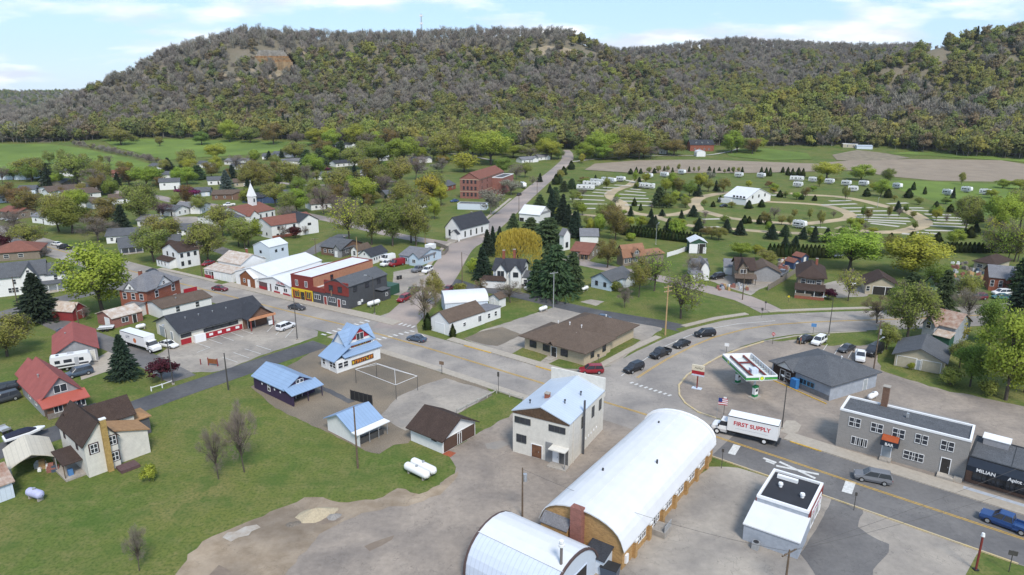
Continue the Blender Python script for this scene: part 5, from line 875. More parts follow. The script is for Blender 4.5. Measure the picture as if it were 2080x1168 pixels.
B = Bld('clubhouse', 'white campground clubhouse with steep white roof and rows of windows', 'clubhouse', O_(785, 280), O_(880, 292), O_(905, 262), 3.4, 'white', 'white', 'gable', 'x', 4.0, .3); B.win('f', [.45, .6, .75, .9], 3.0, 1.1, 1.4, fm=dark); B.win('r', [.25, .5, .75], 3.0, 1.1, 1.4, fm=dark); B.part('porch_wall', -3, -.5, 0, B.L*.35, -.01, 2.4, WALL['white'])
# far farm buildings at the hill foot
B = Bld('old_brick_barn', 'old red brick building with charcoal roof and small dormers at the hill foot', 'barn', O_(640, 58), O_(742, 58), 12, 5.5, 'brick', 'char', 'gable', 'x', 4.0, .3); B.win('f', [.2, .4, .6, .8], 1.0, 1, 1.5); B.win('f', [.25, .5, .75], 6.8, .9, 1.0, off=-1.2)
B = Bld('white_farm_shed', 'white shed with round roof in front of the old brick building', 'shed', O_(668, 82), O_(706, 83), 8, 3, 'white', 'whitem', 'arch', 'y', 2.0, .2)
B = Bld('small_barn_house', 'small white gabled house near the lane at the field edge', 'house', O_(505, 70), O_(530, 72), 7, 3.4, 'white', 'dgrey', 'gable', 'y', 2.4, .3); B.win('f', .5, 1)
B = Bld('hillside_trailer', 'white-roofed long trailer home under the wooded hill', 'trailer', PX(1712, 300), PX(1742, 301), 8, 3.2, 'tan', 'whitem', 'flat', 'x', .3, 0); B.win('f', [.3, .7], 1)
B = Bld('hillside_shed', 'pale blue-grey long shed beside the trailer under the wooded hill', 'shed', PX(1740, 303), PX(1772, 304), 8, 2.6, 'bluegrey', 'silver', 'gable', 'x', .8, .2)
# ---------------------------------------------------------------- plainer houses of the western neighbourhood
FAR = [  # a, b, depth, storeys height, wall, roof, axis, label
 (C(325, 545), C(520, 560), 11, 2.7, 'taupe', 'dgrey', 'x', 'dark low house beside the pair of grey duplexes'), (C(430, 640), C(560, 668), 16, 2.7, 'white', 'brown', 'y', 'grey-roofed duplex, the one with its white gable nearer the lane'), (C(305, 605), C(420, 640), 16, 2.7, 'white', 'brown', 'y', 'grey-roofed duplex beside its twin, farther from the spruce'),
 (C(0, 800), C(140, 822), 9, 2.7, 'taupe', 'rose', 'x', 'brown-roofed low house with white gable and two parked cars'), (C(265, 850), C(455, 868), 9, 3.0, 'white', 'grey', 'x', 'white house with blue-grey roof and small gable dormer'), (C(640, 720), C(780, 735), 10, 2.7, 'white', 'brown', 'x', 'brown-roofed house behind the rust-coloured tree'), (C(890, 700), C(1060, 690), 10, 2.7, 'white', 'brown', 'x', 'long brown-roofed house beside the tall olive tree'),
 (C(1300, 790), C(1430, 800), 8, 2.8, 'white', 'dgrey', 'x', 'white garage wing under the blush-coloured tree'), (C(1430, 775), C(1640, 775), 10, 2.9, 'white', 'grey', 'x', 'grey-roofed house with green door facing the wide driveway'), (C(1300, 585), C(1465, 578), 8, 4.6, 'white', 'dgrey', 'x', 'white split-level house on the rise behind the pink tree'), (C(1310, 500), C(1430, 500), 8, 3.4, 'white', 'dgrey', 'x', 'upper white house stepping up behind the split-level'), (C(1215, 430), C(1295, 432), 8, 3.6, 'white', 'dgrey', 'x', 'white house near the green meadow edge'),
 (C(1590, 635), C(1705, 632), 8, 2.6, 'greyblue', 'dgrey', 'x', 'low grey garage right beside the pink tree'), (C(1725, 665), C(2000, 660), 10, 2.9, 'brown', 'brown', 'x', 'brown brick ranch house with white garage door'), (D(370, 690), D(650, 690), 10, 2.9, 'navy', 'char', 'x', 'navy ranch house with charcoal roof behind the steeple'), (C(1690, 545), C(1805, 540), 8, 3.0, 'white', 'dgrey', 'x', 'small dark-roofed house with open carport near the blue spruce'), (D(0, 640), D(105, 632), 9, 2.7, 'bluegrey', 'dgrey', 'x', 'pale low house left of the blue spruce'),
 (D(225, 380), D(420, 385), 12, 2.8, 'white', 'grey', 'x', 'long grey-roofed house below the upper meadow'), (D(270, 420), D(400, 420), 10, 2.6, 'white', 'grey', 'x', 'grey-roofed house in front of the long one below the meadow'), (D(660, 370), D(880, 385), 12, 2.8, 'cream', 'grey', 'hip', 'broad house with pale grey hipped roof above the lane'), (D(530, 335), D(610, 335), 9, 2.7, 'white', 'dgrey', 'x', 'house between two small spruces above the lane'), (D(620, 320), D(790, 320), 10, 2.8, 'greyblue', 'dgrey', 'x', 'grey-blue house above the lane with spruce in front'),
 (D(960, 500), D(1140, 492), 9, 2.8, 'white', 'dgrey', 'x', 'white ranch house with two clipped cedars'), (D(1130, 400), D(1300, 385), 10, 3.0, 'white', 'char', 'x', 'white dark-roofed house with black gable trim on the rise'), (D(1090, 240), D(1140, 240), 8, 3.0, 'navy', 'dgrey', 'x', 'small blue house high by the wood edge'), (D(1195, 245), D(1300, 245), 9, 3.0, 'white', 'dgrey', 'x', 'pale house with dark windows high by the wood edge'), (D(1475, 268), D(1660, 270), 10, 2.9, 'white', 'grey', 'x', 'white long house by the upper lane'), (D(1445, 190), D(1560, 190), 10, 2.8, 'brown', 'rose', 'x', 'dark brown house in the wood edge'), (D(1475, 345), D(1515, 350), 7, 3.0, 'white', 'white', 'y', 'bright white metal shed on the upper lawn'), (D(1760, 368), D(1910, 362), 9, 2.9, 'white', 'grey', 'x', 'white farmhouse with railed porch among blossom trees'),
 (D(930, 750), D(1095, 735), 9, 3.0, 'white', 'brown', 'x', 'white house behind the large bare tree'), (D(1540, 660), D(1640, 650), 8, 2.7, 'taupe', 'dgrey', 'x', 'dark-roofed garage among the bare trees'), (D(1690, 720), D(1810, 735), 8, 2.6, 'white', 'white', 'x', 'white low shed beside the golden willow'), (F_(935, 358), F_(1060, 345), 8, 2.8, 'white', 'grey', 'x', 'white ranch house at the bend of the side street'), (F_(1065, 335), F_(1155, 330), 8, 2.8, 'white', 'grey', 'x', 'white garage next to the ranch house at the bend'),
 (F_(890, 258), F_(940, 258), 8, 2.8, 'white', 'dgrey', 'x', 'small house behind the purple bush in the wood edge'), (PX(868, 246), PX(900, 246), 8, 3, 'white', 'dgrey', 'x', 'white cabin high in the woods'), (PX(0, 365), PX(56, 365), 14, 4.0, 'bluegrey', 'silver', 'y', 'pale steel barn behind the bare tree at the meadow edge'), (C(0, 690), C(130, 680), 8, 2.6, 'bluegrey', 'grey', 'x', 'pale mobile home among rust-coloured trees'), (A(1340, 225), A(1470, 215), 8, 2.7, 'white', 'dgrey', 'x', 'grey-roofed cottage above the corner house'), (A(1540, 175), A(1690, 160), 9, 2.6, 'grey', 'grey', 'x', 'grey barn-like house among olive trees'), (A(1440, 115), A(1550, 112), 6, 2.5, 'white', 'dgrey', 'x', 'white low shed on the lawn above the corner house'),
 (D(0, 400), D(75, 405), 8, 3.0, 'white', 'dgrey', 'x', 'white house beyond the dark cedars near the meadow'), (D(640, 470), D(740, 475), 8, 2.7, 'white', 'grey', 'x', 'grey-roofed house half hidden by olive trees'), (D(1180, 590), D(1290, 600), 8, 2.8, 'cream', 'brown', 'x', 'cream cottage among the bare trees'), (D(690, 660), D(770, 655), 8, 2.7, 'white', 'dgrey', 'x', 'small white house right of the navy ranch house'), (C(480, 470), C(590, 475), 8, 2.8, 'white', 'dgrey', 'x', 'white house behind the tall olive tree by the meadow'), (C(880, 480), C(960, 482), 7, 2.8, 'brown', 'rose', 'x', 'small red-brown house by the pale drive'), (C(150, 620), C(290, 615), 8, 2.7, 'bluegrey', 'dgrey', 'x', 'low pale house behind the rust-tinged trees'), (C(1120, 880), C(1240, 885), 8, 2.8, 'white', 'grey', 'x', 'white house beneath the tall olive tree'), (D(300, 560), D(420, 555), 8, 2.8, 'tan', 'brown', 'x', 'tan house behind the brown brick ranch'), (D(1330, 480), D(1450, 480), 8, 2.8, 'white', 'grey', 'x', 'white house below the upper lawn shed'), (D(1580, 470), D(1680, 465), 8, 2.8, 'cream', 'dgrey', 'x', 'cream house among the olive trees near the blossom'),
]
for a, b, d, h, w, r, ax_, lab in FAR:
    hip = ax_ == 'hip'
    B = Bld('dwelling' if 'house' not in lab else 'house', lab, 'house' if ('house' in lab or 'duplex' in lab or 'home' in lab or 'cottage' in lab or 'cabin' in lab) else 'outbuilding', a, b, d, h, w, r, 'hip' if hip else 'gable', 'x' if hip else ax_, 1.7, .45)
    n = max(2, int(B.L/4)); B.win('f', [(i+.5)/n for i in range(n) if i != n//2], .9 if h < 3.5 else 2.6, 1.0, 1.1); B.door('f', (n//2+.5)/n, .95, 2.0, 'white' if w != 'white' else 'dark'); B.win('r', [.3, .7], 1.0, .9, 1.1)
    if B.L > 11 and not hip: B.block(B.L*.62, -1.2, B.L-.3, B.D*.5, h-.1, 'gable', 'y', 1.3, .35, wname='gable_wall', rname='gable_roof')
# ---------------------------------------------------------------- vehicles
PAINT = {k: mat('paint_'+k, c, rough=.28, var=.03, spec=.6) for k, c in dict(black=(.012, .012, .014), charcoal=(.045, .048, .055), grey=(.15, .155, .17), silver=(.38, .39, .41), white=(.70, .70, .70), red=(.22, .012, .02), maroon=(.13, .012, .02), blue=(.015, .05, .16), slate=(.06, .085, .125), olive=(.09, .10, .07), teal=(.03, .12, .13)).items()}
lampm = mat('headlamp', (.75, .75, .72), rough=.2); tailm = mat('tail_lamp', (.30, .01, .01), rough=.3)
def loft(st):
    b = MB(); v = []; n = 8
    for x, zb, zt, hb, ht in st:
        zm = zb+(zt-zb)*.45; hm = max(hb, ht)*1.02
        v += [(x, -hb*.9, zb), (x, -hm, zm), (x, -ht, zt-.04), (x, -ht*.9, zt), (x, ht*.9, zt), (x, ht, zt-.04), (x, hm, zm), (x, hb*.9, zb)]
    f = []
    for i in range(len(st)-1):
        for k in range(n): f.append((i*n+k, i*n+(k+1) % n, (i+1)*n+(k+1) % n, (i+1)*n+k))
    f += [tuple(range(n)), tuple(range(len(st)*n-1, (len(st)-1)*n-1, -1))]
    b.add(v, f); return b
KIND = {  # body stations, glass (base front,rear,z ; roof front,rear,z ; half widths), wheel x, radius
 'sedan': ([(2.42, .38, .60, .55, .5), (2.3, .24, .70, .80, .74), (1.25, .2, .90, .90, .84), (-1.5, .2, .95, .90, .85), (-2.25, .26, .93, .82, .76), (-2.42, .40, .78, .6, .6)], (1.15, -1.8, .92, .38, -1.0, 1.44, .80, .60), (1.42, -1.38), .33),
 'suv': ([(2.45, .42, .78, .6, .6), (2.32, .28, .95, .86, .80), (1.3, .25, 1.06, .95, .88), (-1.9, .25, 1.10, .95, .90), (-2.35, .3, 1.08, .88, .84), (-2.45, .45, .95, .7, .7)], (1.3, -2.36, 1.05, .5, -2.05, 1.74, .86, .70), (1.45, -1.42), .37),
 'pickup': ([(2.9, .45, .85, .7, .7), (2.78, .32, 1.04, .92, .86), (1.6, .3, 1.14, .98, .92), (-.75, .3, 1.14, .98, .95), (-.80, .3, .80, .98, .95), (-2.80, .3, .80, .96, .93), (-2.9, .45, .78, .8, .8)], (1.55, -.75, 1.13, .85, -.55, 1.86, .88, .72), (1.85, -1.75), .40),
 'van': ([(2.75, .42, .9, .8, .7), (2.6, .3, 1.15, .96, .9), (1.9, .28, 1.3, 1.0, .95), (-2.7, .28, 1.3, 1.0, .97), (-2.8, .4, 1.2, .92, .9)], (1.9, -2.75, 1.28, 1.1, -2.65, 2.25, .93, .80), (1.8, -1.7), .36)}
_vm = {}
def vparts(kind):
    if kind in _vm: return _vm[kind]
    st, (bf, br, bz, rf, rr, rz, hb, hr), wx, r = KIND[kind]
    d = {}
    b = loft(st)
    if kind == 'pickup':
        for s in (-1, 1): b.box(-2.82, s*.93-.06, .8, -.8, s*.93+.06, 1.12)
        b.box(-2.9, -.95, .8, -2.78, .95, 1.12)
    me = b.mesh('body', PAINT['white']); d['body'] = me
    g = MB(); g.add([(bf, -hb, bz), (br, -hb, bz), (br, hb, bz), (bf, hb, bz), (rf, -hr, rz), (rr, -hr, rz), (rr, hr, rz), (rf, hr, rz)], [(0, 1, 5, 4), (1, 2, 6, 5), (2, 3, 7, 6), (3, 0, 4, 7), (4, 5, 6, 7)])
    d['glass'] = g.mesh('cabin_glass', glass)
    t = MB(); t.add([(rf+.05, -hr-.02, rz-.03), (rr-.05, -hr-.02, rz-.03), (rr-.05, hr+.02, rz-.03), (rf+.05, hr+.02, rz-.03), (rf-.1, -hr*.85, rz+.05), (rr+.1, -hr*.85, rz+.05), (rr+.1, hr*.85, rz+.05), (rf-.1, hr*.85, rz+.05)], [(0, 1, 5, 4), (1, 2, 6, 5), (2, 3, 7, 6), (3, 0, 4, 7), (4, 5, 6, 7), (3, 2, 1, 0)])
    for f0, f1 in ((bf, rf), (br, rr), ((bf+br)/2, (rf+rr)/2)):
        for s in (-1, 1): t.tube((f0, s*(hb+.005), bz), (f1, s*(hr+.005), rz), .045, .045, 4)
    if kind == 'van':
        for s in (-1, 1): t.add([(.7, s*(hb+.01), bz), (-2.7, s*(hb+.01), bz), (-2.6, s*(hr+.01), rz), (.5, s*(hr+.01), rz)], [(0, 1, 2, 3)])
    d['roof'] = t.mesh('roof_panel', PAINT['white'])
    w = MB(); w.tube((0, -.13, 0), (0, .13, 0), r, r, 14); d['wheel'] = w.mesh('wheel', black)
    w = MB(); w.tube((0, -.14, 0), (0, .14, 0), r*.6, r*.6, 10); d['rim'] = w.mesh('rim', steel)
    d['head'] = MB().box(-.08, -.2, -.07, .06, .2, .07).mesh('headlight', lampm); d['tail'] = MB().box(-.05, -.15, -.1, .05, .15, .1).mesh('tail_light', tailm)
    _vm[kind] = d; return d
_pm = {}
def painted(me, col):
    k = (me.name, col)
    if k not in _pm: c = me.copy(); c.materials[0] = PAINT[col]; _pm[k] = c
    return _pm[k]
def heading(f, r, z=0.07):
    a, b = P(*f), P(*r); m = (a+b)/2; return Vector((m.x, m.y, m.z+z)), math.atan2(a.y-b.y, a.x-b.x)
def car(kind, col, f, r, label, group=None, cat=None, sc=1.0):
    loc, ang = heading(f, r); st, gl, wx, rad = KIND[kind]; d = vparts(kind)
    t = thing({'sedan': 'car', 'suv': 'suv', 'pickup': 'pickup_truck', 'van': 'van'}[kind], label, cat or {'sedan': 'car', 'suv': 'suv', 'pickup': 'pickup', 'van': 'van'}[kind], loc, ang, group); t.scale = (sc,)*3
    obj('body', painted(d['body'], col), t); obj('cabin_glass', d['glass'], t); obj('roof_panel', painted(d['roof'], col), t)
    hw = .80 if kind == 'sedan' else .86
    for x in wx:
        for s in (-1, 1): w = obj('wheel', d['wheel'], t, (x, s*hw, rad)); obj('rim', d['rim'], w)
    xf, xr = st[0][0], st[-1][0]; zl = st[1][2]-.14
    for s in (-1, 1): obj('headlight', d['head'], t, (xf-.12, s*.6, zl)); obj('tail_light', d['tail'], t, (xr+.06, s*.66, zl+.05))
    return t
car('suv', 'grey', L_(1040, 218), L_(1235, 255), 'dark grey suv driving past the grey brick bar')
car('pickup', 'blue', L_(1850, 478), L_(2085, 565), 'deep blue pickup on the road by the dark lettered awning')
car('suv', 'red', G(1312, 1088), G(1468, 1085), 'bright red suv turning at the brown-roofed office corner')
car('suv', 'black', G(1652, 1092), G(1756, 1052), 'black suv waiting first in the turning lane')
car('pickup', 'black', J(150, 313), J(268, 262), 'black pickup second in the waiting queue'); car('sedan', 'black', J(312, 236), J(402, 203), 'black sedan third in the waiting queue'); car('suv', 'black', J(462, 152), J(578, 143), 'black suv last in the queue on the curve')
car('sedan', 'slate', E_(1675, 893), E_(1802, 918), 'slate blue sedan on the main street past the crosswalk'); car('sedan', 'charcoal', E_(845, 664), E_(740, 648), 'charcoal car on the main street in front of the red shop'); car('sedan', 'maroon', E_(230, 512), E_(138, 502), 'maroon hatchback on the main street by the wood-fronted shop')
car('suv', 'white', E_(744, 796), E_(662, 828), 'white suv parked in the striped restaurant lot'); car('sedan', 'white', A(1432, 1030), A(1310, 1008), 'white sedan parked beside the restaurant wall'); car('sedan', 'black', A(1195, 412), A(1282, 430), 'black car on the main street near the far crosswalk')
car('pickup', 'black', A(490, 222), A(568, 230), 'black pickup on the main street beside a white car'); car('sedan', 'white', A(432, 190), A(490, 200), 'white car passing a black pickup on the main street')
car('suv', 'red', E_(1598, 608), E_(1678, 570), 'dark red suv parked along the side street lawn'); car('pickup', 'olive', E_(1675, 548), E_(1745, 505), 'olive pickup parked behind the dark red suv'); car('sedan', 'maroon', E_(1958, 528), E_(2015, 492), 'maroon car parked beside the bare shrub on the side street')
car('pickup', 'grey', E_(1720, 365), E_(1800, 345), 'grey pickup in the lot by the pale blue cottage'); car('suv', 'white', E_(1790, 378), E_(1855, 345), 'white suv in the lot by the pale blue cottage'); car('van', 'white', E_(1455, 285), E_(1560, 262), 'white van beside the dark-roofed cottage'); car('van', 'red', E_(1530, 322), E_(1632, 300), 'red and white van parked before the cottages'); car('pickup', 'white', E_(1478, 318), E_(1545, 300), 'white pickup squeezed between two vans')
car('sedan', 'black', N_(255, 872), N_(345, 842), 'black car parked where two people stand'); car('suv', 'white', N_(372, 895), N_(450, 850), 'white suv parked behind the filling station shop'); car('sedan', 'charcoal', N_(590, 948), N_(680, 915), 'charcoal sedan parked behind the filling station shop'); car('pickup', 'white', N_(745, 1035), N_(748, 960), 'white pickup with topper parked behind the station'); car('van', 'black', N_(830, 975), N_(885, 945), 'black van in the shade of the utility pole')
car('suv', 'slate', (137, 769), (185, 757), 'blue-grey suv beside the parked camper'); car('sedan', 'slate', A(605, 922), A(480, 905), 'dark blue car behind the red-roofed garage'); car('pickup', 'black', Bc(412, 577), Bc(650, 500), 'black pickup with covered bed behind the brown-roofed house'); car('suv', 'black', Bc(0, 385), Bc(60, 375), 'black suv at the side of the red-roofed bungalow'); car('suv', 'charcoal', Bc(0, 450), Bc(65, 432), 'charcoal car in the drive below the red-roofed bungalow')
car('pickup', 'white', N_(690, 415), N_(690, 375), 'white pickup in the drive of the foursquare house'); car('pickup', 'grey', N_(85, 335), N_(145, 300), 'grey pickup by the plank fence'); car('suv', 'maroon', N_(1650, 515), N_(1752, 512), 'dark red jeep near the small grey cabin'); car('suv', 'white', N_(1835, 478), N_(1955, 478), 'white suv beside the red brick house'); car('sedan', 'teal', N_(1845, 508), N_(1945, 510), 'grey-green car beside the red brick house'); car('suv', 'black', M_(1395, 510), M_(1460, 498), 'black suv beside the white gabled house'); car('sedan', 'slate', G(1430, 690), G(1502, 700), 'blue-grey car behind the brown-roofed office'); car('suv', 'black', G(890, 450), G(945, 432), 'black suv under the dark pines'); car('suv', 'white', G(915, 475), G(985, 458), 'white suv under the dark pines'); car('sedan', 'black', F_(895, 620), F_(930, 605), 'black car at the kerb by the blossom trees'); car('sedan', 'blue', F_(370, 667), F_(432, 660), 'blue car beside the brick school'); car('pickup', 'white', D(222, 718), D(300, 712), 'white pickup near the brown brick ranch'); car('sedan', 'teal', D(440, 700), D(510, 692), 'teal car at the navy ranch house'); car('sedan', 'white', C(22, 828), C(75, 820), 'white car, first of two by the brown-roofed low house'); car('sedan', 'silver', C(70, 838), C(122, 830), 'silver car, second of two by the brown-roofed low house'); car('sedan', 'red', E_(70, 312), E_(110, 300), 'red car half hidden behind the corner store'); car('sedan', 'black', O_(768, 300), O_(800, 296), 'black car beside the campground clubhouse')
# box trucks
def box_truck(name, label, f, r, bl, bh, rows=None, side_art=None, marks=()):
    loc, ang = heading(f, r); t = thing(name, label, 'truck', loc, ang); n = (P(*f)-P(*r)).length; x0 = -n/2; cabx = n/2-2.4
    MB().box(x0, -1.22, 1.05, cabx-.15, 1.22, bh).obj('cargo_box', PAINT['white'], t)
    tr = MB()
    for z in (1.0, bh-.13):
        tr.box(x0-.03, -1.25, z, cabx-.12, -1.222, z+.12); tr.box(x0-.03, 1.222, z, cabx-.12, 1.25, z+.12); tr.box(x0-.03, -1.222, z, x0-.003, 1.222, z+.12)
    tr.obj('box_trim', dark, t); MB().box(x0+.2, -.5, .5, n/2-.5, .5, .95).obj('chassis', dark, t)
    b = loft([(n/2, .55, 1.25, .95, .9), (n/2-.15, .5, 1.4, 1.05, 1.0), (n/2-1.2, .5, 1.6, 1.1, 1.05), (cabx-.1, .5, 1.65, 1.1, 1.05)]); b.obj('cab', PAINT['white'], t)
    g = MB(); g.add([(n/2-1.1, -1.0, 1.6), (cabx-.05, -1.0, 1.6), (cabx-.05, 1.0, 1.6), (n/2-1.1, 1.0, 1.6), (n/2-1.5, -.85, 2.35), (cabx-.05, -.85, 2.35), (cabx-.05, .85, 2.35), (n/2-1.5, .85, 2.35)], [(0, 1, 5, 4), (1, 2, 6, 5), (2, 3, 7, 6), (3, 0, 4, 7)]); g.obj('cab_glass', glass, t); MB().box(cabx-.05, -.88, 2.33, n/2-1.45, .88, 2.45).obj('cab_roof', PAINT['white'], t)
    for x in (n/2-1.0, x0+1.9):
        for s in (-1, 1): w = MB().tube((0, -.16, 0), (0, .16, 0), .5, .5, 16).obj('wheel', black, t, (x, s*1.0, .5)); MB().tube((0, -.17, 0), (0, .17, 0), .28, .28, 12).obj('rim', PAINT['white'], w)
    for s in (-1, 1): MB().box(-.05, -.2, -.12, .06, .2, .12).obj('headlight', lampm, t, (n/2-.02, s*.75, 1.0)); MB().tube((n/2-1.2, s*1.15, 1.7), (n/2-1.2, s*1.35, 1.7), .03).box(n/2-1.3, s*1.35-.05, 1.5, n/2-1.1, s*1.35+.05, 2.0).obj('mirror', dark, t)
    MB().box(x0-.35, -1.1, .55, x0, 1.1, .7).obj('rear_bumper', dark, t)
    for s in (-1, 1):
        for tx, sz, z, m in rows or []:
            q = obj('lettering', text_mesh(tx, sz, m, True), t, ((x0+cabx)/2, s*1.235, z), (math.pi/2, 0, 0 if s < 0 else math.pi))
        for w_, h_, z, m, n_, dx in marks: obj('lettering', strokes_mesh(w_, h_, [m], n_, 4), t, ((x0+cabx)/2+dx, s*1.236, z), (math.pi/2, 0, 0 if s < 0 else math.pi))
        if side_art: MB().tube((0, 0, 0), (0, .012*s, 0), .55, .55, 20).obj('side_emblem', side_art, t, ((x0+cabx)/2+.9, s*1.23, 2.0))
    return t
box_truck('box_truck', 'white box truck lettered FIRST SUPPLY turning past the arched hall', J(572, 800), J(1028, 905), 7, 3.7, [('FIRST SUPPLY', .95, 2.55, redt)], marks=[(5.0, .09, 1.75, mat('grey_small_print', (.25, .25, .27)), 40, 0)])
box_truck('delivery_truck', 'white delivery truck with orange emblem in the alley beside the restaurant', A(1285, 1068), A(1032, 990), 6, 3.4, None, mat('orange_emblem', (.55, .18, .08)), [(1.5, .85, 2.4, mat('dark_blue_letters', (.03, .05, .12)), 4, -1.6)])
# campers
def camper(f, r, label, group=None, h=3.2, L=None, truck=False):
    loc, ang = heading(f, r); n = max(5.5, min(11.0, (P(*f)-P(*r)).length)); t = thing('camper', label, 'camper', loc, ang, group)
    b = MB().prism([(-n/2, .75), (n/2-.7, .75), (n/2, 1.5), (n/2-.15, h-.5), (n/2-.5, h), (-n/2+.25, h), (-n/2, h-.3)], 'x', -1, 1)
    v = [(p[1], p[0], p[2]) for p in b.v]; me = mesh('body', v, b.f, PAINT['white']); o = obj('body', me, t); Bld.fixn(None, o)
    for s in (-1, 1):
        for x, w in ((-n*.33, .9), (-n*.08, 1.4), (n*.25, .8)): MB().box(x-w/2, -.02, 1.75, x+w/2, .02, 2.4).obj('window', glass, t, (0, s*1.012, 0))
        MB().box(-n/2+.1, -.015, 1.0, n/2-.6, .015, 1.35).obj('dark_stripe', PAINT['charcoal'], t, (0, s*1.01, 0)); MB().box(n*.08, -.02, .9, n*.08+.7, .02, 2.6).obj('door', PAINT['silver'], t, (0, s*1.014, 0))
        for x in (-.9, .1): w = MB().tube((0, -.12, 0), (0, .12, 0), .36, .36, 12).obj('wheel', black, t, (x, s*.85, .36)); MB().tube((0, -.13, 0), (0, .13, 0), .2, .2, 8).obj('rim', steel, w)
    MB().box(-.5, -.4, h, .5, .4, h+.3).obj('air_conditioner', PAINT['silver'], t); MB().tube((n/2-.2, 0, .7), (n/2+1.0, 0, .55), .08).obj('tow_bar', dark, t); MB().box(-n*.35, -.3, h, -n*.35+.5, .3, h+.12).obj('roof_hatch', PAINT['charcoal'], t)
camper((189, 742), (106, 756), 'white camper with black stripes beside the red-roofed garage')
CAMP = [Q3(560, 300) + Q3(372, 292), Q3(618, 262) + Q3(440, 250), Q3(660, 240) + Q3(520, 226), Q3(780, 225) + Q3(640, 208), Q3(880, 208) + Q3(795, 200), Q3(1020, 270) + Q3(1190, 285), Q3(1170, 172) + Q3(1095, 165), Q3(1335, 160) + Q3(1260, 152), Q3(1505, 132) + Q3(1460, 128), Q4(530, 135) + Q4(430, 130), Q4(515, 178) + Q4(460, 174), Q4(625, 142) + Q4(565, 138), Q4(740, 155) + Q4(680, 150), Q4(855, 168) + Q4(800, 163), Q4(905, 208) + Q4(845, 205), Q4(980, 170) + Q4(920, 164), Q4(1215, 190) + Q4(1160, 182), Q4(1575, 238) + Q4(1510, 228), Q4(1710, 216) + Q4(1640, 208), Q4(1850, 234) + Q4(1765, 226), Q4(250, 112) + Q4(208, 108), Q4(100, 108) + Q4(45, 104), F_(958, 560) + F_(935, 545), Q4(518, 468) + Q4(480, 462)]
for q in CAMP: camper(q[:2], q[2:], 'white camper parked on a campground pad', 'campers in the campground', h=3.3)
# boats and trailers
def boat(f, r, label):
    loc, ang = heading(f, r); n = (P(*f)-P(*r)).length; t = thing('boat_on_trailer', label, 'boat', loc, ang)
    b = loft([(n/2, 1.1, 1.35, .1, .15), (n*.36, .8, 1.4, .5, .7), (n*.1, .65, 1.35, .8, 1.1), (-n*.42, .65, 1.25, .85, 1.15), (-n*.46, .7, 1.2, .8, 1.05)]); b.obj('hull', PAINT['white'], t)
    b = loft([(n*.30, 1.36, 1.42, .4, .3), (n*.12, 1.33, 1.8, .9, .55), (-n*.1, 1.3, 1.8, .95, .6), (-n*.42, 1.22, 1.45, .95, .6)]); b.obj('cover', mat('navy_boat_cover', (.014, .016, .035), rough=.7), t)
    b = loft([(n*.40, .8, 1.0, .42, .56), (n*.1, .72, 1.0, .83, 1.04), (-n*.43, .72, .98, .88, 1.12)]); b.obj('hull_stripe', PAINT['black'], t)
    fr_ = MB()
    for s in (-1, 1): fr_.tube((-n*.42, s*.8, .5), (n*.2, s*.6, .5), .06).tube((n*.2, s*.6, .5), (n*.55, 0, .5), .06)
    fr_.obj('trailer_frame', dark, t)
    for x in (-.8, .2):
        for s in (-1, 1): w = MB().tube((0, -.11, 0), (0, .11, 0), .33, .33, 12).obj('wheel', black, t, (x, s*1.0, .33)); MB().tube((0, -.12, 0), (0, .12, 0), .18, .18, 8).obj('rim', PAINT['white'], w)
boat(Q8(500, 215), Q8(30, 352), 'motorboat under a navy cover on a trailer in the alley')
def trailer(f, r, label, m):
    loc, ang = heading(f, r); n = (P(*f)-P(*r)).length; t = thing('flatbed_trailer', label, 'trailer', loc, ang); MB().box(-n/2, -1, .6, n/2, 1, .75).obj('bed', m, t); MB().tube((n/2, 0, .6), (n/2+1.2, 0, .5), .06).obj('tow_bar', dark, t)
    for s in (-1, 1):
        MB().box(-n/2, s*1.0-.04, .75, n/2, s*1.0+.04, 1.0).obj('side_rail', steel, t)
        for x in (-.5, .4): MB().tube((0, -.1, 0), (0, .1, 0), .32, .32, 12).obj('wheel', black, t, (x, s*1.12, .32))
trailer(A(800, 890), A(925, 880), 'white flatbed trailer beside the brick garage', PAINT['white']); trailer(Q8(0, 225), Q8(100, 190), 'small utility trailer on the lawn beside the boat', PAINT['silver']); trailer(N_(530, 178), N_(590, 170), 'dark trailer with white lid by the hedge', PAINT['charcoal'])
# ---------------------------------------------------------------- trees
rng = np.random.default_rng(11)
LEAF = {k: mat('foliage_'+k, c, rough=.9, scale=.9, col2=c2, kind='leaf', rnd=.14, spec=.05) for k, c, c2 in (
    ('green', (.385, .44, .078), (.28, .34, .055)), ('olive', (.345, .355, .092), (.25, .27, .068)), ('rust', (.30, .215, .075), (.21, .17, .06)), ('willow', (.48, .40, .07), (.36, .30, .05)), ('crab', (.105, .03, .04), (.07, .02, .028)), ('pinkb', (.30, .05, .15), (.20, .035, .10)), ('blossom', (.42, .42, .34), (.27, .28, .20)), ('blush', (.24, .13, .14), (.15, .10, .10)),
    ('pine', (.105, .145, .066), (.065, .098, .046)), ('spruce', (.06, .09, .055), (.036, .056, .036)), ('bluesp', (.14, .18, .16), (.09, .12, .105)), ('cedar', (.07, .10, .035), (.042, .063, .024)), ('deep', (.25, .31, .07), (.17, .22, .05)))}
BARK = mat('grey_bark', (.125, .105, .088), rough=.95, scale=3, var=.25, spec=.05); BARKP = mat('pale_bark', (.30, .275, .24), rough=.95, scale=3, var=.25, spec=.05)
TWIG = mat('bare_twigs', (.23, .19, .16), rough=.95, scale=1, var=.2, rnd=.15, spec=.05); TWIGT = mat('tan_twigs', (.25, .19, .125), rough=.95, scale=1, var=.2, rnd=.12, spec=.05)
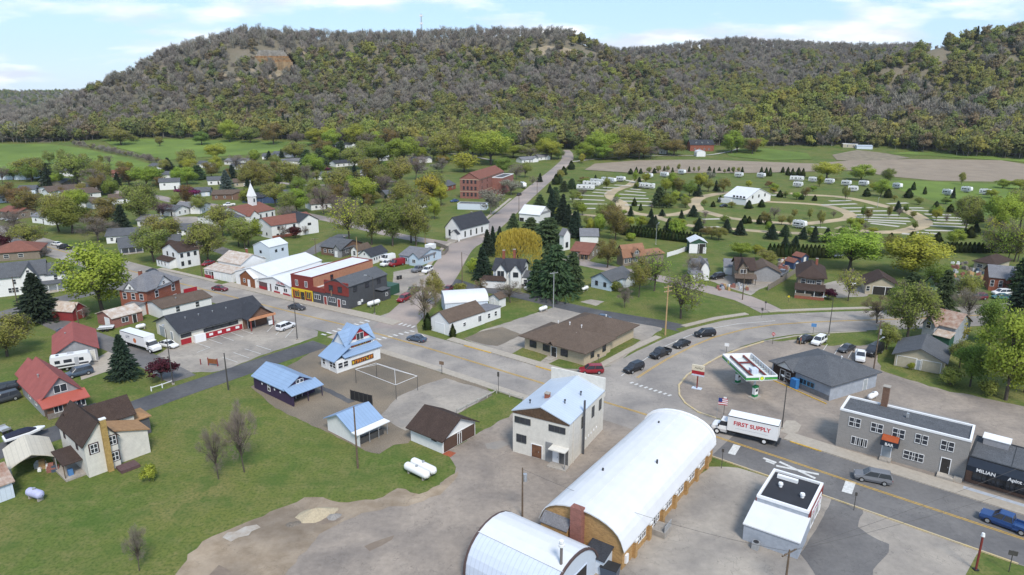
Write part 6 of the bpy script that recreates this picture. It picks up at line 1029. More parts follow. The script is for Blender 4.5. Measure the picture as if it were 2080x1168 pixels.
def quads(c, d1, d2):
    """leaf cards: centres c, half axes d1,d2"""
    v = np.stack([c-d1-d2, c+d1-d2, c+d1+d2, c-d1+d2], 1).reshape(-1, 3); n = len(c); f = np.arange(4*n).reshape(n, 4); return v, f
def soft(me, v, f, ctr, keep=.35, nmax=None):
    """shade each leaf card by the direction it faces out of its clump"""
    n = len(f) if nmax is None else nmax; q = v[f[:n].ravel()].reshape(n, 4, 3); g = np.cross(q[:, 1]-q[:, 0], q[:, 3]-q[:, 0]); g /= np.linalg.norm(g, axis=1, keepdims=True)+1e-9
    c = q.mean(1); o = c-ctr; o /= np.linalg.norm(o, axis=1, keepdims=True)+1e-9; nn = o*(1-keep)+g*keep; nn /= np.linalg.norm(nn, axis=1, keepdims=True)+1e-9; return nn
def orient(c, d1, d2, ctr):
    o = c-ctr; g = np.cross(d1, d2); s_ = np.where((g*o).sum(1) < 0, -1.0, 1.0)[:, None]; return d1, d2*s_
def set_soft(me, nn, total):
    full = np.zeros((total, 3), np.float32); nv = np.repeat(nn, 4, axis=0); full[:len(nv)] = nv
    if total > len(nv):
        me.calc_loop_triangles() if False else None
        full[len(nv):, 2] = 0.0
    me.normals_split_custom_set([tuple(x) for x in full]) if False else me.normals_split_custom_set_from_vertices([tuple(x) for x in full])
def rdir(n):
    a = rng.normal(size=(n, 3)); return a/np.linalg.norm(a, axis=1, keepdims=True)
def np_mesh(name, v, f, m):
    me = bpy.data.meshes.new(name); me.vertices.add(len(v)); me.vertices.foreach_set('co', np.asarray(v, np.float32).ravel()); k = f.shape[1]
    me.loops.add(f.size); me.loops.foreach_set('vertex_index', f.ravel().astype(np.int32)); me.polygons.add(len(f)); me.polygons.foreach_set('loop_start', np.arange(0, f.size, k, dtype=np.int32)); me.polygons.foreach_set('loop_total', np.full(len(f), k, np.int32)); me.update(calc_edges=True); me.materials.append(m); return me
def broad(n_leaf, size, R=.37, zc=.575, rz=.43, clumps=26, twigs=0, leafm='olive', twigm=None, bark=BARK, sub=False, cr=.30, droop=0.0, r0=.020, tw=.0026):
    """unit-height tree: crown ellipsoid radius R, centre height zc. returns (trunk mesh, crown mesh)"""
    cc = rdir(clumps)*(rng.random((clumps, 1))**.40)*[R, R, rz]*.82+[0, 0, zc]; cc[:, 2] = np.maximum(cc[:, 2], .20)
    b = MB(); top = Vector((rng.normal()*.02, rng.normal()*.02, zc-.12))
    b.tube((0, 0, 0), (top.x*.5, top.y*.5, top.z*.55), r0, r0*.75, 7); b.tube((top.x*.5, top.y*.5, top.z*.55), top, r0*.75, r0*.5, 7)
    for i, c in enumerate(cc):
        c = Vector(c); t = rng.uniform(.45, 1.0); s = Vector((top.x*t, top.y*t, top.z*t)); mid = s.lerp(c, .5)+Vector((0, 0, .035)); b.tube(s, mid, r0*.42, r0*.26, 5, False); b.tube(mid, c, r0*.26, r0*.10, 4, False)
        for k in range(3):
            e = c+Vector(rdir(1)[0])*cr*.5*R*2; b.tube(mid.lerp(c, .5), e, r0*.12, r0*.04, 3, False)
    trunk = b.mesh('trunk', bark)
    V = []; Fs = []; mats = []
    idx = rng.integers(0, clumps, n_leaf); off = rdir(n_leaf)*(rng.random((n_leaf, 1))**.5)*[cr*R*1.15, cr*R*1.15, cr*rz*.95]
    c = cc[idx]+off
    if droop: c[:, 2] -= droop*rng.random(n_leaf)*(np.linalg.norm(c[:, :2], axis=1)/R)
    d1 = rdir(n_leaf)*size*rng.uniform(.6, 1.3, (n_leaf, 1)); t = rdir(n_leaf); d2 = np.cross(d1, t); d2 = d2/np.linalg.norm(d2, axis=1, keepdims=True)*size*rng.uniform(.45, .95, (n_leaf, 1))
    ctr = cc[idx]*.62+np.array([0, 0, zc-.10])*.38; d1, d2 = orient(c, d1, d2, ctr); v, f = quads(c, d1, d2); nn = soft(None, v, f, ctr)
    me = np_mesh('crown', v, f, LEAF[leafm] if leafm else twigm)
    if n_leaf > 1: set_soft(me, nn, len(v))
    if twigs:
        k = rng.integers(0, clumps, twigs); base = cc[k]+rdir(twigs)*cr*R*.35; out = base-np.array([0, 0, zc-.22]); out /= np.linalg.norm(out, axis=1, keepdims=True); dr = out*.8+rdir(twigs)*.75+[0, 0, .25]; dr /= np.linalg.norm(dr, axis=1, keepdims=True)
        ln = rng.uniform(.05, .13, (twigs, 1)); side_ = np.cross(dr, rdir(twigs)); side_ = side_/np.linalg.norm(side_, axis=1, keepdims=True)*tw
        tv = np.stack([base-side_, base+side_, base+dr*ln], 1).reshape(-1, 3); tf = np.arange(3*twigs).reshape(-1, 3)
        if n_leaf > 1:
            v2 = np.concatenate([v, tv]); me2 = bpy.data.meshes.new('crown'); fl = [tuple(q) for q in f]+[tuple(q+len(v)) for q in tf]; me2.from_pydata(v2.tolist(), [], fl); me2.materials.append(LEAF[leafm]); me2.materials.append(twigm or TWIG); mi = [0]*len(f)+[1]*len(tf); me2.polygons.foreach_set('material_index', mi); me2.update(); set_soft(me2, nn, len(v2)); me = me2
        else: me = np_mesh('crown', tv, tf, twigm or TWIG)
    return trunk, me
def willow(n=5200):
    tr, _ = broad(1, .01, R=.46, zc=.6, rz=.30, clumps=22, leafm='willow'); th = rng.random(n)*2*np.pi; r = .5*np.sqrt(rng.random(n)); zt = .62+.36*np.sqrt(np.maximum(0, 1-(r/.5)**2)); z = zt-rng.random(n)**1.3*(.16+.5*(r/.5)**1.5)
    lump = .05*np.sin(5*th+9*r)+.04*np.sin(11*th); c = np.stack([(r+lump*r)*np.cos(th), (r+lump*r)*np.sin(th), np.maximum(z, .10)], 1); d1 = np.stack([rng.normal(size=n)*.004, rng.normal(size=n)*.004, rng.uniform(.014, .034, n)], 1); t = rdir(n); t[:, 2] *= .1; d2 = t/np.linalg.norm(t, axis=1, keepdims=True)*.006
    return tr, np_mesh('crown', *quads(c, d1, d2), LEAF['willow'])
def conifer(n=2600, R=.22, leafm='spruce', layers=14, z0=.06, power=1.0, rough_=.16, size=.022):
    b = MB(); b.tube((0, 0, 0), (0, 0, .96), .02, .003, 6)
    lay = rng.integers(0, layers, n); zl_ = z0+(1-z0)*(lay/layers); rmax = R*(1-(zl_-z0)/(1-z0+.02))**power; nb = 7; br = rng.integers(0, nb, n); th = br*2*np.pi/nb+lay*1.7+rng.normal(size=n)*.30; sc_ = (.55+.75*np.abs(np.sin(lay*3.1+br*2.3)))*(1+.25*np.sin(th+1.0)); s = rng.random(n)**.6; r = rmax*s*sc_
    z = zl_+rng.normal(size=n)*.014-.22*r*s+.02; c = np.stack([r*np.cos(th), r*np.sin(th), np.maximum(z, .015)], 1); ra = np.stack([np.cos(th), np.sin(th), -.35+rng.normal(size=n)*.25], 1); d1 = ra*size*rng.uniform(.7, 1.5, (n, 1)); t = rdir(n); d2 = np.cross(d1, t); d2 = d2/np.linalg.norm(d2, axis=1, keepdims=True)*size*.42
    ctr = np.stack([0*z, 0*z, z-.06], 1); d1, d2 = orient(c, d1, d2, ctr); cv, cf = quads(c, d1, d2); cn = soft(None, cv, cf, ctr, .5); cm_ = np_mesh('crown', cv, cf, LEAF[leafm]); set_soft(cm_, cn, len(cv))
    for l in range(layers):
        zz_ = z0+(1-z0)*l/layers; rr = R*(1-(zz_-z0)/(1-z0+.02))**power*.8
        for k in range(0, nb, 2): a = k*2*math.pi/nb+l*1.7; b.tube((0, 0, zz_), (rr*math.cos(a), rr*math.sin(a), zz_-.2*rr), .004, .001, 3, False)
    return b.mesh('trunk', BARK), cm_
def cedar(n=1900, R=.21, leafm='cedar'):
    z = rng.random(n)**1.15; th = rng.random(n)*2*np.pi; r = R*np.minimum(1, (z/.10)**.5)*np.maximum(0.03, 1-z)**.72*(1+.16*np.sin(3*th+9*z)+.12*np.sin(5*th-17*z))*(.62+.46*rng.random(n)); c = np.stack([r*np.cos(th), r*np.sin(th), .02+z*.97], 1); d1 = np.stack([np.cos(th)*.016, np.sin(th)*.016, np.full(n, .024)], 1)*rng.uniform(.6, 1.4, (n, 1)); d2 = np.stack([-np.sin(th), np.cos(th), rng.normal(size=n)*.4], 1)*.015
    ctr = np.stack([0*z, 0*z, .02+z*.8], 1); d1, d2 = orient(c, d1, d2, ctr); cv, cf = quads(c, d1, d2); cm_ = np_mesh('crown', cv, cf, LEAF[leafm]); set_soft(cm_, soft(None, cv, cf, ctr, .45), len(cv))
    return MB().tube((0, 0, 0), (0, 0, .3), .02, .015, 6).mesh('trunk', BARK), cm_
PROTO = {
 'green': [broad(7500, .0112, clumps=40, leafm='green', twigs=200) for _ in range(2)], 'deep': [broad(7000, .0115, clumps=40, leafm='deep') for _ in range(2)], 'olive': [broad(5600, .0108, clumps=40, leafm='olive', twigs=1400) for _ in range(3)], 'rust': [broad(4600, .0108, clumps=36, leafm='rust', twigs=900) for _ in range(2)],
 'bare': [broad(1, .001, R=.40, clumps=46, leafm='olive', twigs=3600, r0=.014, tw=.0015, cr=.36) for _ in range(3)], 'tanbare': [broad(120, .012, R=.42, zc=.55, rz=.42, clumps=34, leafm='olive', twigs=2800, twigm=TWIGT) for _ in range(1)], 'sparse': [broad(1100, .013, R=.42, clumps=36, leafm='green', twigs=1900, r0=.017, tw=.0018) for _ in range(2)],
 'willow': [willow()], 'gold': [broad(2200, .017, clumps=30, leafm='willow', twigs=500, droop=.12)], 'crab': [broad(1500, .026, R=.46, zc=.58, rz=.38, leafm='crab', twigs=500)], 'pinkb': [broad(1900, .026, R=.5, zc=.58, rz=.36, leafm='pinkb')], 'blossom': [broad(1300, .016, leafm='blossom', twigs=1300, bark=BARKP) for _ in range(1)], 'blush': [broad(900, .016, leafm='blush', twigs=1600)],
 'pine': [conifer(3400, .30, 'pine', 11, .10, .75, size=.028) for _ in range(2)], 'spruce': [conifer(3000, .21, 'spruce', 17) for _ in range(2)], 'bluesp': [conifer(2600, .22, 'bluesp', 15)], 'cedar': [cedar()], 'shrub': [broad(1300, .034, R=.5, zc=.5, rz=.46, clumps=22, leafm='olive', twigs=400, cr=.4)], 'gshrub': [broad(1300, .036, R=.5, zc=.5, rz=.46, clumps=22, leafm='green', cr=.4)]}
WID = {'green': .72, 'deep': .72, 'olive': .72, 'rust': .72, 'bare': .72, 'sparse': .72, 'tanbare': .84, 'willow': 1.0, 'gold': .72, 'crab': .92, 'pinkb': 1.0, 'blossom': .72, 'blush': .72, 'pine': .6, 'spruce': .42, 'bluesp': .44, 'cedar': .40, 'shrub': 1.0, 'gshrub': 1.0}
DESC = {'green': 'bright yellow-green leafing tree', 'deep': 'full green tree', 'olive': 'olive tree just coming into leaf', 'rust': 'rust-tinged budding tree', 'bare': 'bare grey-brown tree', 'sparse': 'thinly leafed spreading tree', 'tanbare': 'tan bare many-stemmed shrub tree', 'willow': 'weeping willow in yellow leaf', 'gold': 'golden-leafed tree', 'crab': 'burgundy-leafed crabapple', 'pinkb': 'magenta blossoming tree', 'blossom': 'white-flowering pale tree', 'blush': 'blush-coloured budding tree', 'pine': 'dark broad pine', 'spruce': 'dark pointed spruce', 'bluesp': 'blue-grey spruce', 'cedar': 'dark clipped cedar', 'shrub': 'olive rounded shrub', 'gshrub': 'yellow-green rounded shrub'}
NM = {'spruce': 'spruce_tree', 'bluesp': 'spruce_tree', 'pine': 'pine_tree', 'cedar': 'cedar_shrub', 'shrub': 'shrub', 'gshrub': 'shrub', 'willow': 'willow_tree', 'crab': 'crabapple_tree', 'tanbare': 'shrub_tree'}
_tc = [0]
def tree(kind, base, vtop, wpx, where, label=None, hm=None):
    p = P(*base); _tc[0] += 1; h = hm or max(1.2, hz(p, vtop)*(1.1 if kind in ('olive', 'green', 'deep', 'rust', 'sparse') else 1.0)); w = wpx*p.y/F/CP*(1.12 if kind in ('olive', 'green', 'deep', 'rust', 'sparse') else 1.0); pr = PROTO[kind][_tc[0] % len(PROTO[kind])]
    lab = label or (DESC[kind]+' '+where); r = thing(NM.get(kind, 'tree'), lab, 'shrub' if 'shrub' in NM.get(kind, '') and kind != 'tanbare' else 'tree', (p.x, p.y, p.z-.02), rng.uniform(0, 6.28), None if label else 'look-alikes: '+DESC[kind]+' '+where)
    sw = max(.35, min(2.4, w/(WID[kind]*h)))*h; r.scale = (sw, sw, h); obj('trunk', pr[0], r); obj('crown', pr[1], r)
def trees(fn, s, where, rows):
    for row in rows:
        k, x, y, top, w = row[:5]; tree(k, fn(x, y), fn(0, top)[1], w/s, where, row[5] if len(row) > 5 else None)
trees(A, 4, 'by the main street houses', [('green', 830, 725, 205, 500, 'big bright green tree beside the brick house'), ('spruce', 320, 810, 420, 340, 'large dark spruce in front of the white farmhouse'), ('olive', 240, 212, 30, 260), ('bare', 90, 180, 0, 240), ('olive', 1250, 328, 50, 260), ('olive', 1690, 335, 20, 290), ('olive', 1990, 225, 0, 180), ('crab', 40, 250, 95, 150, 'burgundy bush by the brown-roofed ranch'), ('olive', 60, 1095, 780, 400, 'leaning pale-trunked tree beside the red-roofed garage'), ('bare', 370, 290, 205, 110), ('bare', 700, 800, 690, 100)])
trees(Bc, 3.244, 'on the near lawn', [('spruce', 822, 292, 0, 200, 'lone spruce on the lawn by the burgundy crabapple'), ('crab', 1070, 305, 145, 240, 'burgundy crabapple beside the alley and lamp post'), ('bare', 1610, 905, 420, 270, 'taller bare tree on the front lawn'), ('bare', 1440, 952, 560, 230, 'smaller bare tree on the front lawn'), ('gshrub', 985, 965, 850, 110, 'yellow-green sapling in a ring of stones')])
tree('bare', (283, 1160), 1065, 60, '', 'bare sapling at the bottom of the lawn')
W1 = 'in the western neighbourhood'
trees(C, 4, W1, [('olive', 630, 565, 300, 280), ('bare', 775, 592, 395, 200), ('olive', 850, 560, 350, 120), ('olive', 265, 505, 330, 250), ('pine', 390, 500, 360, 130), ('rust', 1050, 545, 390, 170), ('green', 1195, 555, 400, 270), ('spruce', 1370, 442, 322, 120), ('pine', 1500, 400, 345, 130), ('green', 1520, 540, 405, 160), ('pine', 1610, 500, 380, 170), ('rust', 1720, 480, 360, 130), ('spruce', 1890, 492, 380, 90), ('bluesp', 1840, 582, 420, 120, 'blue-grey spruce beside the open carport'), ('green', 1760, 352, 210, 160), ('olive', 2060, 605, 350, 210), ('pinkb', 1525, 652, 555, 190, 'magenta blossoming tree beside the low grey garage'), ('blush', 1330, 812, 650, 180), ('olive', 1150, 865, 545, 260), ('rust', 880, 805, 640, 240), ('spruce', 1000, 925, 705, 170), ('deep', 590, 935, 665, 290), ('bare', 800, 1000, 790, 340), ('bare', 20, 535, 380, 130), ('rust', 60, 690, 520, 180), ('rust', 160, 720, 560, 190), ('spruce', 400, 742, 630, 100), ('olive', 230, 735, 600, 130), ('shrub', 1360, 875, 800, 100), ('deep', 1260, 865, 800, 120), ('green', 110, 500, 400, 140), ('shrub', 900, 610, 540, 80), ('olive', 1000, 430, 350, 90), ('bare', 650, 230, 180, 50)])
trees(C, 4, 'at the meadow edge', [('olive', 985, 222, 95, 190), ('olive', 900, 190, 80, 120), ('olive', 1300, 232, 150, 60), ('bare', 1215, 370, 280, 70), ('shrub', 1090, 190, 135, 80)])
for i in range(26): tree('bare' if i % 3 else 'shrub', C(600+i*27, 225+i*5.6), C(0, 195+i*5.6)[1], 12, '', 'brushy hedgerow shrub between the two green meadows' if False else None) if False else None
trees(D, 4, W1, [('bare', 465, 372, 260, 110), ('spruce', 590, 342, 265, 62), ('spruce', 690, 322, 250, 48), ('pine', 900, 420, 250, 130), ('pine', 1000, 425, 240, 150), ('blush', 850, 330, 225, 190), ('green', 1085, 372, 230, 160), ('rust', 1020, 225, 150, 100), ('pine', 1180, 345, 180, 120), ('olive', 1390, 325, 185, 180), ('green', 1680, 312, 235, 140), ('pinkb', 960, 442, 393, 75), ('pinkb', 1055, 442, 388, 65), ('cedar', 1160, 527, 450, 50), ('cedar', 1040, 512, 465, 52), ('bare', 900, 562, 350, 130), ('olive', 760, 572, 360, 200), ('olive', 560, 605, 385, 170), ('olive', 440, 612, 395, 160), ('bare', 670, 562, 455, 70), ('green', 810, 768, 582, 220), ('bare', 1030, 785, 515, 230), ('bare', 1150, 705, 540, 210), ('bare', 1290, 700, 490, 190), ('rust', 1390, 592, 325, 190), ('olive', 1500, 605, 390, 180), ('olive', 1650, 565, 325, 180), ('gold', 1890, 705, 420, 240, 'golden weeping tree near the brick school'), ('bare', 1790, 725, 570, 170), ('sparse', 1240, 1005, 650, 290), ('olive', 1420, 1030, 720, 240), ('olive', 1590, 1040, 700, 260), ('olive', 1740, 1012, 700, 230), ('crab', 800, 975, 868, 140, 'burgundy tree before the parish hall'), ('olive', 340, 1042, 815, 190), ('olive', 80, 1045, 870, 230), ('bare', 710, 985, 850, 80), ('bare', 885, 950, 870, 60), ('green', 1590, 200, 145, 70), ('green', 2030, 290, 200, 70), ('olive', 1800, 280, 190, 130), ('olive', 1300, 620, 560, 100), ('olive', 1430, 690, 600, 140), ('gold', 1990, 370, 290, 170), ('blossom', 1950, 440, 360, 180), ('blossom', 1830, 450, 380, 140), ('blossom', 1700, 440, 385, 100)])
W2 = 'along the side street'
trees(F_, 3.894, W2, [('green', 690, 375, 105, 310), ('gold', 480, 425, 255, 230), ('deep', 790, 445, 320, 140), ('blossom', 690, 765, 540, 230), ('blossom', 850, 605, 475, 190), ('bare', 890, 485, 350, 140), ('olive', 960, 470, 350, 100), ('spruce', 1080, 505, 435, 48), ('green', 1560, 315, 110, 250), ('olive', 1780, 300, 70, 290), ('deep', 1140, 262, 115, 160), ('rust', 1285, 240, 82, 210), ('gold', 1410, 358, 268, 55), ('deep', 1225, 330, 232, 90), ('bare', 1020, 530, 455, 60), ('crab', 890, 275, 220, 80), ('spruce', 955, 250, 165, 55), ('olive', 100, 1010, 680, 230), ('shrub', 1240, 480, 400, 70), ('cedar', 1325, 410, 335, 60), ('cedar', 1205, 525, 440, 70), ('cedar', 1265, 450, 380, 60), ('spruce', 1155, 590, 520, 50), ('pine', 1080, 715, 600, 100), ('pine', 1330, 560, 475, 80), ('rust', 1420, 525, 465, 90), ('pine', 1200, 720, 540, 110), ('spruce', 1170, 790, 560, 120), ('spruce', 1260, 840, 600, 130), ('spruce', 1350, 940, 735, 140), ('shrub', 1380, 720, 650, 120), ('pine', 870, 870, 750, 90)])
trees(F_, 3.894, 'beside the church corner', [('spruce', 660, 1090, 880, 120), ('spruce', 705, 1065, 855, 85), ('spruce', 760, 1010, 855, 80), ('pine', 1010, 960, 780, 190), ('pine', 1150, 1000, 780, 280), ('pine', 1060, 1010, 900, 200)])
trees(G, 3.65, 'by the white gabled shop and Victorian house', [('willow', 850, 320, 12, 345, 'large yellow weeping willow behind the Victorian house'), ('spruce', 580, 395, 155, 160), ('gshrub', 515, 350, 215, 90), ('pine', 1130, 520, 125, 290), ('pine', 1255, 470, 185, 190), ('pine', 985, 490, 240, 160), ('tanbare', 150, 705, 375, 270, 'big tan bare shrub at the side street corner'), ('olive', 235, 580, 345, 140), ('shrub', 420, 490, 410, 120), ('tanbare', 575, 495, 378, 120), ('bare', 790, 565, 400, 240), ('cedar', 365, 818, 722, 55), ('cedar', 180, 765, 640, 80), ('pine', 610, 330, 220, 100), ('pine', 1070, 430, 130, 180)])
trees(M_, 4, 'around the broad lawn', [('sparse', 915, 605, 290, 270), ('olive', 790, 655, 350, 170), ('sparse', 1130, 828, 430, 350, 'broad thinly leafed tree at the lawn edge by the tan double pole'), ('bare', 675, 740, 555, 140), ('shrub', 605, 605, 515, 110), ('rust', 535, 415, 185, 190), ('bare', 1230, 505, 290, 180), ('green', 1620, 325, 215, 180), ('olive', 1830, 385, 285, 150), ('gshrub', 725, 195, 125, 75), ('rust', 600, 190, -60, 190), ('green', 470, 160, -20, 90), ('green', 400, 150, 20, 80), ('gshrub', 1100, 160, 15, 130), ('olive', 1440, 190, 90, 130), ('rust', 1380, 180, 80, 100), ('spruce', 1275, 120, 10, 95), ('spruce', 1500, 130, 20, 80), ('spruce', 1610, 150, 30, 90), ('spruce', 1870, 180, 60, 100), ('pine', 1980, 160, 70, 90), ('spruce', 900, 90, -5, 90), ('spruce', 1030, 110, 15, 90)])
trees(N_, 4, 'along the curving street', [('green', 660, 275, -50, 440, 'broad yellow-green tree on the lawn behind the foursquare house'), ('green', 1175, 325, 10, 490, 'spreading bright green tree behind the tan garage'), ('sparse', 650, 525, 275, 180), ('crab', 490, 512, 415, 160, 'burgundy shrub before the foursquare porch'), ('pine', 1165, 435, 285, 170), ('tanbare', 885, 705, 465, 300, 'tan bare tree behind the filling station lot'), ('olive', 1130, 850, 390, 390, 'large olive tree beside the rust-roofed house'), ('olive', 960, 920, 720, 200), ('pine', 1420, 600, 265, 200), ('bare', 1620, 705, 390, 270), ('spruce', 2060, 665, 290, 330, 'dark spruce at the edge of the street beyond the brick house'), ('sparse', 1860, 190, -80, 210), ('sparse', 1950, 195, -70, 150), ('sparse', 2030, 205, -80, 170), ('bare', 1480, 560, 440, 130), ('pine', 1530, 700, 600, 90), ('olive', 1000, 140, 0, 180)])
trees(K, 3.244, 'behind the bar', [('green', 1565, 690, 140, 400, 'big green tree behind the grey brick bar'), ('deep', 1330, 600, 330, 220), ('shrub', 1200, 590, 470, 160), ('olive', 1260, 480, 300, 150), ('shrub', 1440, 660, 540, 150), ('deep', 1690, 640, 250, 300), ('gshrub', 940, 488, 435, 45)])
EX = []; WC = 'in the campground'
for x, y, t, w, k in ((120, 470, 395, 60, 'olive'), (210, 470, 420, 60, 'rust'), (330, 500, 440, 70, 'olive'), (452, 480, 420, 60, 'olive'), (505, 500, 445, 55, 'green'), (560, 420, 372, 45, 'olive'), (585, 470, 410, 50, 'bare'), (690, 400, 345, 60, 'olive'), (740, 420, 360, 55, 'green'), (780, 400, 350, 50, 'bare'), (820, 430, 375, 55, 'olive'), (640, 360, 315, 45, 'green'), (720, 345, 300, 50, 'olive'), (770, 335, 285, 55, 'deep'), (820, 335, 280, 60, 'green'), (900, 330, 270, 60, 'olive'), (960, 325, 265, 55, 'green'), (1020, 310, 262, 50, 'deep'), (480, 345, 310, 40, 'bare'), (380, 340, 305, 40, 'olive'), (60, 440, 385, 50, 'rust'), (30, 480, 420, 60, 'bare'), (160, 430, 385, 45, 'green'), (600, 330, 290, 45, 'olive'), (660, 325, 285, 45, 'rust'), (880, 400, 350, 50, 'olive'), (845, 365, 310, 50, 'bare')):
    tree(k, (x, y), t, w, W1)
for x, y, t, w, k in ((1960, 470, 400, 50, 'olive'), (2030, 480, 395, 60, 'green'), (2070, 470, 380, 60, 'olive'), (1900, 600, 540, 45, 'deep'), (1960, 620, 560, 50, 'olive'), (2010, 700, 610, 60, 'deep'), (2060, 740, 640, 80, 'olive'), (1850, 560, 500, 40, 'olive'), (1720, 520, 470, 40, 'sparse'), (2070, 600, 520, 50, 'pine'), (1940, 690, 640, 50, 'shrub'), (1830, 640, 585, 60, 'deep')):
    tree(k, (x, y), t, w, 'among the right-hand houses' if False else 'among the houses along the curving street')
rooms = [Vector((o.location.x, o.location.y, 0)) for o in bpy.data.objects if o.get('category') in ('house', 'outbuilding', 'church', 'hall', 'shed', 'school', 'garage')]
ways = [w for q in (MAIN[:9], SIDE, [(150, 370), (235, 390), (310, 398), (360, 410), (440, 418), (500, 440)], [(938, 500), (880, 491), (825, 482), (760, 468), (700, 453), (640, 440), (590, 430)], [(470, 352), (560, 370), (637, 376), (730, 374), (800, 368)], [(380, 485), (440, 505), (520, 528), (615, 519), (655, 498), (700, 476)]) for w in densify([P(*p) for p in q], 5)]
made = 0
while made < 85:
    x, v0 = rng.uniform(0, 900), rng.uniform(322, 500)
    if v0 > 430+x*.04: continue
    p = P(x, v0)
    if any((p-r).length < 7 for r in rooms) or any((p.xy-w.xy).length < 7.5 for w in ways): continue
    made += 1; hh = rng.uniform(6, 13); tree(['olive', 'green', 'olive', 'bare', 'rust', 'green', 'deep', 'spruce'][int(rng.integers(0, 8))], (x, v0), 0, rng.uniform(.55, .85)*hh*F/p.y, W1, hm=hh)
for i in range(54):
    x = 430+i*21+rng.normal()*6; v0 = interp([(400, 288), (640, 296), (800, 304), (1000, 320), (1150, 318), (1300, 322), (1450, 308), (1600, 312)], x)+rng.uniform(-4, 7)
    if 1120 < x < 1175 or (x < 640 and i % 2) or 1385 < x < 1470: continue
    tree(['olive', 'green', 'deep', 'olive', 'bare', 'green', 'rust'][int(rng.integers(0, 7))], (x, v0), v0-rng.uniform(26, 46), rng.uniform(30, 50), 'at the foot of the bluff')
for i in range(70):
    x = rng.uniform(1130, 1990); v0 = rng.uniform(372, 484)
    if 1440 < x < 1715 and 402 < v0 < 452: continue
    tree(['green', 'olive', 'green', 'bare', 'deep', 'spruce'][int(rng.integers(0, 6))], (x, v0), v0-rng.uniform(11, 26), rng.uniform(9, 20), WC)
# hedges of clipped cedars round the campground
for i in range(24): tree('cedar', M_(665+i*27, 148+i*3.2), M_(0, 62+i*3.2)[1], 14, 'in the hedge below the campground')
for i in range(16): tree('cedar', N_(10+i*33, 165+i*.8), N_(0, 58+i*.8)[1], 14, 'in the hedge below the campground')
for i in range(17): tree('cedar', N_(1450+i*36, 130+i*.4), N_(0, 45+i*.4)[1], 15, 'in the hedge below the campground')
trees(Q4, 3.467, WC, [(('cedar', 'cedar', 'green', 'cedar', 'olive')[int(x*7+y*3) % 5], x, y, y-h, w*1.15) for x, y, h, w in ((225, 245, 60, 55), (275, 248, 50, 50), (360, 245, 50, 50), (400, 248, 48, 45), (478, 262, 52, 50), (512, 262, 45, 40), (605, 270, 40, 55), (140, 325, 60, 60), (230, 315, 55, 55), (20, 318, 40, 50), (110, 430, 60, 42), (143, 428, 50, 38), (215, 435, 65, 40), (278, 440, 70, 42), (372, 440, 65, 50), (432, 445, 70, 42), (30, 78, 46, 22), (68, 76, 42, 22), (95, 76, 46, 20), (230, 80, 50, 24), (262, 98, 64, 30), (290, 100, 65, 26), (380, 75, 45, 26), (415, 92, 60, 30), (448, 98, 58, 30), (490, 95, 60, 36), (522, 102, 62, 30), (1300, 195, 58, 30), (1265, 250, 68, 60), (1120, 250, 66, 70), (1380, 225, 55, 24), (1340, 298, 52, 55), (1460, 322, 50, 50), (1560, 352, 60, 60), (1650, 385, 70, 70), (1610, 365, 40, 40), (1720, 430, 90, 70), (1770, 420, 60, 55), (1700, 530, 80, 80), (1660, 525, 60, 60), (1740, 490, 60, 60), (1290, 545, 60, 90), (1140, 560, 65, 100), (1470, 560, 70, 90), (1840, 330, 75, 36), (2020, 300, 60, 40), (970, 240, 60, 70))])
trees(Q4, 3.467, WC, [('spruce', 75, 505, 415, 75), ('spruce', 305, 540, 440, 80), ('spruce', 395, 520, 440, 65), ('spruce', 525, 540, 455, 70), ('spruce', 600, 560, 450, 80), ('spruce', 690, 560, 460, 90), ('spruce', 470, 590, 515, 70), ('spruce', 395, 600, 510, 70), ('green', 640, 170, 90, 50), ('green', 690, 120, 0, 200), ('green', 930, 125, 20, 160), ('olive', 1120, 150, 45, 90), ('green', 1070, 240, 125, 110), ('rust', 285, 180, 130, 60), ('rust', 540, 245, 175, 60), ('bare', 320, 400, 305, 90), ('gold', 310, 215, 172, 55), ('rust', 250, 440, 345, 70), ('bare', 735, 395, 335, 40), ('rust', 980, 410, 325, 60), ('bare', 1530, 430, 350, 40), ('olive', 820, 270, 170, 50), ('green', 1590, 580, 475, 120), ('olive', 1880, 470, 350, 80), ('bare', 1195, 390, 320, 40), ('olive', 460, 390, 330, 40), ('olive', 570, 400, 325, 40), ('olive', 645, 460, 340, 50), ('sparse', 1890, 670, 385, 220), ('sparse', 2010, 700, 390, 180), ('green', 200, 640, 585, 150), ('olive', 260, 690, 620, 140), ('shrub', 1780, 320, 250, 60), ('green', 1850, 250, 190, 80), ('green', 1480, 370, 310, 50), ('rust', 1880, 300, 230, 60), ('green', 1930, 180, 120, 100), ('green', 2050, 190, 120, 110)])
trees(Q3, 5.2, WC, [(('cedar', 'cedar', 'olive', 'cedar')[int(x*7+y*3) % 4], x, y, y-h, w) for x, y, h, w in ((940, 125, 62, 62), (1000, 112, 66, 42), (1047, 120, 60, 42), (1135, 115, 66, 60), (1190, 118, 60, 45), (1230, 112, 76, 55), (1295, 92, 55, 30), (1332, 110, 76, 42), (1383, 110, 60, 32), (1447, 95, 78, 42), (1558, 105, 66, 32), (1608, 110, 60, 25), (1658, 108, 66, 32), (1772, 95, 56, 42), (1820, 120, 66, 30), (1876, 95, 46, 35), (1930, 120, 50, 30), (1976, 100, 54, 36), (2026, 120, 70, 34), (570, 185, 56, 36), (335, 260, 88, 50), (85, 310, 78, 42), (440, 200, 50, 60), (1885, 420, 70, 85), (1810, 470, 60, 60))])
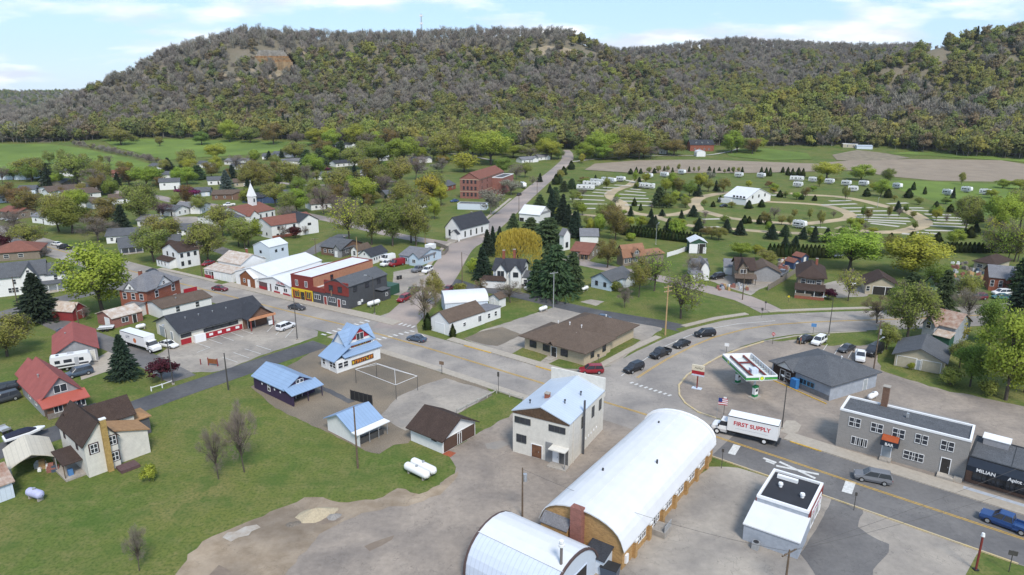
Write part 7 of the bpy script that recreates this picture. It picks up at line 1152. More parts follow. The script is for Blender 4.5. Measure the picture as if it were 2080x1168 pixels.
trees(Q3, 5.2, WC, [('spruce', 1200, 665, 560, 75), ('spruce', 1600, 570, 450, 120), ('spruce', 1660, 730, 610, 110), ('spruce', 1475, 590, 500, 60), ('spruce', 1350, 690, 580, 70), ('spruce', 1955, 740, 600, 100), ('spruce', 940, 570, 460, 70), ('spruce', 1130, 650, 570, 50), ('pine', 1240, 470, 250, 200), ('green', 1385, 330, 120, 110), ('green', 1310, 340, 170, 120), ('olive', 1450, 340, 170, 140), ('green', 1680, 300, 110, 130), ('deep', 1560, 360, 200, 140), ('blossom', 1780, 200, 80, 110), ('olive', 1760, 310, 180, 110), ('olive', 1920, 320, 170, 130), ('deep', 1340, 480, 330, 160), ('green', 1410, 420, 300, 90), ('olive', 1520, 480, 370, 100), ('spruce', 1440, 400, 290, 70), ('spruce', 1840, 300, 190, 70), ('spruce', 1650, 360, 230, 90), ('blossom', 780, 450, 350, 80), ('rust', 750, 710, 450, 230), ('olive', 640, 600, 440, 140), ('green', 430, 560, 440, 100), ('cedar', 980, 460, 375, 60), ('cedar', 1045, 510, 430, 45), ('bare', 1160, 500, 430, 40), ('pine', 150, 520, 300, 160), ('spruce', 215, 600, 400, 150), ('spruce', 280, 680, 440, 130), ('spruce', 355, 790, 520, 160), ('pine', 240, 310, 190, 110), ('pine', 190, 220, 120, 70), ('bare', 520, 700, 560, 100), ('green', 590, 730, 590, 130), ('green', 900, 690, 570, 150), ('green', 1050, 690, 570, 120), ('green', 1430, 740, 590, 170), ('rust', 1740, 760, 680, 130), ('gshrub', 940, 830, 735, 95)])
# ---------------------------------------------------------------- the wooded hills: one uncountable mass
TWF = mat('far_bare_crowns', (.265, .24, .20), rough=.95, scale=.12, col2=(.195, .178, .148), rnd=.16, spec=.03)
FL = {k: mat('far_foliage_'+k, c, rough=.95, scale=.12, col2=c2, rnd=.15, spec=.03, kind='leaf') for k, c, c2 in (('a', (.285, .295, .10), (.21, .22, .078)), ('b', (.37, .375, .10), (.285, .295, .08)), ('c', (.19, .22, .09), (.14, .165, .068)), ('d', (.07, .095, .052), (.05, .07, .04)), ('e', (.285, .24, .135), (.215, .185, .105)))}
def far_tree(m, n=560, R=.42, zc=.58, rz=.42, size=.036, bare=False, pointed=False, trunk_h=.5):
    if pointed:
        z = rng.random(n)**1.3; r = R*(1-z)*np.sqrt(rng.random(n)); th = rng.random(n)*6.283; c = np.stack([r*np.cos(th), r*np.sin(th), .08+.92*z], 1)
    else:
        k = 15; cc = rdir(k)*(rng.random((k, 1))**.4)*[R, R, rz]*.75+[0, 0, zc]; c = cc[rng.integers(0, k, n)]+rdir(n)*(rng.random((n, 1))**.5)*[.16, .16, .13]
    if bare:
        base = c; d = c-np.array([0, 0, .2]); d /= np.linalg.norm(d, axis=1, keepdims=True); d = d+rdir(n)*.6; s = np.cross(d, rdir(n)); s = s/np.linalg.norm(s, axis=1, keepdims=True)*.010; d1 = d*.055; v, f = quads(base, d1, s)
    else:
        d1 = rdir(n)*size*rng.uniform(.6, 1.2, (n, 1)); d2 = np.cross(d1, rdir(n)); d2 = d2/np.linalg.norm(d2, axis=1, keepdims=True)*size*.8; fctr = np.array([0, 0, zc-.15])+(c-[0, 0, zc])*(.35 if not pointed else .0); d1, d2 = orient(c, d1, d2, fctr); v, f = quads(c, d1, d2)
    b = MB(); b.tube((0, 0, -.1), (0, 0, trunk_h), .018, .010, 4, False)
    for i in range(6): e = Vector((rng.normal()*.2, rng.normal()*.2, rng.uniform(.6, .9))); b.tube((0, 0, rng.uniform(.3, .5)), e, .009, .003, 3, False)
    tv = np.array(b.v); V = np.concatenate([v, tv]); me = bpy.data.meshes.new('wood_tree'); me.from_pydata(V.tolist(), [], [tuple(q) for q in f]+[tuple(i+len(v) for i in q) for q in b.f]); me.materials.append(m); me.materials.append(TWF); me.polygons.foreach_set('material_index', [0]*len(f)+[1]*len(b.f)); me.update()
    if not bare: set_soft(me, soft(None, v, f, fctr, .3), len(V))
    return me
fcol = bpy.data.collections.new('wood_tree_kinds')
KINDS = [far_tree(TWF, 420, bare=True), far_tree(TWF, 420, bare=True, R=.34, rz=.40), far_tree(TWF, 150, bare=True, R=.24, zc=.74, rz=.26, trunk_h=.80), far_tree(FL['a']), far_tree(FL['a'], R=.36), far_tree(FL['b']), far_tree(FL['c'], R=.42), far_tree(FL['d'], 360, R=.24, pointed=True, size=.045), far_tree(FL['e'])]
for i, me in enumerate(KINDS):
    o = bpy.data.objects.new('wood_tree_%02d' % i, me); fcol.objects.link(o)
pts = []
def woods():
    yy = 500.0
    while yy < 1420:
        step = 6.8+(yy-600)*.0036; tt = -1.05
        while tt < 1.05:
            x = tt*yy+rng.normal()*step*.4; y = yy+rng.normal()*step*.4; tt += step/yy
            u = CX+F*CP*x/y
            if u < -420 or u > 2500: continue
            fy = foot_y(max(-700, min(2700, u)))
            if y < fy-4: continue
            z = terrain(x, y)
            da = interp(DIST_A, u) if u < 1150 else 1330
            if y > da+70 and not (u < 200 and y < 1330): continue
            if u > 1000 and z < 30 and y > 900: continue
            k = (CY-CY); vv = CY-F*((y*SP+(z-HC)*CP)/(y*CP-(z-HC)*SP))
            # bare sandy openings and rock
            if (abs(u-560) < 46 and 103 < vv < 134) or (1075 < u < 1185 and 96 < vv < 122 and noise.noise((u*.03, vv*.06, 0)) > -.15) or (abs(u-1830) < 8+max(0, vv-90)*.6 and 92 < vv < 132) or (500 < u < 640 and 146 < vv < 158 and noise.noise((u*.04, vv*.08, 0)) > -.1): 
                if rng.random() < .93: continue
            hrel = max(0, min(1, (y-fy)/max(40, da-fy)))
            nz = noise.noise((x*.008, y*.008, 5.1))+.5*noise.noise((x*.025, y*.025, 2.2)); g = nz*1.15+.56-hrel*.55+.30*rng.normal()
            if 1250 < u < 1560 and 180 < vv < 260: g += .35
            if u > 1440 and 215 < vv < 300 and u < 1750: g -= .35
            if u < 180: g -= .4
            db = interp(DIST_B, u)
            if u > 1440 and abs(y-db) < 34: g += .55
            elif u > 1500 and y > db+60: g -= .25
            if rng.random() < .028: kd = 7
            elif g > .80: kd = 5 if rng.random() < .5 else 3
            elif g > .20: kd = [3, 4, 6, 8][rng.integers(0, 4)]
            elif g > .02 and rng.random() < .5: kd = [4, 6, 8][rng.integers(0, 3)]
            else: kd = rng.integers(0, 2)
            h = rng.uniform(7, 17)*(1.0 if kd != 7 else .9)*(1+.35*(hrel < .14))
            if abs(y-da) < 26 and u > 380 and u < 1800: kd = 2 if rng.random() < .7 else rng.integers(0, 2); h = rng.uniform(13, 18)
            pts.append((x, y, z-.3, h, kd, rng.uniform(0, 6.28)))
        yy += step*.86
    # far valley hills on the left
    for _ in range(2600):
        u = rng.uniform(-420, 300); y = rng.uniform(1350, 2900); x = (u-CX)/(F*CP)*y; z = terrain(x, y)
        if z > 14: pts.append((x, y, z-.5, rng.uniform(14, 22), [0, 1, 3, 4, 6][rng.integers(0, 5)], rng.uniform(0, 6.28)))
woods()
# hedgerow between the meadows belongs to the same mass
for i in range(60):
    t = i/59; p = P(*C(590+t*700+rng.normal()*4, 218+t*148+rng.normal()*3)); pts.append((p.x, p.y, p.z-.2, rng.uniform(3, 6), rng.integers(0, 2) if rng.random() < .75 else 3, rng.uniform(0, 6.28)))
pa_ = np.array(pts); me = bpy.data.meshes.new('wooded_hills'); me.vertices.add(len(pa_)); me.vertices.foreach_set('co', pa_[:, :3].astype(np.float32).ravel())
for nm, ty, col_ in (('hgt', 'FLOAT', pa_[:, 3]), ('kid', 'INT', pa_[:, 4]), ('spin', 'FLOAT', pa_[:, 5])):
    at = me.attributes.new(nm, ty, 'POINT'); at.data.foreach_set('value', col_.astype(np.int32 if ty == 'INT' else np.float32))
wo_ = obj('wooded_hills', me, kind='stuff'); wo_['label'] = 'spring woods of bare and budding trees covering the bluffs'
ng = bpy.data.node_groups.new('scatter_trees', 'GeometryNodeTree'); ng.interface.new_socket('Geometry', in_out='INPUT', socket_type='NodeSocketGeometry'); ng.interface.new_socket('Geometry', in_out='OUTPUT', socket_type='NodeSocketGeometry')
gi = ng.nodes.new('NodeGroupInput'); go = ng.nodes.new('NodeGroupOutput'); ip = ng.nodes.new('GeometryNodeInstanceOnPoints'); ci = ng.nodes.new('GeometryNodeCollectionInfo'); ci.inputs['Collection'].default_value = fcol; ci.inputs['Separate Children'].default_value = True; ci.inputs['Reset Children'].default_value = True
def attr(nm, ty): q = ng.nodes.new('GeometryNodeInputNamedAttribute'); q.data_type = ty; q.inputs['Name'].default_value = nm; return q.outputs['Attribute']
ip.inputs['Pick Instance'].default_value = True; ng.links.new(gi.outputs[0], ip.inputs['Points']); ng.links.new(ci.outputs[0], ip.inputs['Instance']); ng.links.new(attr('kid', 'INT'), ip.inputs['Instance Index'])
cx_ = ng.nodes.new('ShaderNodeCombineXYZ'); ng.links.new(attr('spin', 'FLOAT'), cx_.inputs['Z']); er = ng.nodes.new('FunctionNodeEulerToRotation'); ng.links.new(cx_.outputs[0], er.inputs[0]); ng.links.new(er.outputs[0], ip.inputs['Rotation'])
ng.links.new(attr('hgt', 'FLOAT'), ip.inputs['Scale']); ng.links.new(ip.outputs[0], go.inputs[0])
md = wo_.modifiers.new('scatter', 'NODES'); md.node_group = ng
# ---------------------------------------------------------------- poles, lamps, tanks, fences and other small things
def vert(b, t):
    p = P(*b); return p, hz(p, t[1])
def upole(b, t, label, arm=0, m=wood, r=.15, transformer=False, lamp=None, aang=None):
    p, h = vert(b, t); h = max(2.0, h); o = thing('utility_pole', label, 'pole', (p.x, p.y, 0)); MB().tube((0, 0, -.3), (0, 0, h), r, r*.65, 8).obj('shaft', m, o)
    o.rotation_euler = (0, 0, aang if aang is not None else .55)
    if arm:
        for k in range(arm): z = h-.35-k*1.0; c = MB().box(-1.2, -.07, z-.07, 1.2, .07, z+.07).obj('crossarm', m, o); q = MB(); [q.tube((x, 0, z+.07), (x, 0, z+.28), .05, .04, 6) for x in (-1.05, -.4, .4, 1.05)]; q.obj('insulator_row', steel, c)
    if transformer: MB().tube((.38, 0, h*.72), (.38, 0, h*.72+1.0), .28, .28, 10).obj('transformer', steel, o)
    if lamp: MB().tube((0, 0, h*lamp), (1.6, 0, h*lamp+.4), .05, .04, 6).box(1.4, -.14, h*lamp+.3, 2.1, .14, h*lamp+.45).obj('lamp_arm', steel, o)
    return p, h
greym = mat('dark_steel_post', (.07, .065, .06), rough=.6)
POLES = [upole((727, 951), (0, 826), 'tall bare wooden pole behind the white stand', r=.16), upole((1061, 1050), (0, 950), 'weathered pole with transformer in the gravel yard', 0, transformer=True, r=.14), upole((1594, 1195), (0, 1117), 'dark pole with short arm beside the roadside store', 1), upole((1774, 753), (0, 651), 'utility pole with transformer and lamp behind the filling station', 1, transformer=True, lamp=.6), upole((1351, 681), (0, 580), 'new tan timber double-armed pole at the office corner', 2, treated, .2), upole((1124, 626), (0, 552), 'grey pole with crossarm beside the alley lawn', 1, steel), upole((1508, 609), (0, 542), 'pole with crossarm before the dark-porched house', 1), upole((939, 573), (0, 512), 'dark pole at the side street beside the spruce', 0), upole((643, 529), (0, 484), 'pole with crossarm behind the shops', 1), upole((727, 536), (0, 482), 'pale wooden pole beside the cottages', 0, treated), upole((464, 792), (0, 717), 'dark pole at the lawn corner by the alley', 0, greym), upole((165, 686), (0, 617), 'leaning pole beside the narrow alley', 0), upole((37, 626), (0, 562), 'pole before the white farmhouse', 0), upole((411, 562), (0, 498), 'pole at the corner store', 1), upole((1054, 446), (0, 392), 'pole by the side street before the white barn', 0), upole((864, 498), (0, 452), 'thin pole beside the church lawn', 0, treated), upole((1091, 398), (0, 360), 'far pole beside the side street', 1)]
def lamp_post(b, t, label, ang=math.pi, m=greym):
    p, h = vert(b, t); o = thing('street_lamp', label, 'street lamp', (p.x, p.y, 0), ang); MB().tube((0, 0, 0), (0, 0, h), .11, .07, 8).obj('post', m, o); MB().tube((0, 0, h-.1), (1.8, 0, h+.35), .05, .04, 6).obj('arm', m, o); MB().box(1.6, -.16, h+.27, 2.4, .16, h+.42).obj('lamp_head', steel, o); MB().box(-.22, -.22, 0, .22, .22, .3).obj('base', concrete, o)
lamp_post((1683, 681), (0, 606), 'street lamp with long arm on the grass by the curving street', math.pi*.95); lamp_post((1588, 871), (0, 777), 'dark lamp post beside the traffic island', math.pi*.5); lamp_post((604, 690), (0, 606), 'lamp post at the edge of the striped parking lot', 2.2); lamp_post((352, 781), (0, 670), 'lamp post beside the burgundy crabapple', 2.2); lamp_post((761, 638), (0, 563), 'street lamp beside the charcoal tavern', math.pi*.9); lamp_post((1332, 497), (0, 456), 'lamp post before the cedar hedge', 1.0, steel); lamp_post((1782, 422), (0, 404), 'small lamp post in the campground', 1.0, steel)
def sign_post(b, t, label, w=.6, h=.6, m=None, txt=None, tm=None, cat='sign', ang=-.4, rnd=False, bar_=False):
    p, hh = vert(b, t); hh = max(1.6, min(hh, 7)); o = thing('sign_post', label, cat, (p.x, p.y, 0), ang); MB().tube((0, 0, 0), (0, 0, hh), .05, .05, 6).obj('post', greym, o)
    pl = (MB().tube((0, -.05, hh-h/2), (0, -.08, hh-h/2), w/2, w/2, 8) if rnd else MB().box(-w/2, -.09, hh-h, w/2, -.05, hh)).obj('plate', m or steel, o)
    if bar_: MB().box(-w*.33, -.095, hh-h*.6, w*.33, -.082, hh-h*.4).obj('pale_bar', white, pl)
    if txt: obj('lettering', text_mesh(txt, h*.42, tm or white, True), pl, (0, -.1, hh-h/2), (math.pi/2, 0, 0))
sign_post((1569, 699), (0, 675), 'small round red sign with a pale centre bar at the station exit', .75, .75, mat('sign_red', (.45, .02, .02)), rnd=True, ang=-.3, bar_=True); sign_post((1475, 717), (0, 697), 'small white sign at the forecourt corner', .9, .7, white); sign_post((1470, 842), (0, 806), 'post with stacked white plates by the island kerb', .5, 1.3, white); sign_post(L_(200, 157), L_(0, 35), 'dark marker post at the end of the arched hall', .35, .5, greym); sign_post(L_(1022, 418), L_(0, 305), 'thin dark sign post by the road edge', .3, .5, greym); sign_post(L_(1985, 800), L_(0, 668), 'small dark sign on the corner verge', .9, .6, greym); sign_post(H_(1435, 412), H_(0, 322), 'small square brown sign at the street edge of the gravel lot', 1.0, .7, mat('brown_sign', (.18, .12, .08))); sign_post(I_(502, 208), I_(0, 92), 'tall thin sign post by the street fence', .4, .9, greym); sign_post((1547, 645), (0, 625), 'dark sign post at the lawn edge', .5, .7, greym); sign_post((1554, 630), (0, 612), 'small sign at the street mouth', .5, .5, greym); sign_post((1601, 614), (0, 600), 'yellow warning sign on the sidewalk', .6, .6, mat('warning_yellow', (.65, .5, .03)), rnd=True); sign_post((1215, 741), (0, 719), 'sign beside the office corner', .5, .6, greym); sign_post((1651, 680), (0, 657), 'blue and white twin sign by the curve', 1.1, .8, mat('sign_blue', (.1, .25, .5)))
p = P(*J(465, 512)); o = thing('station_sign', 'cream and red station sign board on a red post', 'sign', (p.x, p.y, 0), -.5); MB().box(-.9, -.5, 0, .9, .5, .12).obj('base', bluew, o); MB().box(-.1, -.1, .1, .1, .1, 2.9).obj('post', WALL['oxblood'], o)
pl = MB().box(-1.15, -.15, 3.6, 1.15, .15, 4.7).obj('cream_board', mat('cream_board', (.62, .55, .42)), o); obj('lettering', strokes_mesh(1.5, .5, [dark], 6, 8, .25), pl, (.1, -.156, 4.15), (math.pi/2, 0, 0)); MB().box(-1.15, -.14, 2.9, 1.15, .14, 3.58).obj('red_board', redp, o); MB().box(-1.15, -.2, 2.6, 1.15, .2, 2.88).obj('lower_board', bluew, o)
p, h = vert(L_(1780, 788), L_(0, 560)); o = thing('sign_pole', 'red pole with white globe top on the grassy corner', 'pole', (p.x, p.y, 0)); MB().tube((0, 0, 0), (0, 0, h-.4), .12, .12, 8).obj('shaft', WALL['oxblood'], o); MB().tube((0, 0, h-.4), (0, 0, h), .22, .16, 10).obj('globe', white, o); MB().box(-.25, -.25, 0, .25, .25, .15).obj('base', dark, o)
p = P(1138, 1225); hh = hz(p, 1098); o = thing('flue_stack', 'grey flue pipe with white cap beside the steel arch shed', 'flue', (p.x, p.y, 0)); MB().tube((0, 0, 0), (0, 0, hh-.7), .16, .16, 10).obj('pipe', mat('brown_grey_flue', (.2, .18, .17), metal=.3), o); MB().tube((0, 0, hh-.7), (0, 0, hh-.45), .34, .34, 10).tube((0, 0, hh-.3), (0, 0, hh), .26, .26, 10).tube((0, 0, hh-.5), (0, 0, hh-.2), .08, .08, 6).obj('cap', white, o)
I2 = Vector((p.x, p.y, 0))
# overhead wires
def wire(a, b, label, za=None, zb=None, sag=.9):
    pts_ = [(a.lerp(b, i/10))-Vector((0, 0, sag*4*(i/10)*(1-i/10))) for i in range(11)]; w = MB(); [w.tube(pts_[i], pts_[i+1], .022, .022, 4, False) for i in range(10)]; tag(w.obj('overhead_wire', greym), label, 'wire', 'overhead wires')
top_ = lambda i: Vector((POLES[i][0].x, POLES[i][0].y, POLES[i][1]-.2))
wire(top_(2), Pz(2100, 985, 6)+Vector((0, 0, 6)), 'thin wire over the road to the glass-fronted store', sag=.4); wire(top_(2), Pz(2120, 930, 8)+Vector((0, 0, 8)), 'second wire over the road past the roadside store', sag=.4); wire(top_(2), top_(1)+Vector((0, 0, 0)), 'wire over the arched hall roof', sag=1.2); wire(top_(3), top_(4), 'wire along the curving street', sag=1.5); wire(top_(4), top_(5), 'wire across the office lot', sag=1.2); wire(top_(5), top_(7), 'wire along the alley', sag=1.2); wire(top_(4), top_(6), 'wire from the tan double pole to the dark-porched house', sag=1.2)
# gas tanks
def tank(a, b, label, r=.55, m=None):
    pa, pb = P(*a), P(*b); mid = (pa+pb)/2; d = pb-pa; n = max(2.0, d.length); o = thing('gas_tank', label, 'gas tank', (mid.x, mid.y, .02), math.atan2(d.y, d.x)); b_ = MB(); pr = [(-n/2, .05), (-n/2+.12, r*.6), (-n/2+.4, r*.95), (-n/2+.7, r), (n/2-.7, r), (n/2-.4, r*.95), (n/2-.12, r*.6), (n/2, .05)]
    for (x0, r0), (x1, r1) in zip(pr, pr[1:]): b_.tube((x0, 0, r+.35), (x1, 0, r+.35), r0, r1, 16, False)
    b_.obj('shell', m or white, o, smooth_=True)
    for x in (-n*.3, n*.3): MB().box(x-.12, -r*.6, 0, x+.12, r*.6, .5).obj('saddle', concrete, o)
    MB().tube((0, 0, 2*r+.3), (0, 0, 2*r+.55), .2, .2, 10).obj('valve_dome', steel, o)
tank(H_(1180, 1085), H_(1345, 1165), 'large white gas tank on the grass, the one nearer the gravel', .62); tank(H_(1225, 1055), H_(1392, 1135), 'large white gas tank on the grass, the one nearer the garage', .62); tank(A(1105, 888), A(1188, 868), 'white gas tank on the lawn by the brick garage', .5); tank(G(1005, 640), G(1062, 620), 'white gas tank at the alley edge', .5); tank(G(1322, 487), G(1366, 470), 'white gas tank on the lawn by the light blue house', .5); tank(E_(1350, 645), E_(1448, 615), 'white gas tank beside the charcoal tavern', .6); tank(Q8(310, 900), Q8(470, 950), 'pale lilac gas tank on the near lawn', .6, mat('lilac_tank', (.42, .43, .62))); tank(K(660, 702), K(712, 672), 'white gas tank behind the grey brick bar', .5)
# skip, bins, mound, frame, screens
p = P(*I_(1092, 1172)); o = thing('rubbish_skip', 'dark blue rubbish skip beside the arched brick hall', 'skip', (p.x, p.y, 0), -.5); MB().add([(-.9, -.6, 0), (.9, -.6, 0), (.9, .6, 0), (-.9, .6, 0), (-1.0, -.75, 1.3), (1.0, -.75, 1.3), (1.0, .75, 1.3), (-1.0, .75, 1.3)], [(0, 1, 5, 4), (1, 2, 6, 5), (2, 3, 7, 6), (3, 0, 4, 7), (3, 2, 1, 0)]).obj('bin', PAINT['slate'], o); MB().box(-1.02, -.77, 1.3, 1.02, .77, 1.4).obj('lid', dark, o)
def mound(px, rx, ry, h, label, m):
    p = P(*px); v = [(0, 0, h)]; f = []; n = 22
    for k in range(1, 6):
        for i in range(n): a = 2*math.pi*i/n; t = k/5; w = 1+.12*math.sin(3*a+1)+.06*math.sin(7*a); v.append((rx*t*w*math.cos(a), ry*t*w*math.sin(a), h*(1-t)**.9*(1+.1*math.sin(5*a+k))-.02*(k == 5)))
    for i in range(n): f.append((0, 1+i, 1+(i+1) % n))
    for k in range(4):
        for i in range(n): a0 = 1+k*n; f.append((a0+i, a0+n+i, a0+n+(i+1) % n, a0+(i+1) % n))
    tag(obj('gravel_pile', mesh('gravel_pile', v, f, m, True), None, (p.x, p.y, .02), .4), label, 'gravel pile')
mound((642, 1046), 2.7, 1.6, 1.0, 'pale sandy gravel pile at the edge of the yard', mat('pale_sand', (.42, .35, .24), rough=.95, scale=5, var=.15)); mound((678, 1050), 1.0, .8, .4, 'small grey gravel heap beside the sandy pile', mat('grey_chips', (.28, .26, .24), rough=.95, scale=6, var=.2)); mound((596, 1065), 1.1, .6, .3, 'low rubble heap beside the sandy pile', mat('rubble', (.20, .17, .14), rough=.95, scale=6, var=.3))
c = [Pz(*H_(x, y), 2.9) for x, y in ((830, 378), (975, 335), (1262, 425), (1112, 487))]; cen = sum(c, Vector())/4
o = thing('tent_frame', 'open white tube tent frame standing on the gravel lot', 'tent frame', (cen.x, cen.y, 0)); fm_ = MB()
for i in range(4):
    a, b = c[i]-cen, c[(i+1) % 4]-cen; MB().tube((a.x, a.y, 2.9), (b.x, b.y, 2.9), .035).obj('rail', white, o); MB().tube((a.x, a.y, 0), (a.x, a.y, 2.9), .05).obj('leg', greym, o)
r0, r1 = (c[0]+c[1])/2-cen, (c[2]+c[3])/2-cen; q0, q1 = r0*.35, r1*.45
MB().tube((q0.x, q0.y, 4.2), (q1.x, q1.y, 4.2), .035).obj('ridge', white, o)
for a in (c[0], c[1]): MB().tube((q0.x, q0.y, 4.2), ((a-cen).x, (a-cen).y, 2.9), .028).obj('rafter', white, o)
for a in (c[2], c[3]): MB().tube((q1.x, q1.y, 4.2), ((a-cen).x, (a-cen).y, 2.9), .028).obj('rafter', white, o)
pa, pb = P(*H_(800, 590)), P(*H_(950, 630)); d = pb-pa; o = thing('black_screen_fence', 'black panel screen on the gravel lot beside the blue-roofed stands', 'screen', (pa.x, pa.y, 0), math.atan2(d.y, d.x))
for i in range(5): MB().box(d.length*i/5+.04, -.04, .1, d.length*(i+1)/5-.04, .04, 1.9).obj('panel', mat('black_mesh', (.02, .02, .022)), o)
for i in range(6): MB().box(d.length*i/5-.04, -.06, 0, d.length*i/5+.04, .06, 2.0).obj('post', greym, o)
def rail_fence(pts_, label, m, h=.8, step=2.2, rails=1, planks=False):
    q = [P(*p) for p in pts_]; o = thing('fence', label, 'fence', (q[0].x, q[0].y, 0))
    for a, b in zip(q, q[1:]):
        d = b-a; n = max(1, int(d.length/step)); pa = a-q[0]; ang = math.atan2(d.y, d.x)
        for i in range(n+1): MB().box(-.08, -.08, 0, .08, .08, h+.1).obj('post', m, o, (pa+d*(i/n))[:], ang)
        if planks:
            k = max(1, int(d.length/.9))
            for i in range(k): MB().box(0, -.03, .1, d.length/k-.04, .03, h).obj('plank', m, o, (pa+d*(i/k))[:], ang)
        else:
            for r_ in range(rails): MB().box(0, -.05, h*(.95-.4*r_)-.1, d.length, .05, h*(.95-.4*r_)+.02).obj('rail', m, o, pa[:], ang)
greyw = mat('grey_fence_wood', (.25, .22, .19), rough=.9, var=.2, scale=3)
rail_fence([I_(282, 310), I_(492, 205), I_(632, 246)], 'low post-and-rail barrier between lot and grass strip', mat('pale_rail', (.42, .40, .36)), .7, 2.5); rail_fence([N_(0, 440), N_(120, 370), N_(240, 290)], 'grey plank fence beside the foursquare house lawn', greyw, 1.7, 2.4, planks=True); rail_fence([M_(1020, 330), M_(1105, 305), M_(1185, 275)], 'white panel fence leading to the green shed', white, 1.6, 2.2, planks=True); rail_fence([Bc(998, 372), Bc(1070, 350), Bc(1140, 325)], 'low white-posted rail under the burgundy crabapple', white, .8, 4.0); rail_fence([E_(1880, 150), E_(1990, 190), E_(1960, 225), E_(1900, 240)], 'weathered plank fence beside the pale blue cottage', greyw, 1.5, 2.4, planks=True)
# small wooden notice board, bins, clutter, people
p = P(*Bc(1405, 205)); o = thing('notice_board', 'empty red-posted wooden board in the parking lot', 'notice board', (p.x, p.y, 0), -.25); [MB().box(x-.07, -.07, 0, x+.07, .07, 1.7).obj('post', WALL['red'], o) for x in (-1.1, 1.1)]; MB().box(-1.1, -.04, .5, 1.1, .04, 1.5).obj('board', WALL['wood'], o); MB().box(-3.0, -.07, 0, -2.86, .07, 1.2).obj('post', WALL['red'], o)
for px_, lab in ((G(960, 505), 'dark green wheeled bin under the pines'), (G(972, 510), 'black wheeled bin under the pines'), (E_(1590, 420), 'dark waste bin behind the tavern, nearer the wall'), (E_(1612, 415), 'dark waste bin behind the tavern, nearer the lot')):
    p = P(*px_); o = thing('wheeled_bin', lab, 'bin', (p.x, p.y, 0), .3); MB().box(-.35, -.35, .08, .35, .35, 1.0).obj('tub', greenp if 'green' in lab else dark, o); MB().box(-.38, -.4, 1.0, .38, .38, 1.08).obj('lid', dark, o)
cols = [PAINT['white'], treated, PAINT['silver'], PAINT['slate'], WALL['oldbrick'], greyw]
def junk(fn, boxr, n, where):
    for i in range(n):
        p = P(*fn(rng.uniform(boxr[0], boxr[2]), rng.uniform(boxr[1], boxr[3]))); s = rng.uniform(.35, .9); o = MB().box(-s, -s*.6, 0, s, s*.6, s*rng.uniform(.5, 1.2)).box(-s*.7, -s*.4, s*.5, s*.2, s*.5, s*1.5).obj('yard_junk', cols[int(rng.integers(0, 6))], None, (p.x, p.y, 0), rng.uniform(0, 3)); tag(o, 'oddment in the clutter '+where, 'yard clutter', 'clutter '+where)
junk(N_, (75, 190, 230, 285), 34, 'beside the plank-fenced yard'); junk(N_, (1480, 200, 1780, 350), 40, 'around the brown ranch house'); junk(M_, (1430, 560, 1680, 605), 22, 'in front of the dark-porched house'); junk(Q8, (430, 560, 600, 640), 6, 'under the beige carport')
def person(px_, label, top, leg, ang, lean=0.0):
    p = P(*px_); me = bpy.data.meshes.new('body'); V = [(0, 0, .95), (0, 0, 1.25), (0, 0, 1.46), (0, 0, 1.56), (0, .01, 1.70), (0, -.2, 1.42), (.03, -.26, 1.14), (.14, -.24, .92), (0, .2, 1.42), (.02, .27, 1.14), (.08, .27, .88), (0, -.1, .9), (.03, -.11, .48), (0, -.11, .06), (.14, -.12, .03), (0, .1, .9), (-.04, .12, .48), (-.06, .12, .06), (.08, .13, .03)]
    Ed = [(0, 1), (1, 2), (2, 3), (3, 4), (2, 5), (5, 6), (6, 7), (2, 8), (8, 9), (9, 10), (0, 11), (11, 12), (12, 13), (13, 14), (0, 15), (15, 16), (16, 17), (17, 18)]; me.from_pydata(V, Ed, [])
    o = obj('person', me, None, (p.x, p.y, .03), ang); tag(o, label, 'person'); md = o.modifiers.new('skin', 'SKIN'); R_ = [.15, .15, .12, .055, .10, .065, .045, .035, .065, .045, .035, .09, .065, .045, .04, .09, .065, .045, .04]
    for s_, r_ in zip(me.skin_vertices[0].data, R_): s_.radius = (r_, r_)
    me.skin_vertices[0].data[0].use_root = True; o.modifiers.new('smooth', 'SUBSURF').levels = 1; me.materials.append(mat('cloth_'+top[0], top[1]))
    MB().box(-.13, -.2, .02, .12, .2, .0).obj('shoes', black, o) if False else None
    h = MB(); h.tube((0, .01, 1.72), (0, .01, 1.83), .105, .06, 10); h.obj('hair', mat('dark_hair', (.03, .02, .015)), o); t = MB(); [t.tube((a, s_*.105, .10), (b_, s_*.10, .88), .068, .105, 8) for s_, a, b_ in ((-1, 0, 0), (1, -.05, 0))]; t.obj('trousers', mat('cloth_'+leg[0], leg[1]), o)
person(N_(238, 875), 'person in dark shirt standing beside the parked black car', ('dark', (.03, .03, .035)), ('tan', (.3, .2, .13)), .4); person(N_(262, 880), 'person in reddish-brown shirt standing beside the parked black car', ('russet', (.3, .1, .06)), ('khaki', (.32, .25, .16)), 2.6)
p = P(*J(600, 760)); o = thing('flag_pole', 'small flag on a thin pole beside the box truck', 'flag', (p.x, p.y, 0), -.3); MB().tube((0, 0, 0), (0, 0, 5.2), .05, .03, 6).obj('pole', steel, o); fl = MB()
for i in range(7): MB().box(.05+.0, -.015, 3.6+i*.17, 1.5, .015, 3.6+i*.17+.16).obj('stripe', mat('flag_red', (.4, .04, .05)) if i % 2 == 0 else white, o)
MB().box(.05, -.022, 4.12, .65, .022, 4.8).obj('canton', mat('flag_blue', (.03, .05, .2)), o)
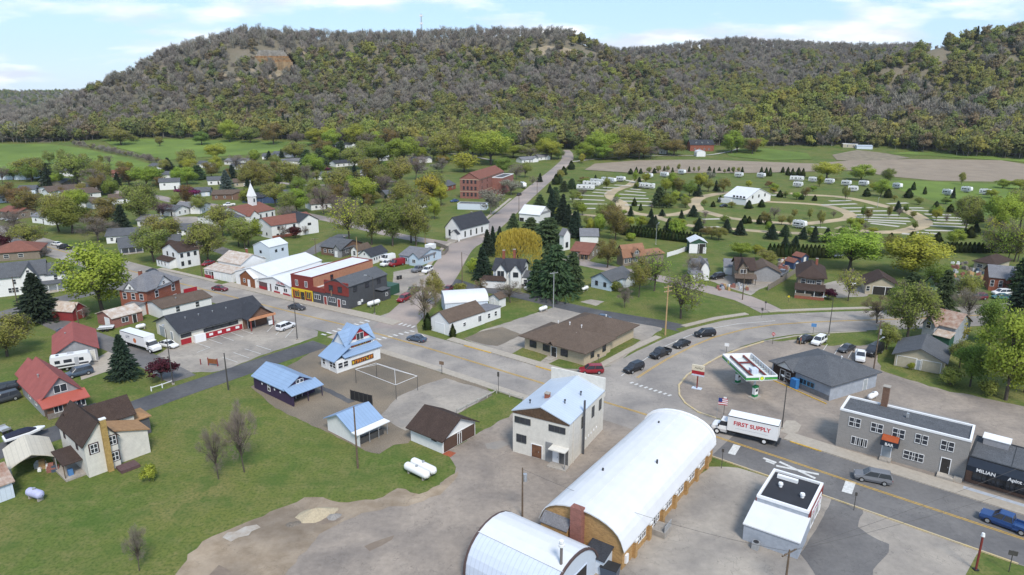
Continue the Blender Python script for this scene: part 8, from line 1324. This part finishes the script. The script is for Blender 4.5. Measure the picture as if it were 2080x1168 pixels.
# hill details: mast, rock ledges, bare slopes
p = P(857, 86); o = thing('radio_mast', 'slender lattice radio mast on the ridge', 'mast', (p.x, p.y, p.z)); hm_ = max(30, hz(p, 28)); m_ = MB(); [m_.tube((x, y, 0), (x*.3, y*.3, hm_), .35, .25, 4) for x, y in ((1.2, 0), (-.6, 1), (-.6, -1))]; m_.obj('lattice', steel, o); [MB().box(-2, -.8, hm_*z, 2, .8, hm_*z+2.2).obj('antenna', white, o) for z in (.62, .9)]
rockc = [mat('tan_rock', (.36, .25, .14), rough=.95, scale=.25, var=.25), mat('grey_rock', (.36, .33, .29), rough=.95, scale=.25, var=.25), mat('orange_rock', (.38, .22, .10), rough=.95, scale=.25, var=.25)]
o_p = P(562, 131); o = thing('rock_outcrop', 'layered tan and grey rock cliff high on the bluff', 'rock outcrop', o_p)
for k in range(7):
    v = []; f = []; n = 26; x0, x1 = -27+k*1.2, 24-k*2.0
    for i in range(n+1):
        x = x0+(x1-x0)*i/n; dy = 2.2*noise.noise((x*.12, k*1.7, 0))+.9*noise.noise((x*.5, k, 3)); z0 = k*2.3+.5*noise.noise((x*.2, k, 7)); v += [(x, -12+k*1.3+dy, z0-(9 if k == 0 else .3)), (x, -12+k*1.3+dy-.5, z0+2.0), (x, 14, z0+2.3)]
    for i in range(n): a = i*3; f += [(a, a+3, a+4, a+1), (a+1, a+4, a+5, a+2)]
    obj('ledge', mesh('ledge', v, f, rockc[(0, 2, 0, 2, 1, 1, 1)[k]]), o)
for q in ([(610, 104), (625, 112), (645, 128), (640, 134), (622, 122)], [(500, 150), (560, 146), (625, 141), (640, 148), (590, 156), (520, 162)], [(430, 165), (470, 158), (500, 152), (505, 165), (450, 175)], [(1078, 104), (1110, 96), (1140, 98), (1185, 108), (1180, 120), (1140, 114), (1125, 120), (1095, 116)], [(1826, 92), (1834, 92), (1848, 118), (1862, 126), (1850, 134), (1820, 134), (1792, 130), (1812, 116)]):
    patch('bare_slope', sandm, q, 1, lift=1.6)
patch('brush_slope', mat('dry_brush', (.24, .20, .14), rough=.95, scale=.2, var=.2), [(1690, 316), (1740, 306), (1800, 312), (1850, 322), (1780, 328), (1700, 326)], 2)

# valley air
hz_ = MB().box(-3600, -300, -2, 3600, 5200, 420).obj('haze', None); hz_['kind'] = 'stuff'; hm2 = bpy.data.materials.new('valley_air'); hm2.use_nodes = True; hn = hm2.node_tree; hn.nodes.clear()
ho = hn.nodes.new('ShaderNodeOutputMaterial'); pv = hn.nodes.new('ShaderNodeVolumePrincipled'); pv.inputs['Color'].default_value = (.86, .92, 1.0, 1); pv.inputs['Density'].default_value = 0.00005; pv.inputs['Anisotropy'].default_value = .2; hn.links.new(pv.outputs[0], ho.inputs['Volume']); hz_.data.materials.append(hm2)
